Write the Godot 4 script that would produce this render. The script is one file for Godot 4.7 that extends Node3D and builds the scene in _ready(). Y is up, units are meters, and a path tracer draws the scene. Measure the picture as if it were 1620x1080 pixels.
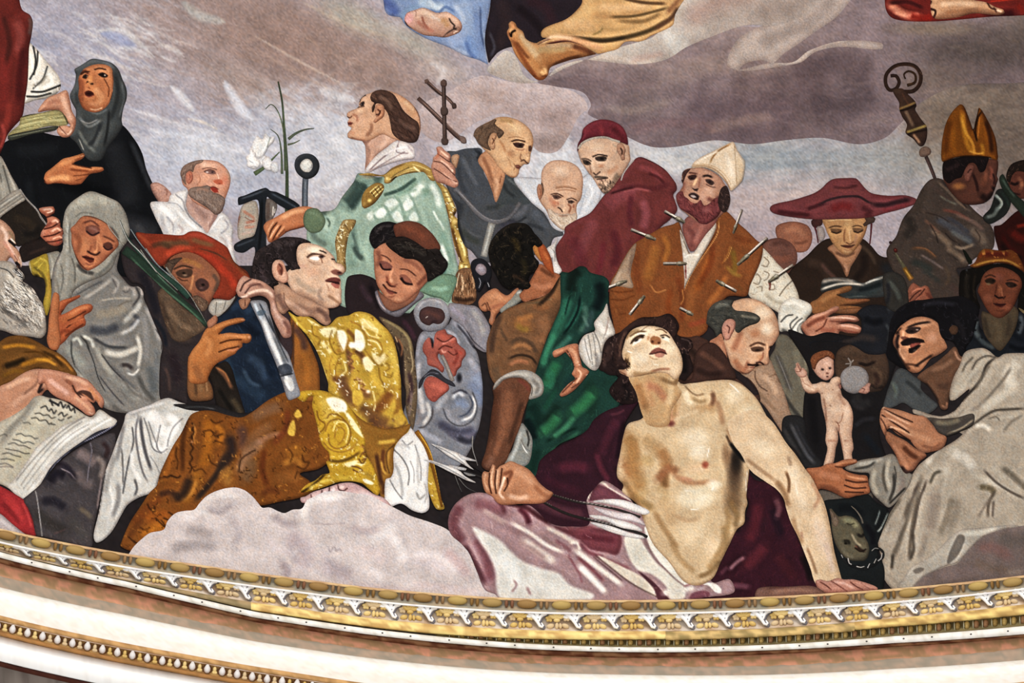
extends Node3D
# A fresco on the foot of a church dome, above a gilded and white stucco cornice.
# The fresco is drawn the way a painter lays it in: a full-size cartoon is carried over onto the curved
# plaster, every figure, garment and head is a sheet of pigment of its own, worked over with brush strokes.

const RING := 7.0             # radius of the dome at its foot, metres
const RING_Y := 11.0451       # height of the foot of the dome
const EYE := Vector3(0.0, 1.6, 6.0)
const PITCH := 0.695877
const ROLL := 0.049702
const FOCAL := 6272.875       # cartoon units per unit of tangent (1620 x 1080 cartoon)
const CRISP := 0.7
const CONTRAST := 0.3     # how strongly the dried pigments pull apart
const PIGMENT := 0.80     # how much of the light even the white pigment of the old fresco gives back
const SKY := 1.3
const TOP_LIGHT := 36.0
const FINE := 0.84            # multiplies the spacing of the pigment grid

var bx: Vector3
var by: Vector3
var bf: Vector3
var pigment: StandardMaterial3D
var grain := FastNoiseLite.new()
var blotch := FastNoiseLite.new()
var taken := {}
var laid := []                # [Rect2, layer] of every sheet of pigment so far
var thing: Node3D
var thing_at := Vector3.ZERO
var part: MeshInstance3D
var fx := 0.0
var fy := 0.0
var fs := 1.0
# the sheet being painted
var gs := 2.0
var gx := 0.0
var gy := 0.0
var gw := 0
var gh := 0
var cr := PackedFloat32Array()
var cg := PackedFloat32Array()
var cb := PackedFloat32Array()
var dist := PackedFloat32Array()
var inside := PackedByteArray()
var deep := false
var outline := PackedVector2Array()
var sheet_open := false
var sheet_name := ""
var sheet_label := ""
var sheet_sub := false
var bound := true             # whether the sheet gets a contour
var crisp := true
var tone := 1.0  # dims figures on the right: light falloff put into their pigment
var purity := 0.88
var grit := 0.07
var gain := -1.0
var rng := RandomNumberGenerator.new()


func _ready() -> void:
	bf = Vector3(0, sin(PITCH), -cos(PITCH))
	var up0 := Vector3(0, cos(PITCH), sin(PITCH))
	bx = Vector3.RIGHT * cos(ROLL) + up0 * sin(ROLL)
	by = -Vector3.RIGHT * sin(ROLL) + up0 * cos(ROLL)
	var cam := Camera3D.new()
	cam.name = "camera"
	cam.transform = Transform3D(Basis(bx, by, -bf), EYE)
	cam.fov = rad_to_deg(2.0 * atan(540.0 / FOCAL))
	cam.near = 0.1
	cam.far = 100.0
	add_child(cam)
	var we := WorldEnvironment.new()
	we.name = "environment"
	var env := Environment.new()
	env.background_mode = Environment.BG_COLOR
	env.background_color = Color(1.0, 0.985, 0.965)
	env.background_energy_multiplier = SKY
	env.tonemap_mode = Environment.TONE_MAPPER_LINEAR
	env.tonemap_exposure = 1.0
	env.sdfgi_enabled = true
	env.ssao_enabled = true
	env.ssil_enabled = true
	we.environment = env
	add_child(we)
	add_top_light()
	pigment = StandardMaterial3D.new()
	pigment.resource_name = "fresco pigment"
	pigment.vertex_color_use_as_albedo = true
	pigment.vertex_color_is_srgb = true
	pigment.roughness = 0.9
	pigment.metallic_specular = 0.12
	grain.seed = 4
	grain.frequency = 0.31
	grain.fractal_octaves = 2
	blotch.seed = 9
	blotch.frequency = 0.018
	blotch.fractal_octaves = 4
	rng.seed = 77
	shell()
	cornice()
	gain = PIGMENT
	paint_all()


func add_top_light() -> void:
	# unseen area light added high in the dome, lights the cornice from above
	var a := AreaLight3D.new()
	a.name = "added_top_light"
	a.area_size = Vector2(2.4, 2.4)
	a.area_normalize_energy = true
	a.light_color = Color(1.0, 0.97, 0.92)
	a.light_energy = TOP_LIGHT
	a.shadow_enabled = true
	add_child(a)
	a.look_at_from_position(Vector3(-1.0, RING_Y + 6.2, 0.6), Vector3(0.5, RING_Y - 0.5, -7.0))


# ------------------------------------------------------------------ the curved plaster

func spot(px: float, py: float, off: float) -> Vector3:
	# where the cartoon's point (px, py) lies on the plaster, off metres proud of it
	var d := (bf + bx * ((px - 810.0) / FOCAL) - by * ((py - 540.0) / FOCAL)).normalized()
	var r := RING - off
	var a := d.x * d.x + d.z * d.z
	var b := EYE.x * d.x + EYE.z * d.z
	var c := EYE.x * EYE.x + EYE.z * EYE.z - r * r
	var t := (-b + sqrt(maxf(b * b - a * c, 0.0))) / a
	var p := EYE + d * t
	if p.y > RING_Y:
		var e := EYE - Vector3(0, RING_Y, 0)
		b = e.dot(d)
		c = e.dot(e) - r * r
		t = -b + sqrt(maxf(b * b - c, 0.0))
		p = EYE + d * t
	return p


func inward(p: Vector3) -> Vector3:
	return Vector3(-p.x, -maxf(p.y - RING_Y, 0.0), -p.z).normalized()


func numbered(called: String) -> String:
	var n: int = taken.get(called, 0)
	taken[called] = n + 1
	return called if n == 0 else "%s_%03d" % [called, n]


# ------------------------------------------------------------------ the brush

func pts(words: PackedStringArray, from: int) -> PackedVector2Array:
	var out := PackedVector2Array()
	for i in range(from, words.size()):
		var w := words[i]
		var c := w.find(",")
		if c < 0:
			continue
		var hard := w.ends_with("!")
		var v := Vector2(fx + float(w.substr(0, c)) / fs, fy + float(w.substr(c + 1).trim_suffix("!")) / fs)
		out.append(v)
		if hard:
			out.append(v)
	return out


func curve(p: PackedVector2Array, closed: bool, gap: float) -> PackedVector2Array:
	var out := PackedVector2Array()
	var n := p.size()
	if n < 3 and not closed:
		return p
	var last := n if closed else n - 1
	for i in last:
		var p1 := p[i]
		var p2 := p[(i + 1) % n]
		if p1 == p2:
			continue
		var p0 := p[(i - 1 + n) % n] if closed else p[maxi(i - 1, 0)]
		var p3 := p[(i + 2) % n] if closed else p[mini(i + 2, n - 1)]
		var l := p1.distance_to(p2)
		var k := clampi(int(l / gap), 1, 24)
		# tangents scaled so that long neighbours do not throw the curve about
		var m1 := (p2 - p0) * (l / maxf(p0.distance_to(p1) + l, 0.001))
		var m2 := (p3 - p1) * (l / maxf(p2.distance_to(p3) + l, 0.001))
		if p0 == p1:
			m1 = (p2 - p1) * 0.9
		if p3 == p2:
			m2 = (p2 - p1) * 0.9
		for j in k:
			var t := float(j) / k
			var t2 := t * t
			var t3 := t2 * t
			out.append(p1 * (2 * t3 - 3 * t2 + 1) + m1 * (t3 - 2 * t2 + t) + p2 * (3 * t2 - 2 * t3) + m2 * (t3 - t2))
	if not closed:
		out.append(p[n - 1])
	return out


func ribbon(p: PackedVector2Array, w0: float, w1: float) -> PackedVector2Array:
	var c := curve(p, false, 3.0)
	var a := PackedVector2Array()
	var b := PackedVector2Array()
	var n := c.size()
	for i in n:
		var d := (c[mini(i + 1, n - 1)] - c[maxi(i - 1, 0)]).normalized()
		var w := lerpf(w0, w1, float(i) / maxf(n - 1, 1)) * 0.5
		a.append(c[i] + Vector2(d.y, -d.x) * w)
		b.append(c[i] - Vector2(d.y, -d.x) * w)
	b.reverse()
	a.append_array(b)
	return a


func open_sheet(called: String, label: String, sub: bool, col: Color, poly: PackedVector2Array, step: float) -> void:
	sheet_open = true
	sheet_name = called
	sheet_label = label
	sheet_sub = sub
	outline = poly
	grit = 0.07
	bound = true
	crisp = true
	var lo := poly[0]
	var hi := poly[0]
	for q in poly:
		lo = lo.min(q)
		hi = hi.max(q)
	var size := (hi - lo).x * (hi - lo).y
	gs = step if step > 0.0 else (2.2 if size > 60000 else 1.8 if size > 15000 else 1.4 if size > 3000 else 1.1)
	if step <= 0.0:
		gs *= FINE
	gx = lo.x - gs * 1.37
	gy = lo.y - gs * 1.41
	gw = int((hi.x - gx) / gs) + 3
	gh = int((hi.y - gy) / gs) + 3
	var n := gw * gh
	cr.resize(n)
	cg.resize(n)
	cb.resize(n)
	cr.fill(col.r)
	cg.fill(col.g)
	cb.fill(col.b)
	inside.resize(n)
	inside.fill(0)
	dist.resize(n)
	dist.fill(1e6)
	deep = false
	var m := poly.size()
	for j in gh:
		var y := gy + j * gs
		var xs := PackedFloat32Array()
		for i in m:
			var a := poly[i]
			var b := poly[(i + 1) % m]
			if (a.y <= y) != (b.y <= y):
				xs.append(a.x + (y - a.y) * (b.x - a.x) / (b.y - a.y))
		xs.sort()
		var k := 0
		while k + 1 < xs.size():
			var i0 := maxi(int(ceil((xs[k] - gx) / gs)), 0)
			var i1 := mini(int(floor((xs[k + 1] - gx) / gs)), gw - 1)
			for i in range(i0, i1 + 1):
				inside[j * gw + i] = 1
			k += 2
	var reach := gs * 1.6
	for i in m:
		var a := poly[i]
		var b := poly[(i + 1) % m]
		var ab := b - a
		var ll := maxf(ab.length_squared(), 1e-9)
		var i0 := clampi(int((minf(a.x, b.x) - reach - gx) / gs), 0, gw - 1)
		var i1 := clampi(int((maxf(a.x, b.x) + reach - gx) / gs) + 1, 0, gw - 1)
		var j0 := clampi(int((minf(a.y, b.y) - reach - gy) / gs), 0, gh - 1)
		var j1 := clampi(int((maxf(a.y, b.y) + reach - gy) / gs) + 1, 0, gh - 1)
		for j in range(j0, j1 + 1):
			for ii in range(i0, i1 + 1):
				var p := Vector2(gx + ii * gs, gy + j * gs)
				var t := clampf((p - a).dot(ab) / ll, 0.0, 1.0)
				var d := p.distance_to(a + ab * t)
				var at := j * gw + ii
				if d < dist[at]:
					dist[at] = d


func deepen() -> void:
	# distance from the edge for every point inside
	if deep:
		return
	deep = true
	var s := gs
	var q := gs * 1.4142
	for j in range(1, gh - 1):
		for i in range(1, gw - 1):
			var at := j * gw + i
			if inside[at]:
				dist[at] = minf(dist[at], minf(minf(dist[at - 1] + s, dist[at - gw] + s), minf(dist[at - gw - 1] + q, dist[at - gw + 1] + q)))
	for j in range(gh - 2, 0, -1):
		for i in range(gw - 2, 0, -1):
			var at := j * gw + i
			if inside[at]:
				dist[at] = minf(dist[at], minf(minf(dist[at + 1] + s, dist[at + gw] + s), minf(dist[at + gw + 1] + q, dist[at + gw - 1] + q)))


func blend(at: int, c: Color, k: float) -> void:
	cr[at] += (c.r - cr[at]) * k
	cg[at] += (c.g - cg[at]) * k
	cb[at] += (c.b - cb[at]) * k


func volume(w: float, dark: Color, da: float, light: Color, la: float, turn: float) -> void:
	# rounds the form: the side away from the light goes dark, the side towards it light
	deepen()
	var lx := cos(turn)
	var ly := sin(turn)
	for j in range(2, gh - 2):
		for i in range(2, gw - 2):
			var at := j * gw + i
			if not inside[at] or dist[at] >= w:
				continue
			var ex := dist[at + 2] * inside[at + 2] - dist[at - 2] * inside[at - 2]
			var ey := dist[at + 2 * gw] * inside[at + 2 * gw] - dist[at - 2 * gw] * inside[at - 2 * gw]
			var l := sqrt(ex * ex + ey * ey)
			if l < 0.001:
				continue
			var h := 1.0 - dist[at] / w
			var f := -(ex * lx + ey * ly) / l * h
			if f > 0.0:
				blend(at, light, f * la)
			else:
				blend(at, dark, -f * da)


func rim(w: float, c: Color, a: float) -> void:
	deepen()
	for at in gw * gh:
		if inside[at] and dist[at] < w:
			var h := 1.0 - dist[at] / w
			blend(at, c, a * h * h)
		elif not inside[at]:
			blend(at, c, a)


func gradient(p: Vector2, q: Vector2, c: Color, a: float) -> void:
	var d := q - p
	var ll := d.length_squared()
	for j in gh:
		for i in gw:
			var t := (Vector2(gx + i * gs, gy + j * gs) - p).dot(d) / ll
			if t > 0.0:
				t = minf(t, 1.0)
				blend(j * gw + i, c, a * t * t * (3.0 - 2.0 * t))


func stroke(p: PackedVector2Array, c: Color, w: float, a: float, how: int) -> void:
	# how: 0 soft, 1 tapered, 2 crisp
	var line := curve(p, false, maxf(2.0, w * 0.3))
	var n := line.size()
	if n == 0:
		return
	var r := maxf(w * 0.5, gs * 0.55)
	if r > w * 0.5:
		a *= clampf(w * 0.5 / r + 0.25, 0.0, 1.0)
	var lo := line[0]
	var hi := line[0]
	for q in line:
		lo = lo.min(q)
		hi = hi.max(q)
	var i0 := clampi(int((lo.x - r - gx) / gs), 0, gw - 1)
	var i1 := clampi(int((hi.x + r - gx) / gs) + 1, 0, gw - 1)
	var j0 := clampi(int((lo.y - r - gy) / gs), 0, gh - 1)
	var j1 := clampi(int((hi.y + r - gy) / gs) + 1, 0, gh - 1)
	if i1 <= i0 or j1 <= j0:
		return
	var ww := i1 - i0 + 1
	var cov := PackedFloat32Array()
	cov.resize(ww * (j1 - j0 + 1))
	for k in maxi(n - 1, 1):
		var u := line[k]
		var v := line[mini(k + 1, n - 1)]
		var uv := v - u
		var ll := maxf(uv.length_squared(), 1e-9)
		var k0 := clampi(int((minf(u.x, v.x) - r - gx) / gs), i0, i1)
		var k1 := clampi(int((maxf(u.x, v.x) + r - gx) / gs) + 1, i0, i1)
		var m0 := clampi(int((minf(u.y, v.y) - r - gy) / gs), j0, j1)
		var m1 := clampi(int((maxf(u.y, v.y) + r - gy) / gs) + 1, j0, j1)
		for j in range(m0, m1 + 1):
			for i in range(k0, k1 + 1):
				var q := Vector2(gx + i * gs, gy + j * gs)
				var t := clampf((q - u).dot(uv) / ll, 0.0, 1.0)
				var rr := r
				if how == 1:
					var s := (k + t) / maxf(n - 1, 1)
					rr = maxf(r * sqrt(maxf(4.0 * s * (1.0 - s), 0.0)), 0.3 * gs)
				var d := q.distance_to(u + uv * t)
				if d >= rr:
					if how != 2 or d > rr + gs * 0.5:
						continue
				var f := 0.0
				if how == 2:
					f = clampf((rr - d) / gs + 0.5, 0.0, 1.0)
				else:
					f = 1.0 - d * d / (rr * rr)
					if how == 0:
						var e := (k + t) / maxf(n - 1, 1)
						f = (f * 0.75 + 0.25 * f * f) * clampf(minf(e, 1.0 - e) * 7.0 + 0.35, 0.0, 1.0)
				var at := (j - j0) * ww + i - i0
				if f > cov[at]:
					cov[at] = f
	for j in range(j0, j1 + 1):
		for i in range(i0, i1 + 1):
			var f := cov[(j - j0) * ww + i - i0]
			if f > 0.0:
				blend(j * gw + i, c, f * a)


func fill(p: PackedVector2Array, c: Color, a: float, blur: float) -> void:
	var poly := curve(p, true, maxf(3.0, blur * 0.5))
	var m := poly.size()
	if m < 3:
		return
	var half := maxf(blur * 0.5, gs * 0.5)
	var lo := poly[0]
	var hi := poly[0]
	for q in poly:
		lo = lo.min(q)
		hi = hi.max(q)
	var i0 := clampi(int((lo.x - half - gx) / gs), 0, gw - 1)
	var i1 := clampi(int((hi.x + half - gx) / gs) + 1, 0, gw - 1)
	var j0 := clampi(int((lo.y - half - gy) / gs), 0, gh - 1)
	var j1 := clampi(int((hi.y + half - gy) / gs) + 1, 0, gh - 1)
	if i1 <= i0 or j1 <= j0:
		return
	var ww := i1 - i0 + 1
	var near := PackedFloat32Array()
	near.resize(ww * (j1 - j0 + 1))
	near.fill(half)
	for k in m:
		var u := poly[k]
		var v := poly[(k + 1) % m]
		var uv := v - u
		var ll := maxf(uv.length_squared(), 1e-9)
		var k0 := clampi(int((minf(u.x, v.x) - half - gx) / gs), i0, i1)
		var k1 := clampi(int((maxf(u.x, v.x) + half - gx) / gs) + 1, i0, i1)
		var m0 := clampi(int((minf(u.y, v.y) - half - gy) / gs), j0, j1)
		var m1 := clampi(int((maxf(u.y, v.y) + half - gy) / gs) + 1, j0, j1)
		for j in range(m0, m1 + 1):
			for i in range(k0, k1 + 1):
				var q := Vector2(gx + i * gs, gy + j * gs)
				var t := clampf((q - u).dot(uv) / ll, 0.0, 1.0)
				var d := q.distance_to(u + uv * t)
				var at := (j - j0) * ww + i - i0
				if d < near[at]:
					near[at] = d
	for j in range(j0, j1 + 1):
		var y := gy + j * gs
		var xs := PackedFloat32Array()
		for i in m:
			var u := poly[i]
			var v := poly[(i + 1) % m]
			if (u.y <= y) != (v.y <= y):
				xs.append(u.x + (y - u.y) * (v.x - u.x) / (v.y - u.y))
		xs.sort()
		var k := 0
		for i in range(i0, i1 + 1):
			var x := gx + i * gs
			while k < xs.size() and xs[k] < x:
				k += 1
			var d := near[(j - j0) * ww + i - i0]
			var f := 0.5 + 0.5 * d / half if k % 2 == 1 else 0.5 - 0.5 * d / half
			if f > 0.001:
				blend(j * gw + i, c, a * f * f * (3.0 - 2.0 * f))


func blob(at: Vector2, r: Vector2, turn: float, c: Color, a: float) -> void:
	var big := maxf(r.x, r.y)
	var i0 := clampi(int((at.x - big - gx) / gs), 0, gw - 1)
	var i1 := clampi(int((at.x + big - gx) / gs) + 1, 0, gw - 1)
	var j0 := clampi(int((at.y - big - gy) / gs), 0, gh - 1)
	var j1 := clampi(int((at.y + big - gy) / gs) + 1, 0, gh - 1)
	var ca := cos(turn)
	var sa := sin(turn)
	for j in range(j0, j1 + 1):
		for i in range(i0, i1 + 1):
			var dx := gx + i * gs - at.x
			var dy := gy + j * gs - at.y
			var u := (dx * ca + dy * sa) / r.x
			var v := (dy * ca - dx * sa) / r.y
			var d := u * u + v * v
			if d < 1.0:
				blend(j * gw + i, c, a * (1.0 - d) * (1.0 - d) * (1.0 + d * 0.5))


func scatter(c: Color, w: float, a: float, n: int, l: float, turn: float, spread: float, bend: float, mid := Vector2.INF, reach := Vector2.ONE) -> void:
	# short curved strokes strewn over the sheet: hair, brocade, loose brushwork
	w = maxf(w, gs * 1.1)
	a *= 1.4 if a > 0.35 else 0.75
	for k in n * 2:
		var p := Vector2(gx + rng.randf() * gw * gs, gy + rng.randf() * gh * gs)
		if mid != Vector2.INF:
			var q := rng.randf() * TAU
			p = mid + Vector2(cos(q), sin(q)) * reach * sqrt(rng.randf())
			if p.x <= gx or p.y <= gy or p.x >= gx + gw * gs or p.y >= gy + gh * gs:
				continue
		var t := turn + rng.randf_range(-spread, spread)
		var d := Vector2(cos(t), sin(t)) * l * rng.randf_range(0.6, 1.3)
		var i := clampi(int((p.x - gx) / gs), 0, gw - 1)
		var j := clampi(int((p.y - gy) / gs), 0, gh - 1)
		var b := rng.randf_range(-bend, bend)
		if inside[j * gw + i]:
			stroke(PackedVector2Array([p - d * 0.5, p + Vector2(d.y, -d.x) * b, p + d * 0.5]), c, w, a * rng.randf_range(0.5, 1.0), 1)


func crispen() -> void:
	# sets lights and darks off against the tone around them, as the last pass of a brush does
	var rad := maxi(int(9.0 / gs), 2)
	var n := gw * gh
	var l := PackedFloat32Array()
	l.resize(n)
	for at in n:
		l[at] = 0.3 * cr[at] + 0.59 * cg[at] + 0.11 * cb[at]
	var h := PackedFloat32Array()
	h.resize(n)
	for j in gh:
		var o := j * gw
		var sum := 0.0
		for i in range(-rad, gw):
			sum += l[o + mini(i + rad, gw - 1)] - (l[o + i - rad - 1] if i > rad else 0.0)
			if i >= 0:
				h[o + i] = sum / (2 * rad + 1) if i >= rad and i < gw - rad else l[o + i]
	for i in gw:
		var sum := 0.0
		for j in range(-rad, gh):
			sum += h[mini(j + rad, gh - 1) * gw + i] - (h[(j - rad - 1) * gw + i] if j > rad else 0.0)
			if j >= rad and j < gh - rad:
				var at := j * gw + i
				var m := sum / (2 * rad + 1)
				var k := clampf(1.0 + CRISP * (l[at] - m) / maxf(m, 0.12), 0.6, 1.5)
				cr[at] *= k
				cg[at] *= k
				cb[at] *= k


func close_sheet() -> void:
	if not sheet_open:
		return
	sheet_open = false
	if crisp:
		crispen()
	deepen()
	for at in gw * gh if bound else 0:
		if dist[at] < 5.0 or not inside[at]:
			# darkens towards the contour, shading of turning edges put into the colour
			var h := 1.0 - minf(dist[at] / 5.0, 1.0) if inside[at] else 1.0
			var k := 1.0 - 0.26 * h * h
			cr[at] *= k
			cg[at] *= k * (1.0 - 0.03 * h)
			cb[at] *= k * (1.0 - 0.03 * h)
	var box := Rect2(gx, gy, gw * gs, gh * gs)
	var level := 0
	for e in laid:
		if e[1] > level and (e[0] as Rect2).intersects(box):
			level = e[1]
	level += 1
	laid.append([box, level])
	var off := 0.002 + 0.0002 * level
	var root := thing_at
	var first := false
	if thing.get_child_count() == 0 and thing_at == Vector3.ZERO:
		first = true
		thing_at = spot(box.position.x + box.size.x * 0.5, box.end.y, off)
		thing.position = thing_at
		root = thing_at
	var verts := PackedVector3Array()
	var norms := PackedVector3Array()
	var cols := PackedColorArray()
	var index := PackedInt32Array()
	var grid := PackedInt32Array()
	grid.resize(gw * gh)
	grid.fill(-1)
	var across := grid.duplicate()
	var down := grid.duplicate()
	for j in gh - 1:
		for i in gw - 1:
			var a := j * gw + i
			var s := inside[a] + inside[a + 1] + inside[a + gw] + inside[a + gw + 1]
			if s == 0:
				continue
			var ring := PackedInt32Array()
			var corner := [a, a + 1, a + gw + 1, a + gw]
			for k in 4:
				var u: int = corner[k]
				var v: int = corner[(k + 1) % 4]
				if inside[u]:
					if grid[u] < 0:
						grid[u] = verts.size()
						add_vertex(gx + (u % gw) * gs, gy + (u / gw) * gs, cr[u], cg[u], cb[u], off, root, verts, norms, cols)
					ring.append(grid[u])
				if inside[u] != inside[v]:
					var lo := mini(u, v)
					var flat := k % 2 == 0
					var known := across[lo] if flat else down[lo]
					if known < 0:
						var hi := maxi(u, v)
						var t := clampf(dist[lo] / maxf(dist[lo] + dist[hi], 1e-6), 0.02, 0.98)
						var into := lo if inside[lo] else hi
						known = verts.size()
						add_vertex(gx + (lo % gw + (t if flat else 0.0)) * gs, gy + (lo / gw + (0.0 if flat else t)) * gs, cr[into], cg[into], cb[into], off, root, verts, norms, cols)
						if flat:
							across[lo] = known
						else:
							down[lo] = known
					ring.append(known)
			for k in range(2, ring.size()):
				index.append(ring[0])
				index.append(ring[k - 1])
				index.append(ring[k])
	var o := MeshInstance3D.new()
	o.name = sheet_name
	if sheet_label != "":
		o.set_meta("label", sheet_label)
	if index.size() > 0:
		var arrays := []
		arrays.resize(Mesh.ARRAY_MAX)
		arrays[Mesh.ARRAY_VERTEX] = verts
		arrays[Mesh.ARRAY_NORMAL] = norms
		arrays[Mesh.ARRAY_COLOR] = cols
		arrays[Mesh.ARRAY_INDEX] = index
		var me := ArrayMesh.new()
		me.add_surface_from_arrays(Mesh.PRIMITIVE_TRIANGLES, arrays)
		o.mesh = me
		o.material_override = pigment
	if sheet_sub and part != null:
		part.add_child(o, true)
	else:
		thing.add_child(o, true)
		part = o


func add_vertex(x: float, y: float, r: float, g: float, b: float, off: float, root: Vector3, verts: PackedVector3Array, norms: PackedVector3Array, cols: PackedColorArray) -> void:
	var p := spot(x, y, off)
	verts.append(p - root)
	norms.append(inward(p))
	var k := 1.0 + grit * (grain.get_noise_2d(x, y) * 2.4 + blotch.get_noise_2d(x * 1.3, y * 1.3) * 1.6)
	k *= tone
	var l := (1.0 - purity) * (0.3 * r + 0.55 * g + 0.15 * b)
	r = r * purity + l
	g = g * purity + l
	b = b * purity + l
	var w := grit * 0.6 * blotch.get_noise_2d(x * 6.0 + 500.0, y * 6.0)
	cols.append(Color(paint(r * k * (1.0 + w)), paint(g * k), paint(b * k * (1.0 - w))))


func paint(c: float) -> float:
	# what an eye calls this tone, as the pigment's share of reflected light (then the 2.2 power of the vertex colour)
	c = clampf(c, 0.0, 1.0)
	if gain > 0.0:
		c = lerpf(c, c * c * (3.0 - 2.0 * c), CONTRAST)
	var l := c / 12.92 if c <= 0.04045 else pow((c + 0.055) / 1.055, 2.4)
	var g := gain
	if g < 0.0:
		g = lerpf(0.8, 1.0, smoothstep(0.6, 0.9, c))
	return pow(minf(l * g, 0.93), 1.0 / 2.2)


func draw(text: String) -> void:
	for raw in text.split("\n"):
		var line := raw.strip_edges()
		if line == "" or line.begins_with(";"):
			continue
		var kind := line[0]
		if kind == "&":
			close_sheet()
			thing = get_node(line.substr(1).strip_edges())
			thing_at = thing.position + Vector3(0, 1e-9, 0)
			part = null
			continue
		if kind == "!":
			close_sheet()
			var f := line.substr(1).split("|")
			thing = Node3D.new()
			thing.name = numbered(f[0].strip_edges())
			thing.set_meta("label", f[1].strip_edges())
			thing.set_meta("category", f[2].strip_edges())
			if f.size() > 3:
				thing.set_meta("group", f[3].strip_edges())
			tone = 1.0
			purity = 0.88
			add_child(thing)
			thing_at = Vector3.ZERO
			part = null
			continue
		if kind == "#" or kind == ">":
			close_sheet()
			var head := line.substr(1)
			var label := ""
			var bar := head.find("|")
			if bar >= 0:
				label = head.substr(bar + 1).strip_edges()
				head = head.substr(0, bar)
			var w := head.split(" ", false)
			var called := w[0]
			var wide := 0.0
			var thin := 0.0
			if called.contains(":"):
				var q := called.split(":")
				called = q[0]
				wide = float(q[1]) / fs
				thin = float(q[2]) / fs if q.size() > 2 else wide
			var step := 0.0
			if w[1].begins_with("%"):
				step = float(w[1].substr(1))
				w.remove_at(1)
			var p := pts(w, 2)
			var poly := ribbon(p, wide, thin) if wide > 0.0 else curve(p, true, 3.0)
			open_sheet(called, label, kind == ">", Color.html(w[1]), poly, step)
			continue
		var w := line.split(" ", false)
		match w[0]:
			"@":
				fx = float(w[1])
				fy = float(w[2])
				fs = float(w[3])
			"s":
				stroke(pts(w, 4), Color.html(w[1]), float(w[2]) / fs * 1.2, minf(float(w[3]) * 1.15, 1.0), 0)
			"t":
				stroke(pts(w, 4), Color.html(w[1]), float(w[2]) / fs, float(w[3]), 1)
			"h":
				stroke(pts(w, 4), Color.html(w[1]), float(w[2]) / fs * 1.35, minf(float(w[3]) * 1.1, 1.0), 2)
			"f":
				fill(pts(w, 4), Color.html(w[1]), float(w[2]), float(w[3]) / fs)
			"o":
				var q := pts(w, 3)
				blob(q[0], (q[1] - Vector2(fx, fy)), deg_to_rad(float(w[5])) if w.size() > 5 else 0.0, Color.html(w[1]), float(w[2]))
			"v":
				volume(float(w[1]) / fs, Color.html(w[2]), float(w[3]), Color.html(w[4]), float(w[5]), deg_to_rad(float(w[6]) if w.size() > 6 else -125.0))
			"r":
				rim(float(w[1]) / fs, Color.html(w[2]), float(w[3]))
			"g":
				var q := pts(w, 3)
				gradient(q[0], q[1], Color.html(w[1]), float(w[2]))
			"c":
				scatter(Color.html(w[1]), float(w[2]) / fs, float(w[3]), int(w[4]), float(w[5]) / fs, deg_to_rad(float(w[6])), deg_to_rad(float(w[7])), float(w[8]) if w.size() > 8 else 0.15)
			"k":
				var q := pts(w, 8)
				scatter(Color.html(w[1]), float(w[2]) / fs, float(w[3]), int(w[4]), float(w[5]) / fs, deg_to_rad(float(w[6])), deg_to_rad(float(w[7])), 0.15, q[0], q[1] - Vector2(fx, fy))
			"x":
				bound = false
			"y":
				bound = false
				crisp = false
			"m":
				tone = float(w[1])
			"q":
				purity = float(w[1])
			"n":
				grit = float(w[1])
			_:
				print("unknown line: ", line)

# ------------------------------------------------------------------ dome, drum wall and cornice

const FILLET := [Vector2(-330, 770), Vector2(-160, 817), Vector2(0, 857), Vector2(100, 878.5), Vector2(200, 896.8), Vector2(300, 912), Vector2(405, 927), Vector2(605, 952), Vector2(810, 967), Vector2(1012, 970), Vector2(1215, 964.5), Vector2(1415, 952), Vector2(1620, 931), Vector2(1790, 906), Vector2(1950, 874)]
const COLUMNS := [0.0, 200.0, 405.0, 700.0, 985.0, 1215.0, 1415.0, 1620.0]
const E_LEAF := [14.0, 19.0, 26.0, 27.5, 27.5, 28.0, 25.0, 24.0]
const E_ROLL := [15.0, 22.0, 40.0, 44.0, 42.5, 41.5, 40.0, 42.0]
const E_DENT := [15.2, 22.2, 40.4, 46.5, 53.0, 55.0, 53.5, 58.5]
const E_WHITE := [25.0, 32.0, 50.0, 56.0, 61.0, 64.0, 65.0, 72.0]
const E_BROWN := [34.0, 40.0, 57.0, 65.0, 70.0, 70.5, 71.0, 77.0]
const E_ORANGE := [55.0, 63.0, 75.0, 81.0, 84.0, 90.0, 91.0, 96.0]
const E_TAUPE := [70.0, 74.0, 86.0, 91.0, 95.0, 101.0, 104.0, 111.0]
const E_COVE := [116.0, 120.5, 127.0, 134.0, 138.0, 142.0, 145.0, 147.0]

var mats := {}


func fillet(x: float) -> float:
	var n := FILLET.size()
	for i in n - 1:
		var b: Vector2 = FILLET[i + 1]
		if x <= b.x or i == n - 2:
			var a: Vector2 = FILLET[i]
			var z: Vector2 = FILLET[maxi(i - 1, 0)]
			var c: Vector2 = FILLET[mini(i + 2, n - 1)]
			var t := (x - a.x) / (b.x - a.x)
			var ma := (b.y - z.y) / (b.x - z.x) * (b.x - a.x)
			var mb := (c.y - a.y) / (c.x - a.x) * (b.x - a.x)
			var t2 := t * t
			var t3 := t2 * t
			return a.y * (2 * t3 - 3 * t2 + 1) + ma * (t3 - 2 * t2 + t) + b.y * (3 * t2 - 2 * t3) + mb * (t3 - t2)
	return 0.0


func edge(e: Array, x: float) -> float:
	for i in 7:
		var x1: float = COLUMNS[i + 1]
		if x <= x1 or i == 6:
			var x0: float = COLUMNS[i]
			var t := clampf((x - x0) / (x1 - x0), -0.6, 1.4)
			return lerpf(e[i], e[i + 1], t)
	return 0.0


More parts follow.
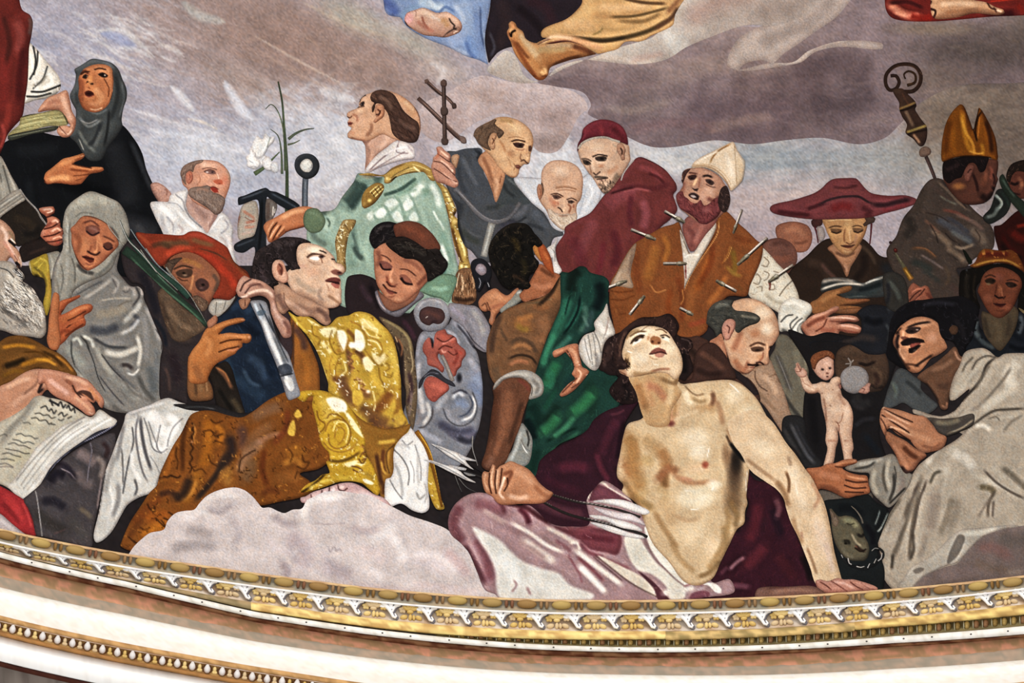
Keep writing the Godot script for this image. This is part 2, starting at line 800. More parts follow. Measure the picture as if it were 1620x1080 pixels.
func stucco(called: String, c: Color, rough := 0.75, metal := 0.0, vertex := false) -> StandardMaterial3D:
	if not mats.has(called):
		var m := StandardMaterial3D.new()
		m.resource_name = called
		m.roughness = rough
		m.metallic = metal
		m.metallic_specular = 0.3
		var l := c.srgb_to_linear() * lerpf(0.85, 1.0, smoothstep(0.7, 0.9, c.get_luminance()))
		m.albedo_color = Color(minf(l.r, 0.93), minf(l.g, 0.93), minf(l.b, 0.93)).linear_to_srgb()
		if vertex:
			m.albedo_color = Color.WHITE
			m.vertex_color_use_as_albedo = true
			m.vertex_color_is_srgb = true
		mats[called] = m
	return mats[called]


func sweep(called: String, parent: Node, x0: float, x1: float, top: Callable, bottom: Callable, profile: Array, c: Color, c2: Color, mix: float, gap := 6.0) -> MeshInstance3D:
	# a moulding: profile is a list of (share of the way down, metres proud of the wall)
	var n := int(ceil((x1 - x0) / gap))
	var m := profile.size()
	var st := SurfaceTool.new()
	st.begin(Mesh.PRIMITIVE_TRIANGLES)
	st.set_smooth_group(0)
	for i in n + 1:
		var x := lerpf(x0, x1, float(i) / n)
		var f := fillet(x)
		var a: float = f + top.call(x)
		var b: float = f + bottom.call(x)
		for k in m:
			var v: Vector2 = profile[k]
			var y := lerpf(a, b, v.x)
			var w := clampf(0.5 + blotch.get_noise_2d(x * 1.6 + c.r * 900.0, y * 5.0) * 2.2 - 0.5 + mix, 0.0, 1.0) if mix > 0.0 else 0.0
			var g := c.lerp(c2, w)
			var s := 1.0 + 0.05 * grain.get_noise_2d(x, y)
			st.set_color(Color(paint(g.r * s), paint(g.g * s), paint(g.b * s)))
			st.add_vertex(spot(x, y, v.y))
	for i in n:
		for k in m - 1:
			var a := i * m + k
			for q in [a, a + m, a + m + 1, a, a + m + 1, a + 1]:
				st.add_index(q)
	st.generate_normals()
	var o := MeshInstance3D.new()
	o.name = called
	o.mesh = st.commit()
	o.material_override = stucco("limewashed stucco", Color.WHITE, 0.7, 0.0, true)
	parent.add_child(o, true)
	return o


func trim(called: String, label: String, category: String) -> Node3D:
	var t := Node3D.new()
	t.name = called
	t.set_meta("kind", "structure")
	t.set_meta("label", label)
	t.set_meta("category", category)
	add_child(t)
	return t


func lumps(list: Array) -> ArrayMesh:
	# ellipsoids joined into one ornament: each is [centre, radii, turn about the outward axis]
	var st := SurfaceTool.new()
	st.begin(Mesh.PRIMITIVE_TRIANGLES)
	for e in list:
		var s := SphereMesh.new()
		s.radius = 1.0
		s.height = 2.0
		s.radial_segments = 12
		s.rings = 6
		var r: Vector3 = e[1]
		st.append_from(s, 0, Transform3D(Basis(Vector3.BACK, e[2]) * Basis.from_scale(r), e[0]))
	st.index()
	st.generate_normals()
	return st.commit()


func tube(path: PackedVector3Array, radii: PackedFloat32Array, st: SurfaceTool) -> void:
	var n := path.size()
	for i in n - 1:
		for k in 8:
			var q := []
			for e in [[i, k], [i + 1, k], [i + 1, k + 1], [i, k], [i + 1, k + 1], [i, k + 1]]:
				var at: int = e[0]
				var d := (path[mini(at + 1, n - 1)] - path[maxi(at - 1, 0)]).normalized()
				var side := d.cross(Vector3.BACK).normalized()
				var t: float = TAU * e[1] / 8.0
				q.append(path[at] + (side * cos(t) + Vector3.BACK * sin(t)) * radii[at])
			for v in q:
				st.add_vertex(v)


func place(called: String, mesh: Mesh, mat: Material, parent: Node3D, x: float, y: float, off: float, tall := 1.0, turn := 0.0) -> void:
	# lays a piece of ornament on the wall: its x runs along the moulding, y up, z out into the room
	var p := spot(x, y, off)
	var e := spot(x + 4.0, fillet(x + 4.0) - fillet(x) + y, off)
	var along := (e - p).normalized()
	var out := inward(p)
	out = (out - along * out.dot(along)).normalized()
	var o := MeshInstance3D.new()
	o.name = called
	o.mesh = mesh
	o.material_override = mat
	o.transform = Transform3D(Basis(along, out.cross(along), out) * Basis(Vector3.BACK, turn) * Basis.from_scale(Vector3(1, tall, 1)), p)
	parent.add_child(o, true)


func shell() -> void:
	# the bare plaster of the dome behind the painting, and the drum wall under it, both 30 cm thick
	var dome := SurfaceTool.new()
	dome.begin(Mesh.PRIMITIVE_TRIANGLES)
	var prof := PackedVector2Array()
	for k in 61:
		var t := deg_to_rad(82.0) * k / 60.0
		prof.append(Vector2(cos(t), sin(t)) * (RING + 0.006))
	for k in 13:
		var t := deg_to_rad(82.0) * (12 - k) / 12.0
		prof.append(Vector2(cos(t), sin(t)) * (RING + 0.3))
	spun(dome, prof, RING_Y, -70.0, 70.0)
	var o := MeshInstance3D.new()
	o.name = "ceiling"
	o.mesh = dome.commit()
	o.material_override = stucco("dome plaster", Color(0.60, 0.52, 0.50), 0.95)
	o.set_meta("kind", "structure")
	o.set_meta("label", "curved plaster shell of the dome that carries the fresco")
	o.set_meta("category", "ceiling")
	add_child(o)
	var wall := SurfaceTool.new()
	wall.begin(Mesh.PRIMITIVE_TRIANGLES)
	spun(wall, PackedVector2Array([Vector2(RING + 0.006, -3.0), Vector2(RING + 0.006, 0.0), Vector2(RING + 0.3, 0.0), Vector2(RING + 0.3, -3.0), Vector2(RING + 0.006, -3.0)]), RING_Y, -70.0, 70.0)
	o = MeshInstance3D.new()
	o.name = "wall_drum"
	o.mesh = wall.commit()
	o.material_override = stucco("drum plaster", Color(0.62, 0.58, 0.53), 0.95)
	o.set_meta("kind", "structure")
	o.set_meta("label", "grey plaster wall of the drum below the cornice")
	o.set_meta("category", "wall")
	add_child(o)


func spun(st: SurfaceTool, prof: PackedVector2Array, y0: float, from: float, to: float) -> void:
	var n := 240
	st.set_smooth_group(-1)
	for i in n:
		for k in prof.size() - 1:
			var q := []
			for e in [[i, k], [i + 1, k], [i + 1, k + 1], [i, k + 1]]:
				var t := deg_to_rad(lerpf(from, to, float(e[0]) / n))
				var p: Vector2 = prof[e[1]]
				q.append(Vector3(p.x * sin(t), y0 + p.y, -p.x * cos(t)))
			for v in [0, 3, 2, 0, 2, 1]:
				st.add_vertex(q[v])
	st.index()
	st.generate_normals()


func cornice() -> void:
	var xa := -330.0
	var xb := 1950.0
	var gold := Color.html("b98a35")
	var dull := Color.html("8f7748")
	var white := Color.html("f4f1ee")
	# --- bead and reel along the foot of the fresco
	var t := trim("trim_1", "gilded bead and reel moulding along the foot of the fresco", "moulding")
	sweep("cream_fillet", t, xa, xb, func(_x): return -21.5, func(_x): return -17.0, [Vector2(0, 0.004), Vector2(0.2, 0.034), Vector2(0.9, 0.036), Vector2(1, 0.02)], Color.html("dcc59c"), Color.html("c9ad86"), 0.5)
	sweep("grey_cavetto", t, xa, xb, func(_x): return -17.5, func(_x): return -1.0, [Vector2(0, 0.024), Vector2(0.35, 0.016), Vector2(0.75, 0.018), Vector2(1, 0.04)], Color.html("a3a093"), Color.html("c2b193"), 0.45)
	var bead := lumps([[Vector3.ZERO, Vector3(0.041, 0.0185, 0.02), 0.0], [Vector3(0, 0.004, 0.004), Vector3(0.036, 0.006, 0.018), 0.0]])
	var disc := lumps([[Vector3.ZERO, Vector3(0.0075, 0.0165, 0.017), 0.0]])
	var bead_mats := [stucco("gilded bead", Color.html("b4965c"), 0.5, 0.05), stucco("tarnished gilding", Color.html("a27f4c"), 0.5, 0.05), stucco("bright gilding", Color.html("c2a664"), 0.45, 0.1)]
	var disc_mats := [stucco("red bole", Color.html("8a5f45"), 0.6), stucco("brown bole", Color.html("93703f"), 0.6), stucco("pale bole", Color.html("a1805a"), 0.6)]
	for i in range(-21, 21):
		var x := 833.5 + i * 54.9
		place("bead", bead, bead_mats[(i * 7 + 40) % 3], t, x, fillet(x) - 12.5, 0.028)
		for k in [22.6, 31.6]:
			place("reel_disc", disc, disc_mats[(i * 5 + int(k) + 40) % 3], t, x + k, fillet(x + k) - 12.0, 0.027)
	# --- the white and gold acanthus frieze
	t = trim("trim_2", "white and gold acanthus leaf frieze under the beads", "moulding")
	sweep("white_fillet", t, xa, xb, func(_x): return -1.5, func(_x): return 2.4, [Vector2(0, 0.03), Vector2(0.2, 0.056), Vector2(0.85, 0.057), Vector2(1, 0.03)], white, Color.html("e2e0e2"), 0.3)
	sweep("frieze_ground", t, xa, xb, func(_x): return 1.0, func(x): return edge(E_LEAF, x) + 1.0, [Vector2(0, 0.03), Vector2(0.3, 0.02), Vector2(0.7, 0.02), Vector2(1, 0.034)], Color.html("d8d0c8"), Color.html("bda588"), 0.45)
	var volute := SurfaceTool.new()
	volute.begin(Mesh.PRIMITIVE_TRIANGLES)
	tube(PackedVector3Array([Vector3(-0.04, 0.036, 0.004), Vector3(-0.026, 0.02, 0.011), Vector3(-0.012, 0.002, 0.015), Vector3(-0.002, -0.016, 0.015), Vector3(0.006, -0.031, 0.014), Vector3(0.015, -0.034, 0.012), Vector3(0.019, -0.026, 0.01), Vector3(0.012, -0.012, 0.009)]), PackedFloat32Array([0.011, 0.0095, 0.008, 0.0065, 0.006, 0.0055, 0.0045, 0.003]), volute)
	tube(PackedVector3Array([Vector3(0.03, 0.036, 0.003), Vector3(0.014, 0.026, 0.009), Vector3(0.005, 0.012, 0.012), Vector3(0.001, -0.008, 0.011)]), PackedFloat32Array([0.006, 0.007, 0.007, 0.004]), volute)
	tube(PackedVector3Array([Vector3(-0.066, 0.033, 0.002), Vector3(-0.052, 0.022, 0.008), Vector3(-0.038, 0.016, 0.008), Vector3(-0.022, 0.018, 0.006)]), PackedFloat32Array([0.004, 0.006, 0.006, 0.003]), volute)
	tube(PackedVector3Array([Vector3(-0.01, 0.036, 0.004), Vector3(-0.006, 0.02, 0.012), Vector3(-0.002, 0.002, 0.014)]), PackedFloat32Array([0.013, 0.009, 0.005]), volute)
	volute.index()
	volute.generate_normals()
	var volute_mesh := volute.commit()
	var fan := []
	for k in 5:
		var a := (k - 2) * 0.52
		fan.append([Vector3(sin(a) * 0.02, -0.006 + cos(a) * 0.017, 0.008), Vector3(0.0075, 0.0165, 0.0085), -a])
	fan.append([Vector3(0, -0.012, 0.006), Vector3(0.014, 0.008, 0.009), 0.0])
	var palmette := lumps(fan)
	var flower := []
	for k in 5:
		var a := k * TAU / 5.0
		flower.append([Vector3(sin(a) * 0.0085, cos(a) * 0.0085, 0.006), Vector3(0.0075, 0.0085, 0.006), -a])
	var rosette := lumps(flower)
	var scroll := lumps([[Vector3(-0.026, 0, 0.004), Vector3(0.016, 0.011, 0.008), 0.3], [Vector3(0.0, 0.0, 0.006), Vector3(0.008, 0.015, 0.009), 0.0], [Vector3(0.014, 0.0, 0.006), Vector3(0.007, 0.013, 0.008), 0.1], [Vector3(0.034, 0.001, 0.005), Vector3(0.016, 0.01, 0.009), -0.4]])
	var gilt := [stucco("leaf gold", Color.html("e6cc8c"), 0.45, 0.05), stucco("worn leaf gold", Color.html("dcc49c"), 0.5, 0.0), stucco("deep leaf gold", Color.html("dcbc72"), 0.42, 0.1)]
	var slate := stucco("slate grey backing", Color.html("76747e"), 0.7)
	var chalk := stucco("white stucco ornament", Color.html("eff0f2"), 0.6)
	for i in range(-20, 19):
		var x := 854.0 + i * (58.0 if i < 0 else 59.2)
		var tall := clampf((edge(E_LEAF, x) - 2.0) / 25.0, 0.45, 1.05)
		place("grey_backing", volute_mesh, slate, t, x + 0.6, fillet(x) + 2.0 + 13.6 * tall, 0.022, tall * 1.1)  # larger grey copy of each volute, set behind and below it
		place("white_volute", volute_mesh, chalk, t, x - 2.0, fillet(x) + 2.0 + 12.2 * tall, 0.03, tall)
		place("gold_palmette", palmette, gilt[(i + 60) % 3], t, x + 27.0, fillet(x + 27.0) + 2.0 + 7.2 * tall, 0.03, tall)
		place("gold_rosette", rosette, gilt[(i + 61) % 3], t, x + 42.5, fillet(x + 42.5) + 2.0 + 7.0 * tall, 0.028, tall)
		place("gold_rosette", rosette, gilt[(i + 62) % 3], t, x + 15.0, fillet(x + 15.0) + 2.0 + 8.6 * tall, 0.024, tall)
		place("gold_scroll", scroll, gilt[(i * 2 + 61) % 3], t, x + 27.0, fillet(x + 27.0) + 2.0 + 19.5 * tall, 0.026, tall)
	# --- the gilded roll, in lengths that do not quite meet
	t = trim("trim_3", "gilded roll moulding laid in uneven lengths below the acanthus frieze", "moulding")
	var roll := [Vector2(0, 0.02), Vector2(0.05, 0.05), Vector2(0.25, 0.066), Vector2(0.55, 0.07), Vector2(0.85, 0.06), Vector2(1, 0.02)]
	var lengths := [[-330.0, 397.0, 0.0, Color.html("b7a37a"), Color.html("94845f")], [397.0, 1053.0, 0.0, Color.html("f4e0a4"), Color.html("cdb070")], [1053.0, 1352.0, 2.0, Color.html("dcc48c"), Color.html("a8945f")], [1352.0, 1950.0, 0.0, Color.html("f0d898"), Color.html("bfa364")]]
	for l in lengths:
		var d: float = l[2]
		sweep("gilded_roll", t, l[0], l[1], func(x): return edge(E_LEAF, x) + 0.2 + d * 0.4, func(x): return edge(E_ROLL, x) + d, roll, l[3], l[4], 0.45)
	# --- the row of little gilded brackets
	t = trim("trim_4", "row of small tarnished gilt brackets below the gilded roll", "moulding")
	sweep("bracket_ground", t, 690.0, xb, func(x): return edge(E_ROLL, x) - 1.0, func(x): return edge(E_DENT, x), [Vector2(0, 0.03), Vector2(0.5, 0.026), Vector2(1, 0.05)], Color.html("6d6243"), Color.html("84764f"), 0.5)
	var block := lumps([[Vector3(0, 0.004, 0.0), Vector3(0.0115, 0.0125, 0.014), 0.0], [Vector3(0, -0.008, 0.006), Vector3(0.009, 0.008, 0.012), 0.0]])
	var rail := lumps([[Vector3.ZERO, Vector3(0.0022, 0.0165, 0.012), 0.0]])
	var brass := [stucco("tarnished bracket", Color.html("8f7440"), 0.5, 0.15), stucco("red bracket", Color.html("8a6444"), 0.55, 0.1), stucco("bright bracket", Color.html("a98f55"), 0.5, 0.2)]
	var pale := stucco("pale bracket rim", Color.html("c9c6ac"), 0.6)
	for i in 84:
		var x := 716.0 + i * 14.8
		var h := edge(E_DENT, x) - edge(E_ROLL, x)
		var y := fillet(x) + edge(E_ROLL, x) + h * 0.5
		var tall := clampf(h / 11.0, 0.25, 1.3)
		place("bracket", block, brass[(i * 5 + i / 3) % 3], t, x, y, 0.034, tall)
		place("bracket_rim", rail, pale, t, x - 5.0, y, 0.036, tall)
	# --- plain fasciae and the cove
	t = trim("trim_5", "narrow white fascia strip with small nail holes", "moulding")
	sweep("white_fascia", t, xa, xb, func(x): return edge(E_DENT, x), func(x): return edge(E_WHITE, x), [Vector2(0, 0.03), Vector2(0.06, 0.072), Vector2(0.92, 0.075), Vector2(1, 0.05)], Color.html("f1efec"), Color.html("d6d3cb"), 0.4)
	var hole := lumps([[Vector3.ZERO, Vector3(0.004, 0.003, 0.003), 0.0]])
	for i in 40:
		var x := -280.0 + i * 55.0 + 6.0 * sin(i * 2.1)
		place("nail", hole, stucco("iron nail", Color.html("3a3736"), 0.7), t, x, fillet(x) + lerpf(edge(E_DENT, x), edge(E_WHITE, x), 0.45), 0.075)  # small dark lumps standing in for the nail holes
	t = trim("trim_6", "dark brown painted moulding under the white fascia", "moulding")
	sweep("brown_moulding", t, xa, xb, func(x): return edge(E_WHITE, x) - 0.4, func(x): return edge(E_BROWN, x), [Vector2(0, 0.05), Vector2(0.3, 0.058), Vector2(0.7, 0.05), Vector2(1, 0.024)], Color.html("8a6244"), Color.html("572c18"), 0.45)
	t = trim("trim_7", "band of patchy orange and tan bare plaster with a grimy lower edge", "moulding")
	sweep("orange_plaster", t, xa, xb, func(x): return edge(E_BROWN, x) - 0.3, func(x): return edge(E_ORANGE, x), [Vector2(0, 0.024), Vector2(0.25, 0.024), Vector2(0.5, 0.024), Vector2(0.75, 0.025), Vector2(1, 0.025)], Color.html("ac8c66"), Color.html("d3a283"), 0.36, 4.0)
	sweep("grimy_fascia", t, xa, xb, func(x): return edge(E_ORANGE, x) - 1.5 + 2.0 * blotch.get_noise_2d(x * 2.0, 7.0), func(x): return edge(E_TAUPE, x) + 1.5, [Vector2(0, 0.026), Vector2(0.3, 0.028), Vector2(0.65, 0.028), Vector2(1, 0.027)], Color.html("b3a08c"), Color.html("9f9484"), 0.5)
	t = trim("trim_8", "broad smooth white cove below the bare plaster band", "moulding")
	var cove := []
	for k in 13:
		var v := k / 12.0
		cove.append(Vector2(v, 0.026 + 0.16 * pow(v, 2.4) - 0.028 * sin(v * PI)))
	sweep("white_cove", t, xa, xb, func(x): return edge(E_TAUPE, x), func(x): return edge(E_COVE, x) + 1.0, cove, Color.html("fbf8f3"), Color.html("f3eee6"), 0.25)
	# --- the lower gilded pearl moulding
	t = trim("trim_9", "lower gilded moulding with a row of white pearls", "moulding")
	var lo := func(x): return edge(E_COVE, x)
	sweep("gold_fillet", t, xa, xb, lo, func(x): return edge(E_COVE, x) + 8.5, [Vector2(0, 0.18), Vector2(0.1, 0.20), Vector2(0.9, 0.21), Vector2(1, 0.2)], Color.html("cfae76"), Color.html("b08a56"), 0.4)
	sweep("pink_line", t, xa, xb, func(x): return edge(E_COVE, x) + 8.2, func(x): return edge(E_COVE, x) + 10.2, [Vector2(0, 0.2), Vector2(0.3, 0.213), Vector2(1, 0.2)], Color.html("f0ddd0"), Color.html("d9bda4"), 0.4)
	sweep("pearl_ground", t, xa, xb, func(x): return edge(E_COVE, x) + 10.0, func(x): return edge(E_COVE, x) + 26.0, [Vector2(0, 0.2), Vector2(0.4, 0.185), Vector2(1, 0.2)], Color.html("8d6337"), Color.html("b08d55"), 0.45)
	sweep("lower_gold_fillet", t, xa, xb, func(x): return edge(E_COVE, x) + 25.5, func(x): return edge(E_COVE, x) + 32.5, [Vector2(0, 0.19), Vector2(0.12, 0.215), Vector2(0.9, 0.22), Vector2(1, 0.19)], Color.html("b5854c"), Color.html("9c7040"), 0.45)
	var pearl := lumps([[Vector3(0, -0.002, 0.004), Vector3(0.0125, 0.0165, 0.014), 0.0], [Vector3(0, 0.012, 0.004), Vector3(0.008, 0.007, 0.01), 0.0]])
	var husk := lumps([[Vector3(0, 0.004, 0), Vector3(0.008, 0.014, 0.012), 0.0], [Vector3(-0.003, -0.012, 0), Vector3(0.007, 0.008, 0.008), 0.5], [Vector3(0.005, -0.012, 0), Vector3(0.007, 0.008, 0.008), -0.5]])
	var cup := lumps([[Vector3.ZERO, Vector3(0.0195, 0.0215, 0.008), 0.0]])
	for i in 42:
		var x := 19.5 + (i - 14) * 23.7
		var y := fillet(x) + edge(E_COVE, x) + 18.0
		place("pearl_cup", cup, stucco("dark cup", Color.html("6a452c"), 0.6), t, x, y, 0.194)
		place("pearl", pearl, stucco("pearl white", Color.html("dcdada"), 0.5), t, x, y, 0.20)
		place("gold_husk", husk, gilt[(i * 3 + i / 4) % 3], t, x + 11.8, fillet(x + 11.8) + edge(E_COVE, x) + 18.0, 0.196)
	t = trim("trim_10", "flat white fascia and brown edge at the bottom of the cornice", "moulding")
	sweep("lower_white_fascia", t, xa, xb, func(x): return edge(E_COVE, x) + 32.0, func(x): return edge(E_COVE, x) + 73.0, [Vector2(0, 0.18), Vector2(0.03, 0.2), Vector2(0.97, 0.2), Vector2(1, 0.17)], Color.html("fbfaf9"), Color.html("f0eeec"), 0.3)
	sweep("brown_edge", t, xa, xb, func(x): return edge(E_COVE, x) + 72.5, func(x): return edge(E_COVE, x) + 81.0, [Vector2(0, 0.17), Vector2(0.2, 0.19), Vector2(1, 0.12)], Color.html("5b2f21"), Color.html("4a2018"), 0.4)
	sweep("grey_soffit", t, xa, xb, func(x): return edge(E_COVE, x) + 80.0, func(x): return edge(E_COVE, x) + 160.0, [Vector2(0, 0.12), Vector2(0.5, 0.06), Vector2(1, 0.0)], Color.html("8d837c"), Color.html("6f655f"), 0.5)

# ------------------------------------------------------------------ the painting

func paint_all() -> void:
	paint_sky()
	paint_heaven()
	paint_back_left()
	paint_back_centre()
	paint_back_right()
	paint_mid_left()
	paint_mid_centre()
	paint_mid_right()
	paint_front()
	close_sheet()


func paint_sky() -> void:
	draw("""
& ceiling
@ 0 0 1
#painted_undertone %5 2b2628 -140,360 1760,360 1760,905 1620,918 1415,941 1215,953 1012,959 810,956 605,941 405,916 200,886 0,846 -140,812
#painted_sky %2.6 a39aa2 -140,-120! 1760,-120! 1760,420! -140,420!
y
o a0a0b2 .7 60,60 220,120
o a6a3b0 .6 260,180 260,120
o 95807a .75 330,40 260,130 30
o 8f7871 .9 480,70 240,110 28
o 95807a .8 600,110 180,80 25
o a9988f .5 420,150 150,40 25
o b3b7c8 .9 290,260 200,90 10
o c3c6d2 .8 330,240 120,50 10
o bcbecb .9 480,200 140,90
o c6c8d2 .8 530,260 110,120
o b2b3c2 .6 440,240 90,80
o aab0c4 .7 400,300 90,70
o d0d2da .7 560,230 60,50
o b8adb2 .6 740,190 150,60
o cbced8 .9 740,236 70,30
o d2d7e0 .95 880,290 90,90
o c6ccd6 .9 930,340 80,110
o c0c2c8 .9 1050,245 110,45 10
o aeb2ba .8 1110,250 110,50
o 969da6 .95 1230,255 130,60
o 8a929a .7 1210,250 70,40
o aaa6a6 .8 1200,215 140,26
o b2a4a4 .95 1240,310 150,50 -8
o a09a9c .8 1390,290 130,50 -5
o 93989b .8 1360,250 120,40
o a5989e .9 1220,380 110,90
o 8f8f8e .9 1450,250 110,60
o 75685f .95 1560,170 170,150
o 6a5e56 .95 1610,240 120,170
o 75675d .9 1480,190 70,80
o 63564f .95 1560,60 230,110
o 534a49 .9 1530,92 140,34 -8
o 463f42 .7 1590,110 90,40
o 8d7a76 .8 1000,30 260,110
o 7f6e5c .8 1480,38 90,14
o 9a9690 .5 1480,260 60,40
o a8a59a .85 560,28 90,34 25
o a9a59b .8 650,66 80,30 25
o b6a8a2 .7 700,110 70,30 20
k b9b9c6 9 .28 60 70 28 10 150,60 170,90
k 8f98b6 9 .28 40 60 28 10 120,110 120,70
k d0cdd0 5 .4 40 50 28 12 180,80 120,60
k a5887c 7 .25 90 60 28 12 420,80 240,110
k 84706a 7 .22 70 60 28 12 470,80 240,110
k b49a8c 4 .3 60 50 26 12 500,100 200,100
k d4d5dd 8 .35 60 50 24 16 300,240 160,70
k 9da6c0 8 .3 40 50 20 14 290,230 160,80
k d8d9e0 9 .3 60 50 -20 40 510,220 110,100
k a9b0c4 9 .3 40 50 -20 40 470,230 120,90
k dfe3ea 10 .35 40 50 60 40 890,290 80,70
k b2b9c4 8 .3 30 40 70 30 930,330 60,60
k cfcac4 7 .3 30 60 12 10 1060,245 100,36
k 7f8890 8 .3 50 50 -8 20 1250,250 140,50
k b8b6b2 7 .3 40 50 -8 20 1270,230 150,50
k c4b2ae 8 .3 40 60 -8 12 1240,310 140,40
k 8a8f94 7 .25 40 50 -5 20 1400,265 120,50
k 8e7d70 9 .25 60 60 -10 30 1540,170 150,120
k 524744 9 .25 60 60 -10 30 1560,120 150,120
k 8a7c6c 8 .2 30 60 -20 20 1480,190 80,60
t dcdce4 16 .8 270,136 285,150 306,176
t d4d6e2 22 .8 354,128 368,150 385,176 402,190
t 8f9bc4 22 .7 160,52 190,62 215,76
t d0cfd2 8 .7 150,50 190,47 222,70 245,90
t d0cccb 10 .6 188,76 215,78 242,92
t aeb0ae 22 .7 288,2 314,24 356,35
t ddd0c2 6 .7 298,188 320,193 345,205
t d8d6dc 9 .6 205,172 250,186 300,202 345,210
t cfd2de 10 .6 230,205 280,212 345,225
t cdb9ac 6 .6 400,55 470,95 540,132
t d9d8de 20 .6 505,142 535,152 562,160
t b29a8e 8 .5 410,80 460,110 520,140
t c8c2c4 14 .6 680,98 702,112 690,135
t b5a493 8 .5 480,4 545,36 620,60
t 554b46 6 .6 1585,202 1606,207 1625,218
""")
	draw("""
! painted_cloud | broad dark mauve cloud bank above the pope and the mitred bishop | painted cloud
@ 0 0 1
#cloud_bank %2.6 86767a 850,130 880,110 920,95 980,92 1040,98 1070,85 1095,60 1140,48 1180,42 1230,45 1290,20 1340,-60 1400,-110 1560,-120 1720,-110 1720,110 1620,130 1520,135 1460,160 1425,195 1400,218 1360,228 1300,218 1240,222 1190,228 1130,222 1070,232 1030,232 990,215 960,195 930,180 935,165 920,145
y
v 70 5f5155 .5 a39089 .5 -70
s 6c5a5b 150 .6 1150,130 1240,150 1320,130
s 63535a 90 .6 1080,170 1160,190 1260,180
s 6d6060 80 .5 980,140 1040,150
s 7c6a6e 50 .5 900,125 980,130 1040,130
s 8f7c78 26 .5 1090,100 1180,110 1270,100
s 9b8a80 22 .6 1180,55 1200,80 1230,100
o 574d4b .95 1560,80 190,60
o 6e615a .8 1480,130 90,40
o 7d6e60 .8 1480,45 110,16
o 63584f .8 1660,20 120,80
s 5b4c50 60 .6 1250,120 1330,100 1380,120
s 4f4348 70 .6 1280,170 1350,160 1390,150
s 93807a 40 .4 1060,120 1130,100 1160,90
s a1897f 20 .4 1120,205 1180,190 1220,185
s 7a5e62 20 .4 1000,205 1060,195 1130,200
s 9a8a82 14 .4 960,170 1000,175 1060,160
c 9c8784 8 .16 130 55 -10 30 .2
c 51444a 9 .16 130 60 -10 30 .2
c 8a7a5e 6 .12 60 50 -10 30 .2
>cloud_edge b1a29a 1230,30 1270,10 1320,-40 1360,-80 1380,-60 1330,20 1290,50 1262,70 1240,85 1222,100 1208,95 1180,100 1170,110 1215,100 1255,98 1280,80 1330,65 1395,68 1395,78 1330,74 1290,82 1268,98 1240,104 1170,112 1150,100 1170,60
x
r 20 8d7d78 .7
s c2b2a8 9 .6 1225,98 1262,95 1290,72 1340,62
s 8d7f7a 26 .5 1200,70 1270,40 1320,0
! painted_cloud | pale pinkish cloud fold below the bare foot of the ochre-robed figure | painted cloud
#cloud %2.2 b5a4a4 700,150 760,120 800,128 850,132 900,142 922,155 930,170 915,185 900,215 880,240 850,238 830,205 800,180 760,190 700,225 660,200 670,165
y
v 26 96837f .5 c3b2b2 .5 -70
s 9a8582 40 .6 850,180 890,190 900,170
s a69088 30 .5 740,150 800,150
s 8c7974 30 .6 850,225 880,225 900,205
s a88f8a 40 .5 700,170 720,190
c c3b3b4 7 .2 40 45 10 30 .2
c 8b7672 7 .2 40 45 10 30 .2
! painted_cloud | bright grey cloud puffs tucked under the ochre robe at the top edge | painted cloud
#cloud %1.8 b6aba3 778,100 800,80 815,88 830,120 850,128 900,105 940,90 980,75 1030,60 1046,48 1064,40 1070,15 1090,-20 1130,-40 1200,-60 1290,-60 1290,10 1230,40 1180,40 1120,60 1085,75 1062,90 1040,98 1000,102 960,98 920,95 880,108 862,125 830,132 800,126 770,112
y
v 18 948680 .5 cfc5bd .6 -90
s c2bcb6 30 .9 1060,55 1075,70 1060,80
s d1ccc6 18 .8 1052,52 1064,66
s c8b8ac 10 .7 880,105 920,92 960,90 1010,98 1040,98
s d2c6b6 6 .8 868,110 890,100 915,90
s b59a90 12 .6 1000,95 1030,88 1050,85
s 9d7f76 40 .6 1090,30 1130,10 1200,-10
s a3948c 50 .6 1120,40 1180,20 1260,0
s 86766f 40 .5 1200,20 1260,10 1290,-20
s c7b9ad 12 .6 1070,40 1075,15 1090,-10
""")


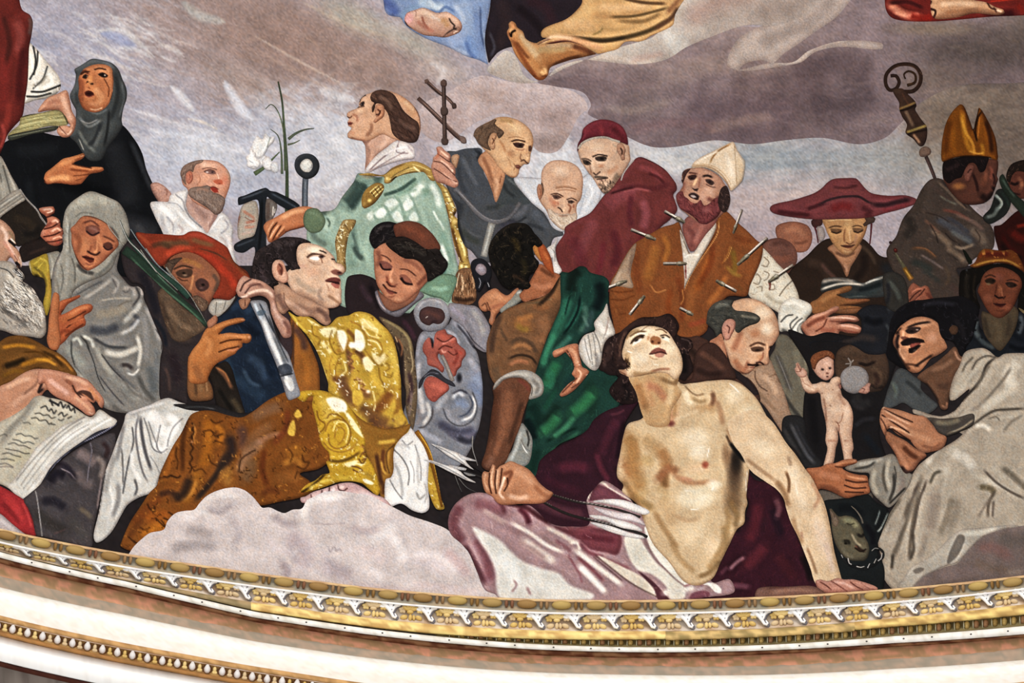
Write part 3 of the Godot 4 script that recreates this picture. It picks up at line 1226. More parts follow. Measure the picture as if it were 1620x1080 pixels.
func paint_heaven() -> void:
	draw("""
! painted_person | seated figure in pale blue robe showing one bare sole, at the top edge | painted person | heavenly figures along the top edge
@ 560 0 5.4
#blue_robe 7f93b9 220,-300! 1200,-300! 1170,0 1120,330 1145,552! 1060,510 960,480 800,400 620,330 480,250 420,190 400,150 340,140 290,125 262,80
s 5568a4 110 .8 250,0 320,60 360,130
s 7d96b4 60 .6 400,160 470,80 560,50
s aebfd0 90 .7 560,0 680,60 780,60
s c0ccd8 40 .6 640,0 700,60 760,70
s 5c78ae 30 .7 640,80 720,110 780,60 860,100
s 93a6c6 160 .7 900,0 960,140 940,300
s b1bdd2 50 .5 860,40 930,150 900,260
s 6f8abb 110 .6 980,300 1000,400 1060,500
s 5670a8 40 .6 960,360 990,450 1030,490
s 7187b4 60 .6 1040,100 1060,260 1090,440
s 4f6390 20 .7 1080,60 1085,260 1110,400
s 9fb1cc 16 .7 1110,270 1120,380 1135,520
s 95a5c8 120 .7 800,360 880,330 920,240
s a9b5cb 60 .5 820,420 900,440 960,470
#foot c39a86 430,170 450,112 520,85 590,65 660,90 700,108 730,108 790,100 850,130 905,175 925,225 915,260 890,282 850,300 780,320 700,312 600,300 500,250 444,210 | bare sole of a foot seen from below
v 110 7d5648 .7 dcb9a4 .6
s d89a98 100 .8 470,110 460,160 490,190
s a5604e 24 .7 580,140 600,200 640,250
s b0705f 40 .6 540,180 600,230 680,270
s d8bba6 60 .6 580,90 640,120 690,150
s cdbcb4 30 .6 660,140 710,160 740,180
s b98a5c 60 .6 740,170 780,180 800,230
s e0b49a 50 .7 800,120 860,160 890,200
h 4b3a36 9 .8 815,160 830,190 860,220 850,240 870,250
t 3c2e2c 16 .8 760,315 800,280 850,250 890,235
s d9b8a0 14 .8 850,285 870,270 890,265
h 4d3a38 7 .8 430,180 470,230 560,290 700,316 780,320
h 8c6055 5 .6 520,85 532,110 528,140
h 3b3540 7 .6 450,105 520,78 590,60 670,86 730,108
! painted_person | figure in near-black robe and ochre mantle with one bare foot stretched out | painted person | heavenly figures along the top edge
#dark_robe 2c242b 1170,-300! 2400,-300! 2100,160 1760,360 1500,420 1350,400 1240,440 1190,490 1150,545! 1118,330 1165,40
s 372a2c 120 .6 1260,0 1300,200 1230,400
s 21191e 90 .7 1400,60 1560,200 1640,320
s 39232a 110 .6 1480,0 1640,60 1700,200
s 44464f 30 .5 1170,480 1200,400 1160,280
@ 780 0 5.0625
#foot b07a4c 150,168 182,190 190,215 240,255 262,310 340,345 440,330 560,330 700,350 830,432! 700,462 620,480 500,520 455,545 440,600 400,640 350,636 300,590 230,510 170,420 140,330 118,290 112,250 128,225 125,190 | bare foot with the heel down
v 100 6a3c20 .6 cfa67c .6
s 8d4d2a 40 .8 160,320 230,450 300,560 350,620
s 7a3f22 30 .6 190,340 260,440 290,470
s bfa27e 70 .8 220,270 300,380 360,460
s a8926a 60 .6 360,400 480,400 580,390
s b0977a 40 .6 430,370 560,360 640,370
s 6b3a26 50 .7 640,370 740,400 800,430
s 5d3420 30 .7 480,520 600,470 700,450
s d3a673 40 .7 380,570 420,590 410,540
s 7b4020 26 .7 320,600 370,630 430,600
h 20130f 12 .9 130,270 145,290 150,260 175,245
s c98658 24 .9 150,180 160,210 175,225
s c07a50 16 .8 122,250 128,290 135,310
#mantle c79b68 690,-280! 1760,-280! 1530,0 1455,125 1440,200 1260,290 1190,330 1060,335 1000,390 930,412 840,432! 700,360 600,335 480,350 356,360! 350,345 440,300 395,302 383,262 420,220 590,150 690,60 715,10
s d6ab76 120 .6 760,30 720,120 600,190
s dcae80 100 .5 560,200 700,200 800,200
s b8895a 60 .6 800,120 1000,130 1200,90
s 6d5636 26 .8 940,135 1120,130 1300,90 1400,60
s 8c6c45 40 .7 1000,165 1200,170 1340,110
s e0b285 70 .5 850,60 1050,60 1250,40
s 6a4c33 30 .8 1050,-10 1200,20 1380,30
s 5d4a30 44 .9 620,290 760,315 900,320 1100,290 1260,240 1420,150
s 4a3a28 30 .8 760,320 900,330 1060,300
s 6e4a36 40 .8 1300,230 1420,150 1480,60
s 8e5f42 50 .7 1400,100 1470,20 1520,-40
s d29a70 60 .9 480,300 620,310 760,350 880,390
s e0b894 30 .8 380,345 470,295 560,295 640,310
s 6d2f30 26 .8 430,355 540,335 620,340 720,375
s 7c4338 10 .8 360,352 430,320 460,315
s c89a63 40 .7 880,400 960,390 1020,370
s b88f5c 30 .6 880,230 960,240 1060,225
s 8d7a4a 20 .6 800,280 860,250 880,220
s d8a878 16 .6 500,270 640,280 760,290
! painted_person | reclining figure in dark red with one bare foot, at the upper right corner | painted person | heavenly figures along the top edge
@ 1215 0 4
#red_robe 6e2420 740,-200! 1800,-200! 1800,60 1690,90 1560,100 1420,105 1200,125 1060,135 900,135 800,120 760,90 740,30
s c07a60 60 .8 770,30 860,90 960,110
s d08a70 24 .6 800,80 880,100 950,90
s 4a1a1c 30 .8 770,20 880,12 980,50
s 8a2018 60 .8 900,100 980,120 1040,110
s 3e1216 70 .8 1320,30 1420,80 1560,90
s a02818 14 .8 1400,10 1600,-10
s 7a2018 40 .7 1580,30 1620,80
#foot b98a68 1040,-20 1150,-40 1300,0 1380,15 1440,45 1490,62 1498,80 1470,95 1400,92 1300,85 1200,110 1080,122 1045,110 1030,60
v 50 5a3020 .6 d8ac88 .5
s d8b090 40 .7 1090,30 1200,20 1310,30
s 9c6a4a 30 .6 1120,80 1240,70 1340,70
h 5a3026 8 .8 1390,20 1410,50 1440,60
h 5a3026 7 .7 1430,50 1445,75
s e0b498 16 .8 1450,65 1480,75
h 3a1a18 10 .8 1030,10 1020,50 1060,70 1040,130
""")


func paint_back_left() -> void:
	draw("""
! painted_person | nun in black habit and dark grey veil looking up with parted lips | painted person
@ 0 0 4
#habit 15171b 30,900 200,830 400,860 500,800 640,760 760,780 850,880 900,970 930,1080 1030,1290 1080,1420 1060,1700 880,1760 600,1700 300,1600 60,1400 0,1150 0,940
s 2b2d31 160 .6 700,900 780,1100 820,1300
s 34363a 40 .5 830,900 900,1060 960,1200
s 0a0c10 120 .8 300,1100 500,1180 700,1250
s 202327 90 .6 100,950 250,950 360,930
s 1d2024 60 .6 180,1150 200,1300 260,1400
s 3a3b40 160 .6 760,1420 900,1450 980,1500
s 4a4a4c 60 .4 860,1420 920,1500 940,1560
c 3a3d40 8 .2 60 60 80 40 .2
#veil 45494a 540,395 580,372 640,378 710,400 750,440 775,500 800,560 802,620 780,690 770,760 775,800 740,860 690,920 640,1010 560,1010 480,900 440,860 470,780 480,700 450,640 442,600 470,540 480,470 470,440 500,420
v 60 26282a .6 6e7478 .5
s 5d6367 26 .7 490,430 560,385 660,390 720,430
s 2f3335 34 .7 730,470 745,600 700,760
s 5b6063 18 .6 770,520 785,620 755,740
s 6a6c6b 20 .7 500,740 560,800 640,760
s 7a7877 10 .7 510,760 560,780 620,755
s 6a6c66 24 .6 500,830 540,900 600,960
s 8b8880 8 .7 500,880 530,950
s 34373a 30 .8 640,780 600,880 560,920
s 5c5e5c 30 .6 640,830 600,930
s 2a2c2e 20 .8 690,700 680,820 660,920
s 3c4042 20 .7 480,580 490,660
s 606566 14 .5 560,700 620,720 680,690
>face b5714a 500,560 496,500 515,455 540,430 600,408 660,408 705,430 718,490 715,560 705,620 680,668 640,700 600,712 560,704 530,690 510,660 495,610
v 60 7c4028 .55 cc8a60 .5 -60
s 6a3526 20 .7 500,470 540,450 560,470
s 8a4a30 40 .6 510,500 520,580 510,640
s c98c62 50 .7 600,560 640,620 620,660
s c08058 60 .6 620,440 660,440 690,470
h 3b2018 6 .8 600,440 630,432 668,440
h 3b2018 6 .7 515,470 540,455 565,452
f 241a1c .9 6 620,470 650,458 685,480 660,492
o d8c8b8 .95 664,476 9,7
o 141012 .9 652,470 9,8
f 2c1c1a .85 6 520,490 540,468 560,480 545,498
o c8b09c .7 552,482 6,5
s c8834e 30 .7 575,480 570,520 570,540
t 2c1412 14 .9 545,525 560,515 575,535
o 201010 .9 583,530 12,10
s d08c58 16 .7 560,505 570,530
s 8c4c30 14 .6 555,550 570,560
f 5a201c .95 6 535,585 560,572 590,585 596,600 565,612 540,602
o 2c0e10 .9 562,592 24,7
s 9a5040 8 .8 540,604 565,614 592,602
s c58a66 30 .5 570,650 600,660 640,640
s e0b898 10 .7 570,690 610,695 650,680
s a86038 12 .6 680,560 690,600
h 5a2c1c 5 .6 660,500 690,560 685,610
h 2a1c1a 6 .6 715,440 718,560 700,640
""")
	draw("""
@ 0 240 5.4
#hand ba7048 375,235 390,180 440,140 500,90 540,60 600,45 680,22 715,12 725,30 700,62 640,88 625,100 700,120 760,132 800,128 880,135 888,155 850,175 770,190 745,215 720,245 690,275 640,285 560,275 480,268 400,278 378,262
v 60 7a3c22 .5 d8945f .6 -100
s d99a68 60 .7 420,240 520,220 600,230
s d08a5a 40 .6 520,110 580,90 640,70
s 8c4426 26 .7 600,150 680,160 760,165
h 5c2816 7 .7 620,105 700,125 780,140
h 6a3018 6 .6 630,205 700,200 760,190
h 6a3018 5 .6 650,245 700,230
h 4a2012 6 .7 690,30 722,20
s e8b088 12 .7 690,40 712,32
s a04a2c 20 .6 730,110 770,110 800,120
s 7a3020 12 .6 690,100 740,95 790,90
h 4a1e12 8 .7 375,240 400,280 480,270 600,285 680,278
""")
	draw("""
! painted_person | figure in dark red robe with white sleeve at the left edge, holding a book | painted person
@ 0 0 4
#white_sleeve d8d2c6 180,270 230,310 280,370 340,440 375,490 385,550 360,590 300,620 220,635 150,650 140,400
v 40 6a655c .5 ece8e0 .4
h 3a3c3e 8 .8 210,290 225,380 215,470
h 3a3c3e 8 .8 240,320 230,420 190,500
h 45474a 7 .7 300,420 270,500 210,560
h 26282a 9 .8 380,540 330,560 270,580 200,580
h 2c2e30 9 .7 170,610 240,610 320,590
s efece4 30 .8 310,460 330,520 270,560
s 8a857a 22 .6 210,540 260,520 290,480
s f2efe8 14 .8 190,330 205,420
c f4f2ee 5 .9 16 26 80 20 .1
#hand c08a70 250,680 300,620 370,590 420,570 440,620 455,700 480,750 475,810 455,850 420,870 380,860 360,830 370,800 410,790 440,800 445,790 420,770 400,740 380,700 300,700 240,710 | hand with a bent wrist gripping the top of the book
v 40 7c4836 .6 dca88c .5
s d8a890 40 .7 390,600 420,680 450,760
s b87860 30 .6 300,660 350,640 380,650
h 6a382a 7 .7 400,740 430,780 440,800
s e8c0a8 14 .7 390,830 430,850 455,820
h 7a4434 6 .6 375,800 400,830 420,850
#red_robe 6b2a25 -300,-300! 120,-300! 120,-40 140,60 190,95 208,140 200,220 185,300 180,420 175,520 160,620 140,740 90,800 50,850 30,900 10,950 -20,1000 -300,1050!
v 60 451a1a .6 83403a .4
s 84403a 70 .7 100,130 130,220 110,330
s 5a4a46 40 .7 190,110 200,150 190,220
s 4c1a1c 60 .7 150,300 130,480 120,640
s 7e2c28 80 .6 40,350 30,500 10,700
s 8a352c 50 .6 60,650 40,780 10,880
s 4a2420 40 .6 20,100 60,260 40,400
s 96403a 26 .6 10,780 30,860 0,940
! painted_book | thick yellow-green book held level by the red-robed figure | painted book
#page_block a39c6c 135,740 250,715 378,700 430,785 300,800 180,830 50,862 70,830 120,790
g 7c7650 .3 100,830 380,710
h 6f6a48 4 .5 130,760 250,735 390,722
h 6f6a48 4 .5 110,790 250,755 400,742
h c5bd8e 4 .6 100,800 250,770 405,757
h 6f6a48 4 .5 90,825 250,790 415,770
h 4a4830 6 .7 140,738 250,713 378,698 432,785
c c8c08c 4 .4 30 70 -12 6 .05
#cover 3e4138 50,860 180,828 330,800 372,800 350,825 200,850 60,890
h 6a6e5c 6 .6 60,866 200,838 340,808
! painted_person | mostly hidden figure in pale grey cloak at the left edge, below the red robe | painted person
#grey_cloak 8f8b82 -80,980! 0,985 30,1030 70,1110 120,1200 130,1280 80,1330 0,1380 -80,1400!
h 5a5852 7 .6 20,1050 50,1160 80,1280
h 5a5852 7 .5 0,1100 20,1200 40,1300
s b3aea2 20 .6 20,1010 70,1130 110,1240
s a8a296 30 .6 10,1150 30,1260
""")
	draw("""
! painted_person | bald man whose head alone shows between the nun and the white-shirted man | painted person
@ 200 230 5.4
#head b98d7e 205,335 245,314 300,330 350,370 385,415 370,470 300,500 240,430
v 40 7d5a50 .5 cba292 .5 -45
s 9a6a5a 20 .6 330,370 350,400 340,430
s c49a8c 30 .5 260,350 300,380
! painted_person | ruddy bearded man in an open white shirt, looking up over the red hat | painted person
#chest b89488 510,380 700,480 775,560 765,650 700,750 620,700 540,620 500,500
s 9c7a72 60 .6 560,480 620,560 690,620
s c8a296 50 .6 600,620 660,690 690,720
s 8f6c66 30 .6 760,570 740,650 700,700
s d0aca0 16 .5 640,700 690,735 700,650
#shirt d5d3d2 205,490 300,478 360,480 368,435 420,400 500,380 530,370 520,440 510,500 530,570 590,640 650,700 690,748 730,680 770,620 800,570 850,590 890,650 912,720 905,820 920,900 940,1100 600,1100 330,780 290,700 240,600
v 30 8c8c94 .5 f2f2f4 .4
s f0eef0 60 .8 280,520 340,560 420,640
s f4f2f4 26 .8 440,560 520,650 600,710
h 8c8a92 7 .7 420,420 480,470 500,540 550,620 640,700
h 9a98a0 6 .6 360,490 430,500 490,560
s b0acb4 16 .7 340,600 400,680 400,740
s c4a8a4 26 .5 440,680 480,720 470,750
s b5b2b8 40 .6 300,600 320,700 350,760
s fafafa 14 .8 700,740 740,690 790,620 830,600
s a9a6b0 18 .7 830,620 870,690 800,760
s e8dedc 40 .7 840,760 880,800 890,900
s c2aca8 30 .5 800,780 850,830 860,900
#head c89078 470,230 490,185 540,150 620,126 700,124 780,138 850,190 888,260 886,330 872,380 850,440 830,500 820,560 770,580 720,560 640,520 560,470 530,400 520,370 480,330
v 60 9a6650 .45 dcac94 .4
o d99c80 .8 650,290 90,60
o d07a60 .7 840,300 40,60
o d8a890 .7 720,170 110,40
o e0b8a0 .6 660,160 40,50
s a87058 14 .5 620,250 630,300 600,340
h 6e4a40 6 .7 650,200 700,190 770,205
f 7a5a58 .8 5 660,225 700,208 740,212 768,238 735,248 690,240
o e8ddd6 .9 690,228 18,9
o 3a2c34 .8 735,228 14,11
h 5c3a34 6 .7 665,222 710,206 755,220
s cf9078 14 .7 790,230 805,260 810,290
s e2b29a 12 .7 775,240 785,270 790,290
f c85c40 .8 12 740,300 770,290 815,295 822,330 790,335 750,318
o 8a3a30 .7 795,325 16,8
f b8382c .9 8 715,365 745,352 780,372 785,400 755,405 735,390
o d24c38 .8 765,390 16,12
h 6a2c28 5 .7 712,360 745,352 782,372
o d89a84 .8 700,330 40,30
s 9a9484 16 .5 855,210 880,260 880,300
o c08064 .5 850,380 24,50
>ear c87c64 505,240 530,215 560,230 570,270 560,310 530,330 510,300
v 18 8a4c40 .6 dca08c .5
s 8c4c40 8 .7 535,245 545,270 535,300
>hair 8a7266 460,240 480,185 530,150 600,128 660,124 640,150 600,160 580,190 570,230 540,215 510,240 505,300 515,340 490,320 470,280
c 5c463e 5 .4 40 50 -60 40
c b09a8c 4 .4 30 40 -60 40
>beard 857268 540,370 580,355 640,350 690,340 720,350 715,370 740,400 780,410 830,440 845,470 825,540 800,580 760,590 700,540 620,490 560,450 530,420
v 30 5e4c46 .5 9c8a7c .4
c 5a4842 5 .4 60 50 70 40
c b4a294 4 .35 50 45 70 40
s 9a8a80 20 .5 690,480 740,520 770,560
s a8806e 30 .5 600,380 650,370 700,390
c 6a4c44 3 .5 14 30 20 20
""")


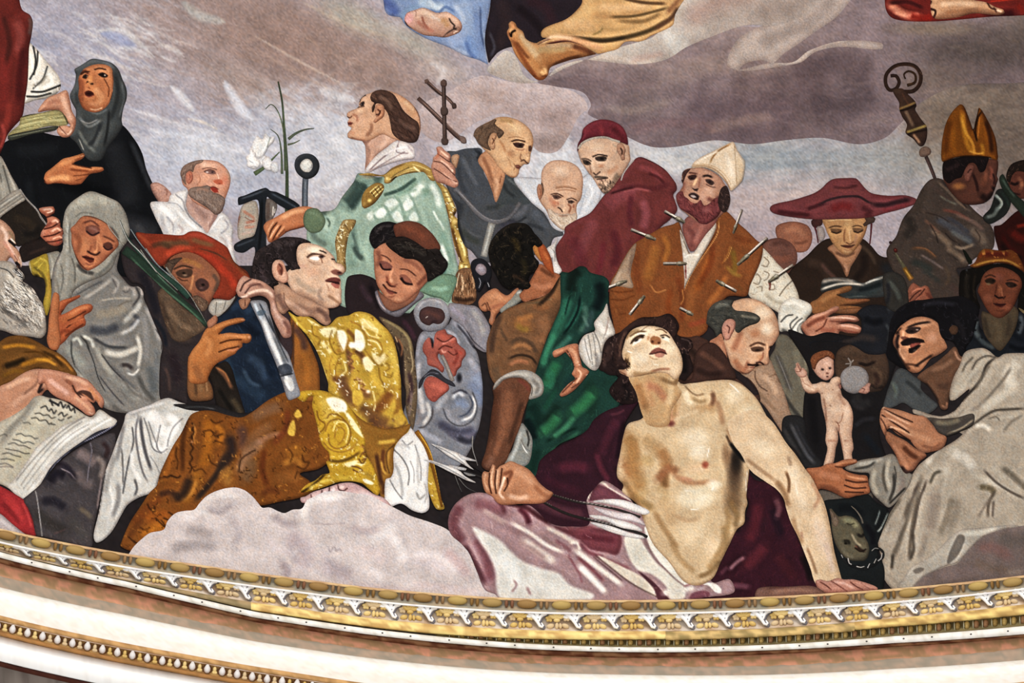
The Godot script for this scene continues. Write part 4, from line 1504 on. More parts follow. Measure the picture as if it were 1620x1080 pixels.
func paint_back_centre() -> void:
	draw("""
! painted_lily | white lily stem with dark green blades rising behind the dark lantern frame | painted lily
@ 405 0 4
#stem:26:10 46553f 195,1400 196,1100 190,960 178,800 165,640 140,515
s 6d7d62 8 .6 196,1080 190,900 170,660
s 2c3a2c 8 .6 204,1080 200,900 182,700
#leaf:16:5 5a6a50 185,1080 180,900 165,780 130,690 95,660 60,690
s 8a987c 5 .6 176,860 150,730 100,668
#leaf:20:5 63705e 205,880 250,845 310,820 370,812
#leaf:14:4 6f7b62 200,915 240,905 280,885
#leaf:30:6 5f7152 -10,1100 50,1060 110,1000 150,960
s 879474 8 .6 10,1075 90,1010 140,965
#leaf:18:4 667560 165,1100 160,960 140,860 90,815
#flower e2e2e2 -10,880 10,860 40,880 60,840 90,870 120,860 110,900 80,930 60,970 30,1000 -20,990 -30,940
v 16 8e96a0 .5 fbfbfb .6
s f6f6f6 14 .8 40,880 70,910 40,960
h 8f9a8c 5 .6 90,870 70,930
#flower dfe0e2 -50,1020 -10,990 20,1000 60,980 70,1020 40,1050 0,1070 -40,1060
v 16 8e96a0 .5 fbfbfb .6
#flower e6e6e6 40,1010 80,990 100,1020 130,1040 120,1070 80,1080 50,1060
v 14 8e96a0 .5 fbfbfb .6
@ 200 230 5.4
#flower e9e9ea 1020,100 1050,70 1048,40 1070,20 1085,50 1105,60 1110,100 1140,130 1145,165 1120,190 1080,185 1050,190 1025,170 1030,140
v 22 9aa0aa .5 ffffff .6
s ffffff 14 .8 1070,60 1075,120 1100,150
h 8a90a0 5 .5 1050,130 1080,150
#flower dcdfe2 1230,160 1280,140 1300,180 1290,230 1240,220
v 18 9aa0aa .5 ffffff .6
! painted_ring | dark iron ring on a straight stem standing behind the green-robed deacon's arm | painted ring
#stem:52:52 5c646e 1525,560 1525,400 1530,280
s 3a424c 12 .7 1505,540 1508,300
s 3a424c 10 .7 1548,540 1550,300
s 8a929c 10 .6 1525,520 1528,300
#ring 2f3338 1435,160 1450,110 1490,78 1545,68 1600,85 1640,130 1650,180 1630,240 1580,280 1525,285 1470,250 1442,205
v 30 15171a .5 5c646c .5
#ring_opening d6d6d0 1482,175 1495,140 1530,115 1565,120 1590,155 1588,195 1560,228 1530,228 1500,210
s 9a9ca0 14 .6 1550,200 1580,190 1585,160
s f2f0e8 20 .7 1510,150 1550,140
! painted_gridiron | upright black wooden frame, open between its bars, under the green-robed deacon's hand | painted frame
#pane a39a8e 985,520 1110,480 1105,750 960,800
s b87058 30 .6 1000,560 1060,600 1090,620
s a56250 40 .7 960,600 940,660 930,700
s b8705a 30 .7 1020,660 1070,650 1095,640
s c0806a 24 .7 1010,700 1060,700 1095,690
s 8a4c40 8 .6 1010,610 1060,640 1100,650
s 9a5a4c 8 .6 1010,690 1060,680
s b59a90 30 .6 980,760 1050,740 1090,730
#bar 23272d 955,445 1000,430 1190,360 1225,385 1290,400 1480,510 1450,560 1400,560 1240,470 1200,440 1195,900 1180,1100 1085,1100 1095,870 1000,915 930,900 920,850 1000,800 1095,760 1125,470 985,505 958,510
s 3d434b 20 .7 980,455 1100,415 1190,375
s 3a4048 20 .7 1240,410 1350,470 1460,535
s 15181c 26 .7 1160,460 1150,700 1130,900
s 39404a 12 .6 1205,450 1195,650 1190,840
s 3a4048 18 .6 940,860 1020,830 1090,800
s 5a5f66 6 .6 985,505 1060,485 1120,465
#inner_panel 6d6560 1200,455 1285,500 1280,560 1240,640 1195,680
s bdb9b0 14 .6 1255,520 1250,600
s 50403a 30 .6 1215,480 1210,640
s d5d0c6 8 .7 1270,540 1265,580
""")
	draw("""
! painted_crucifix | wooden crucifix with knobbed arms held up behind the tonsured deacon | painted crucifix
@ 405 0 4
#arm:24:20 5f4c46 1080,515 1150,580 1210,620 1255,670
s 8c7368 6 .6 1080,510 1150,572 1250,660
s 3c2c2a 8 .6 1090,530 1160,595 1240,675
#arm:26:30 5d4a44 1025,620 1080,670 1180,770 1260,850 1320,895
s 8a756c 8 .6 1050,640 1180,760 1300,870
s 3a2b2a 8 .6 1060,665 1180,785 1290,890
#upright:26:28 4e3f3b 1187,520 1190,640 1192,760 1196,900
s 7a665e 7 .6 1184,540 1188,700 1190,880
s 2c2220 8 .6 1198,540 1202,700 1206,890
#knob 6d5850 1065,505 1085,498 1098,515 1085,530 1068,528
v 8 3a2a28 .6 a08c80 .5
#knob 5a4842 1168,515 1185,500 1206,512 1205,545 1172,545
v 10 3a2a28 .6 a08c80 .5
#knob 4e3f3b 1240,650 1265,655 1268,685 1245,690
v 8 2a2020 .6 80706a .5
#knob 544540 1168,685 1190,670 1215,690 1212,725 1175,730
v 10 2a2020 .6 80706a .5
#knob 7c6860 1290,860 1325,870 1332,905 1300,905
v 8 3a2a28 .6 a8968c .5
#knob 544540 1172,880 1195,868 1218,885 1212,915 1180,915
v 10 2a2020 .6 80706a .5
! painted_person | tonsured deacon in pale green dalmatic with gold tassels, seen in profile looking up left | painted person
@ 480 230 5.4
q .62
#dalmatic 8cae98 470,235 560,255 660,270 720,225 820,180 920,150 1010,160 1080,220 1150,320 1190,400 1230,560 1260,740 1300,940 1325,1080 1290,1340 1150,1420 700,1420 280,1340 265,1000 150,900 40,830 28,740 55,640 120,575 260,545 330,440 430,310
s 6f9580 120 .6 380,700 420,900 400,1060
s 3e5a52 130 .95 480,300 440,400 360,500
s 35524c 90 .9 540,330 470,430 400,540
s 4a6a5e 70 .7 590,300 640,290 560,420
s 5e7468 70 .7 80,720 90,780 200,850
s 50685a 60 .7 60,660 110,600 200,570
s a8cbb2 90 .7 240,600 220,680 180,720
s 5c7a66 20 .8 200,620 225,660 215,700
s 7d9f88 50 .6 130,760 200,800 260,900
s 8cab94 60 .7 250,560 300,590 320,640
s b4d2be 160 .8 700,560 850,520 960,460
s c4dcc8 100 .8 560,620 620,580 700,540
s d5e4d4 70 .8 900,440 980,380 1020,330
s dbe8da 60 .7 1090,330 1140,420 1160,520
s 6c9a80 40 .7 800,420 900,380 960,300
h 4a7260 20 .8 700,420 790,390 880,340 950,290
s 3f655a 30 .7 740,410 850,370 920,310
s 9cc0a8 60 .7 1000,540 1050,700 1100,900
s 84ab92 70 .7 960,600 980,660 990,700
h 7da58c 18 .7 650,520 690,510 720,560 750,640
h 7da58c 18 .7 790,440 830,490 850,560 870,620
h 86ad94 16 .7 560,560 600,600 640,660
h 86ad94 16 .7 900,410 940,480 970,560 1000,660
h 8ab097 16 .6 600,560 700,500 800,440 960,380
h 8ab097 16 .6 620,640 760,560 850,490 940,450
h 8ab097 14 .6 740,650 860,580 960,520 1040,470
f e8eee4 .75 16 620,580 660,535 710,560 690,610 640,620
f e4ece2 .7 16 760,600 800,560 840,600 850,650 790,650
f e6eee6 .7 16 850,500 900,450 940,500 880,560
f e2eae0 .65 16 690,500 760,450 810,490 740,530
f dde8dc .65 16 900,620 950,560 985,640 930,650
f dfe9de .6 14 540,600 580,560 600,600 560,640
s 6fa084 40 .6 1010,380 1060,390 1030,430
s 5f9a80 50 .7 1190,1000 1220,1150 1250,1300
s 77a88e 80 .6 1180,740 1230,900 1260,1100
s e2ece0 40 .7 1180,850 1210,930 1230,990
s dfeadf 22 .6 1110,560 1150,640
s cfe0cf 22 .6 1160,640 1200,720
s 6b9080 60 .6 420,640 440,800 500,960
s 39504c 50 .7 430,860 470,940 510,970
s 526e64 30 .6 420,740 440,820 470,900
s 9abfa6 60 .6 560,760 540,900 580,1060
s 84ab92 20 .6 500,840 560,850 600,860
c d8e6d8 5 .25 60 40 70 30
c 6f9580 5 .25 60 40 70 30
s 8a8468 40 .7 600,260 560,270 500,260
#orphrey 9a7c48 270,820 300,720 340,640 400,630 450,640 430,700 390,760 370,860 360,960 360,1080 280,1080 285,960
v 30 6b5028 .5 c8b078 .4
c e0d2a0 9 .8 50 30 60 60 .5
c 6b4a28 8 .7 40 26 60 60 .5
s a88a5a 30 .6 320,900 320,1060
q .85
#gold_cord 8f6c34 500,520 500,440 540,370 620,320 680,330 690,370 660,430 600,500 520,540
v 40 5a3c1c .6 c4a050 .5
h e0c878 6 .8 570,400 590,380 640,340
h e0c878 6 .8 590,420 620,390 665,350
h e0c878 6 .8 610,440 640,410 682,370
h 4a3018 5 .7 580,400 610,440
h 4a3018 5 .7 610,370 640,410
h 4a3018 5 .7 640,345 665,385
o d8b868 .8 565,470 26,24
o b08c48 .6 510,500 30,30
#gold_band b08c46 465,250 560,235 680,250 760,190 860,150 950,135 1030,160 1100,210 1130,300 1090,300 1030,230 980,230 900,240 800,270 740,320 690,320 690,270 600,262
v 26 6b4a22 .5 d8bc70 .5
s 7c5a2c 20 .6 680,250 760,200 860,160
h e6d490 6 .7 740,290 840,220 950,190
h dcc880 5 .7 800,260 900,220 990,210
h 5f4220 6 .7 750,280 800,240 900,190
s e8dca4 16 .8 940,180 1000,230 1030,250
h e6d490 5 .7 950,200 1020,240 1090,270
h e0cc84 5 .7 930,160 1000,180 1080,215
o d8b868 .9 715,290 30,34
o e8d498 .8 712,280 12,16
h 3a2814 10 .7 750,300 790,270
#tassel_cord b09048 1130,250 1170,240 1200,270 1190,330 1230,370 1260,430 1290,500 1310,560 1290,600 1330,640 1320,700 1370,790 1400,880 1410,960 1425,1060 1330,1080 1330,980 1290,860 1260,720 1240,620 1210,500 1175,380 1130,310
v 36 6b4420 .6 dcc47c .5
s 7a4c20 30 .8 1270,700 1310,860 1350,1000
s 8a5826 24 .6 1210,480 1240,600 1260,680
s e0cc88 26 .8 1210,380 1250,470 1280,530
s e8d890 24 .7 1330,790 1370,880 1380,950
h 6a4a20 5 .7 1200,400 1230,400
h 6a4a20 5 .7 1215,440 1250,440
h 6a4a20 5 .7 1230,490 1270,480
c 6a4420 8 .8 40 30 20 50 .3
c f2e6b0 8 .9 40 24 60 50 .3
o e0c880 .9 1155,275 30,32
h 6a4a20 5 .7 1140,280 1170,260
o 5a3c24 .8 1290,580 22,30
o cfb474 .8 1295,650 30,28
o e6d898 .9 1350,1030 20,24
o e6d898 .9 1390,1040 18,22
@ 620 440 6.75
#tassel 8c5a34 690,-60 760,-110 850,-100 900,-40 905,40 900,140 900,220 860,270 790,285 700,270 640,250 650,150 665,60
s d0a070 30 .8 740,-40 760,60 750,130
s 5c3018 12 .8 820,-40 825,60 820,140
s c89868 16 .7 860,-20 875,60 870,130
s e8c898 10 .7 720,-60 700,20 690,100
c 5c3418 6 .5 40 50 88 8
c d8a878 5 .4 30 50 88 8
s 4a2a18 60 .8 660,210 760,240 880,220
c 2a1a10 6 .6 30 40 88 10
q .62
#sleeve_edge 6f8f78 500,-40 690,-10 640,190 600,260 520,215 420,195 320,150 280,130
s 8fb39c 60 .6 420,100 520,120 600,100
s 5c7c66 24 .6 310,150 420,190 560,220
q .88
@ 405 0 4
#neck c49a86 690,1080 695,1000 690,920 670,880 800,760 880,860 890,890 830,930 760,985 705,1080
s a07868 24 .6 690,900 715,960 700,1060
s d2ac98 40 .6 800,820 830,880 780,940
s 94685a 22 .6 660,885 700,900 735,860
#head c89a7c 745,580 800,570 860,580 930,612 990,660 1030,720 1042,790 1032,860 1000,895 930,892 870,880 800,850 740,880 700,892 650,888 610,880 580,868 578,845 598,822 606,808 584,795 578,772 590,752 574,735 576,716 600,700 632,688 650,672 652,650 664,622 690,600 720,590
v 40 a07052 .35 dab49c .35
o d8a88c .8 660,760 60,60
o d8ac8e .8 700,660 40,50
o e0b898 .7 660,700 40,20
s b0705a 20 .5 610,720 640,740 640,770
s 9a6850 26 .6 700,860 730,820 730,780
s 8f5c4a 10 .6 600,870 640,880 690,888
h 2c2020 7 .8 655,640 668,612 690,602
f 33262a .85 5 655,660 668,645 685,640 682,668 665,672
h 5a4038 5 .7 640,680 660,676 684,672
o d0b8a8 .8 664,660 6,5
h 6a3c30 5 .7 578,740 596,745 606,735
f a04c44 .85 5 580,775 596,768 612,778 604,792 584,792
h 5a2824 4 .7 582,782 600,781 612,778
o c08468 .6 610,840 24,20
s c8946e 60 .7 920,620 970,670 1010,740
s d4ae8c 30 .6 940,640 1000,700
h 6a4a3a 5 .5 1000,670 1034,740 1038,820
>hair 4e3830 722,620 736,586 780,568 830,574 875,600 900,640 935,700 985,745 1025,775 1034,840 1015,895 960,902 900,880 862,840 850,780 835,720 815,690 790,660 760,655 750,690 738,715 732,680 748,650 730,640
v 30 2c201e .5 6e5244 .4
c 2a1e1c 6 .4 60 60 50 25
c 866a58 5 .3 40 55 50 25
s 6a5248 40 .5 900,760 960,800 1010,820
s 70584c 30 .5 780,610 830,640 860,690
>ear bf8868 740,770 760,740 752,710 756,670 780,655 806,668 815,705 806,740 780,760 755,778
v 18 7a4834 .6 dcae94 .5
s 6a3428 12 .7 770,690 785,710 770,735
h 4a2820 5 .7 760,725 780,720 788,700
#collar d9d2cf 688,1090 705,1050 760,985 830,930 885,892 950,900 990,925 1005,960 1000,1000 940,1010 860,1030 780,1060 710,1092
v 20 a89ca0 .5 f2eef0 .4
h 8a6c74 6 .7 720,1075 800,1000 900,930
h 9a7c80 5 .6 740,1075 830,1020 940,960
h 8a6c74 5 .6 905,895 890,960 960,970
s f4f0f2 16 .7 820,980 890,940 950,930
s b8a0a4 12 .6 960,920 990,960
@ 200 230 5.4
#hand b87450 1170,690 1200,650 1260,620 1330,580 1420,540 1500,520 1570,525 1640,560 1640,650 1540,690 1450,715 1380,735 1330,770 1290,800 1230,830 1210,820 1195,760 1180,730
v 60 7a4228 .5 d4946c .5
s d89c72 50 .7 1330,620 1420,570 1520,550
s 5a2c1c 14 .9 1290,655 1240,720 1215,790
s 5a2c1c 14 .9 1325,680 1280,750 1245,815
s d8a07a 16 .8 1260,650 1220,710 1200,760
s d8a07a 16 .8 1300,680 1255,740 1228,790
s cc906a 16 .8 1350,690 1310,740 1280,780
h 6a3420 5 .6 1350,720 1300,770
s c88058 30 .6 1210,680 1200,720 1210,770
s 8c4c34 24 .7 1390,730 1480,700 1560,680
h 4a2418 8 .7 1360,740 1450,718 1560,690
o c06a58 .7 1380,750 30,30
#cuff 66785f 1535,555 1580,535 1640,545 1700,640 1660,730 1580,745 1525,700 1510,620
s 6f8068 30 .6 1560,570 1640,600 1680,660
""")
	draw("""
! painted_person | gaunt tonsured friar in a slate grey habit, head bowed in profile to the right | painted person
@ 700 280 6.75
#habit 4a4d52 60,-280! 330,-260 420,-200 440,-60 480,60 560,270 620,180 650,20 700,0 780,60 840,120 910,160 925,220 1000,300 1080,380 1150,480 1270,560 1290,620 1190,650 1140,760 1060,800 900,860 700,900 420,900 300,780 240,740 170,560 150,330 110,240 0,0 -60,-200
s 5c5f66 90 .6 300,-120 330,60 380,200
s 363a40 110 .7 150,160 180,300 160,460
s 40443f 80 .7 200,560 300,660 400,700
s 57595c 26 .6 260,560 340,620 420,640
s 2e3034 40 .7 150,380 180,540 230,700
s 3c3f40 60 .7 470,330 570,320 680,260
s 4f5452 40 .6 600,330 700,260 800,190
s 2f3238 30 .7 700,460 800,480 900,420
s 565c66 110 .7 960,360 1040,440 1120,540
s 3a3e44 50 .7 900,500 980,520 1080,560
s 5e6068 70 .6 760,420 860,360 900,300
s 3c3c48 70 .7 620,520 700,500 780,460
s 6a6c70 16 .5 700,60 800,140 870,200
s 343840 26 .7 830,130 900,200 880,260
s 4e4a54 90 .6 560,620 640,560 740,520
h 6c6c66 5 .5 470,90 490,140 550,180
c 666a6c 5 .25 60 50 40 40
c 2c2e34 5 .25 60 50 40 40
@ 660 160 6.75
#hood 484c53 345,560 440,525 520,505 600,500 660,498 695,520 690,580 650,640 690,720 760,860 820,980 860,1080 700,1100 500,1100 380,1000 410,880 420,740 450,600
x
s 5c6068 60 .6 480,600 560,760 640,900
s 2c2f36 40 .8 620,520 670,560 640,620
s 3a3e45 60 .6 440,700 460,860 520,980
s 343840 20 .7 600,500 640,530 660,600
c 666a70 5 .25 40 40 60 40
#shoulder 42474a 930,790 1000,800 1080,860 1150,930 1195,980 1200,1090 1000,1100 850,1090 880,1000 910,900
x
s 5a5f60 30 .6 960,820 1060,900 1150,980
s 33373b 40 .7 920,880 960,960 1040,1020
#neck bd8a68 650,640 690,560 780,520 900,640 940,760 920,880 880,1000 840,1080 800,960 720,760
s 9a6448 50 .7 700,600 760,720 800,860
s d2a282 40 .6 840,820 860,900 830,980
s 8c5a44 22 .7 790,520 810,580 870,620
s c8785a 24 .6 820,620 880,640 920,700
s 8a563e 16 .7 900,790 880,880
s a9765a 20 .6 760,760 800,900 820,980
#head c99e78 640,300 700,250 780,210 860,172 960,168 1060,195 1140,240 1200,300 1230,360 1240,430 1230,500 1212,560 1205,620 1196,662 1170,675 1150,668 1110,700 1090,730 1085,770 1060,805 1020,818 960,790 900,740 850,680 790,590 700,500 640,420
v 60 8f6644 .35 d8b490 .4
o d9b48c .8 1050,300 120,80
o d4aa82 .8 900,580 120,70
o cfa078 .7 980,700 90,70
o dcb48c .8 1180,600 30,50
o b8805c .7 1000,560 60,60
s 7a5038 18 .7 1000,430 1080,420 1160,440
h 3c2620 9 .8 1010,430 1060,412 1150,428
f 4a2c2c .9 8 1020,450 1080,440 1150,460 1130,495 1080,500 1040,480
o 1a1418 .9 1100,472 26,16
o a88474 .7 1140,480 14,9
s a06a50 22 .6 1050,510 1110,520 1150,510
f 5a3a34 .8 8 1190,480 1215,470 1225,500 1210,540 1190,530
s b8866a 14 .6 1170,500 1168,560 1180,600
h 5a3428 9 .8 1110,640 1140,625 1160,650 1190,668
s 8a5a44 16 .6 1110,560 1100,610 1130,640
h 7a3c34 9 .8 1050,690 1080,685 1100,700
f 9a5248 .8 6 1050,695 1075,688 1100,705 1090,725 1065,722
h 5a2c28 5 .7 1055,708 1092,712
s 9a6e50 16 .6 1030,660 1045,700 1030,740
o d4a884 .6 1040,780 40,26
s 8a5e44 14 .6 930,770 980,800 1040,815
s a97c58 12 .5 960,600 990,650 1000,700
s e0c090 16 .6 960,230 1020,260 1060,300
s 9c7a50 60 .6 880,200 960,200 1020,220
s b0744c 30 .5 880,420 920,480 940,540
h 8a5c3c 5 .5 980,390 1060,380 1140,400
>hair 6a5444 600,370 625,300 690,255 760,225 830,190 850,200 830,240 870,280 930,330 910,370 870,400 850,360 800,350 765,400 760,460 790,530 760,520 700,490 650,450 625,400
v 30 44342c .5 8c7460 .4
c 3c2e28 6 .4 60 60 -50 40
c 9a8674 5 .35 50 50 -50 40
>ear c79874 765,430 780,360 820,335 850,345 845,390 825,430 835,480 815,520 785,510 770,470
v 20 7c4c34 .6 dcb48e .5
s 6a3c28 12 .7 800,390 815,420 800,460
#hand b98672 205,490 260,485 290,520 345,560 360,600 350,640 400,700 410,760 405,800 440,860 440,895 410,925 350,910 280,880 220,870 180,820 160,760 150,690 165,650 170,600 215,560
v 40 7c5044 .5 d8ac94 .5
h 5c342c 7 .7 215,560 260,590 330,640 360,650
h 5c342c 7 .7 180,640 260,660 330,720 400,790
h 5c342c 7 .7 180,720 260,770 330,820 420,860
s dcb49c 22 .7 250,530 310,580 340,600
s d8ac98 22 .7 250,630 330,690 385,760
s d0a08c 20 .6 270,760 350,820 420,890
s c06e50 30 .6 210,510 230,570 190,620
o e0c4b0 .8 375,740 16,20
o e4c8b0 .8 425,875 14,14
#finger c09878 375,580 430,565 450,580 440,640 415,720 400,700 365,640
v 18 8a5c48 .5 dcb89c .5
""")
	draw("""
@ 700 280 6.75
#cord:52:40 6e6e72 130,120 240,230 330,340 430,430 560,480 660,460 750,390 830,270
s 8a8a8e 16 .7 170,150 340,330 450,425 570,465 680,435
s 4a4a50 12 .7 140,150 320,370 440,470 570,510 690,480
#cord_end:80:70 94948f 530,490 500,600 470,720 440,850
s b0b0aa 24 .7 520,500 480,680 430,840
s 6a6a68 12 .7 565,520 520,680 480,840
! painted_person | bald old man with a short white beard, eyes cast down, beside the pope | painted person
@ 700 280 6.75
#robe c9ccd4 760,20 900,0 1020,10 1480,10 1560,-40 1640,20 1700,100 1640,330 1440,480 1300,580 1180,540 1100,400 940,260
s b4bac6 60 .6 1500,60 1480,200 1460,380
s d8dce4 80 .6 860,80 920,180 1000,260
s a8b0be 12 .7 1540,100 1500,260 1450,420
s a8b0be 12 .6 1600,140 1540,320
s e2e4ea 40 .7 1560,60 1600,160 1520,340
#head c49c82 1060,-60 1100,-130 1160,-170 1240,-182 1330,-170 1420,-130 1480,-60 1502,40 1495,140 1490,190 1475,240 1440,290 1430,360 1440,430 1390,500 1300,560 1230,530 1150,450 1110,360 1060,290 1030,240 1010,170 1008,110 1030,70 1050,80
v 90 8a6448 .55 d8b49c .45 -110
o d8b8a0 .8 1260,-60 130,90
o c89c80 .8 1330,60 120,60
s a87858 26 .5 1200,110 1320,100 1440,130
h 8a5a40 5 .5 1210,120 1320,108 1430,130
h 8a5a40 5 .5 1230,145 1330,135 1420,155
s b8745a 60 .5 1150,220 1180,280 1220,320
s 7c5038 14 .7 1180,180 1240,180 1285,210
h 5a3a30 8 .8 1160,185 1220,175 1285,205
f 6a4a44 .85 8 1175,200 1220,195 1265,220 1230,240 1190,232
o 2a2024 .8 1215,215 20,12
h 4a302a 6 .7 1175,200 1220,192 1268,218
h 4a302a 8 .8 1330,240 1380,225 1430,250
f 5a4038 .85 8 1335,255 1380,245 1415,265 1380,285 1345,280
o 2a2024 .8 1380,262 20,11
s 8a4c34 26 .6 1340,290 1370,320 1350,380
s 9a5038 24 .6 1400,290 1400,330
s d8b090 20 .7 1300,230 1300,300 1310,340
h 3a2620 9 .8 1235,325 1260,340 1280,370
o e0c0a0 .8 1295,350 22,26
s b05c40 20 .5 1230,260 1240,300
o c06a4c .5 1200,270 40,30
h 7a4a3c 7 .7 1250,400 1290,412 1330,400
s a07058 12 .6 1245,408 1290,420 1330,408
s 5a3c2c 20 .7 1060,60 1075,140 1060,200
>beard cbb5a0 1120,340 1160,340 1200,380 1250,390 1290,400 1340,390 1380,400 1420,380 1440,430 1400,500 1310,570 1240,540 1160,460
v 30 9a8472 .5 e4d4c4 .4
c e8dccf 5 .5 50 45 60 30
c 8c7462 4 .4 30 40 60 30
s a8745c 20 .5 1240,410 1290,416 1340,408
>ear b88468 1010,110 1030,70 1055,85 1065,150 1060,220 1040,250 1015,190
v 16 7a4c38 .6 d0a084 .4
s 7a4834 10 .7 1035,110 1045,160 1040,210
! painted_person | pope in crimson skullcap and mozzetta glancing back over his shoulder | painted person
q .7
@ 840 180 5.4
#mozzetta 76302f 285,1020 290,970 380,910 500,850 560,780 620,700 680,640 780,520 840,440 900,378 940,368 1000,390 1080,430 1150,480 1200,540 1240,600 1245,650 1215,690 1230,740 1250,820 1190,900 1100,980 1000,1200 800,1500 500,1500 300,1420 210,1160
v 60 561e28 .5 944048 .35
s 8f4048 150 .6 640,800 760,700 900,660
s 6a2430 60 .7 860,700 840,820 860,960
s 9a4a54 90 .6 950,740 980,840 960,980
s 8a4046 120 .6 540,900 480,1040 400,1200
s 5e1c28 90 .6 700,1000 740,1160 700,1300
s 6e2630 120 .7 340,1050 420,1200 440,1350
s 7a2430 60 .7 620,1100 600,1250 560,1400
s 903c40 60 .7 920,450 1020,480 1120,560
s 5e2026 30 .7 1010,510 1080,540 1140,590
s 6a262c 50 .7 760,640 900,620 1040,640 1180,600
s 9c4c4c 22 .6 780,660 900,640 1020,660
s 4e1a22 24 .7 680,680 780,650 880,630
s 741f2a 60 .5 960,1000 900,1160 860,1300
h 561c24 7 .6 940,372 1060,420 1150,480
c 9a4c50 6 .2 70 60 60 40
c 4e1822 6 .2 70 60 60 40
#collar_edge:12:8 d6ccc6 770,570 790,510 840,440 880,395
c 8a7a74 4 .7 10 12 60 60
#head cc9e7e 400,290 440,240 520,200 620,190 720,210 790,250 835,270 842,330 850,390 830,430 790,500 740,570 690,640 640,685 600,660 560,600 530,550 490,500 450,440 420,390
v 60 a5745a .4 deb89c .4
o dab494 .8 560,280 110,60
o d8ac8c .8 680,440 90,70
o d0a080 .7 480,330 50,60
h 3c2a26 9 .8 530,365 580,348 650,360
f 40302c .85 8 545,375 600,360 650,375 640,400 590,405 555,395
o 14121a .9 605,382 24,14
o c8b0a4 .6 635,392 8,6
f 4a3830 .85 8 440,395 490,400 515,430 480,440 450,425
o 1a1418 .8 480,415 18,12
h 3c2a26 7 .7 435,385 480,385 515,405
s d8b090 18 .7 520,400 530,450 545,500
s a87458 16 .6 500,430 510,480 520,510
o d08058 .7 600,445 34,24
h 5a382e 8 .8 535,505 555,520 590,495
o c09074 .6 560,500 16,14
s 5a4a40 22 .8 540,540 580,540 650,545
h 4a2c28 7 .8 565,560 610,555 655,548
o b06a5c .7 605,570 30,9
s 6a5648 26 .6 580,600 620,620 640,660
s 7c6654 40 .6 640,640 700,590 750,520
s 8a7460 26 .5 700,560 740,500
s 4c3c34 22 .7 620,680 680,660 740,600
k 4a3a32 4 .5 40 26 60 30 640,620 80,60
s c8825a 50 .5 650,500 710,480 740,440
s a8947a 14 .6 700,260 740,300 730,340
>ear b98466 735,260 760,245 790,265 810,310 800,350 805,390 780,400 760,360 735,320
v 18 6a3c2c .6 d8a888 .5
s 4a2a22 18 .7 765,290 780,320 775,350
>cap 7c2632 396,330 400,260 430,200 445,130 500,80 570,52 650,50 720,70 780,110 815,170 830,240 830,268 790,250 740,240 690,225 640,200 560,200 490,215 430,260 410,300
v 60 4e1420 .5 9c3844 .5
s 8c2c34 50 .6 590,100 610,150 600,190
s 5e1a22 60 .6 700,120 760,180 800,220
s 5a1a28 40 .6 440,160 420,230 405,290
>cap_trim:18 c9bfae 405,300 430,258 490,222 560,204 640,202 700,222 760,240
c 8c7c6c 4 .6 26 14 80 60
c eee8dc 4 .6 26 14 80 60
@ 700 280 6.75
#sleeve_edge e0dcd8 1215,630 1200,700 1115,760 1130,800 1155,860 1175,870 1180,1000 1200,1045 1240,1040 1275,1000 1240,930 1215,860 1205,760 1225,680
v 16 a09890 .5 f6f4f2 .4
h 8a827a 5 .6 1160,760 1195,800 1200,900
c fbfaf8 5 .6 14 20 70 40
""")


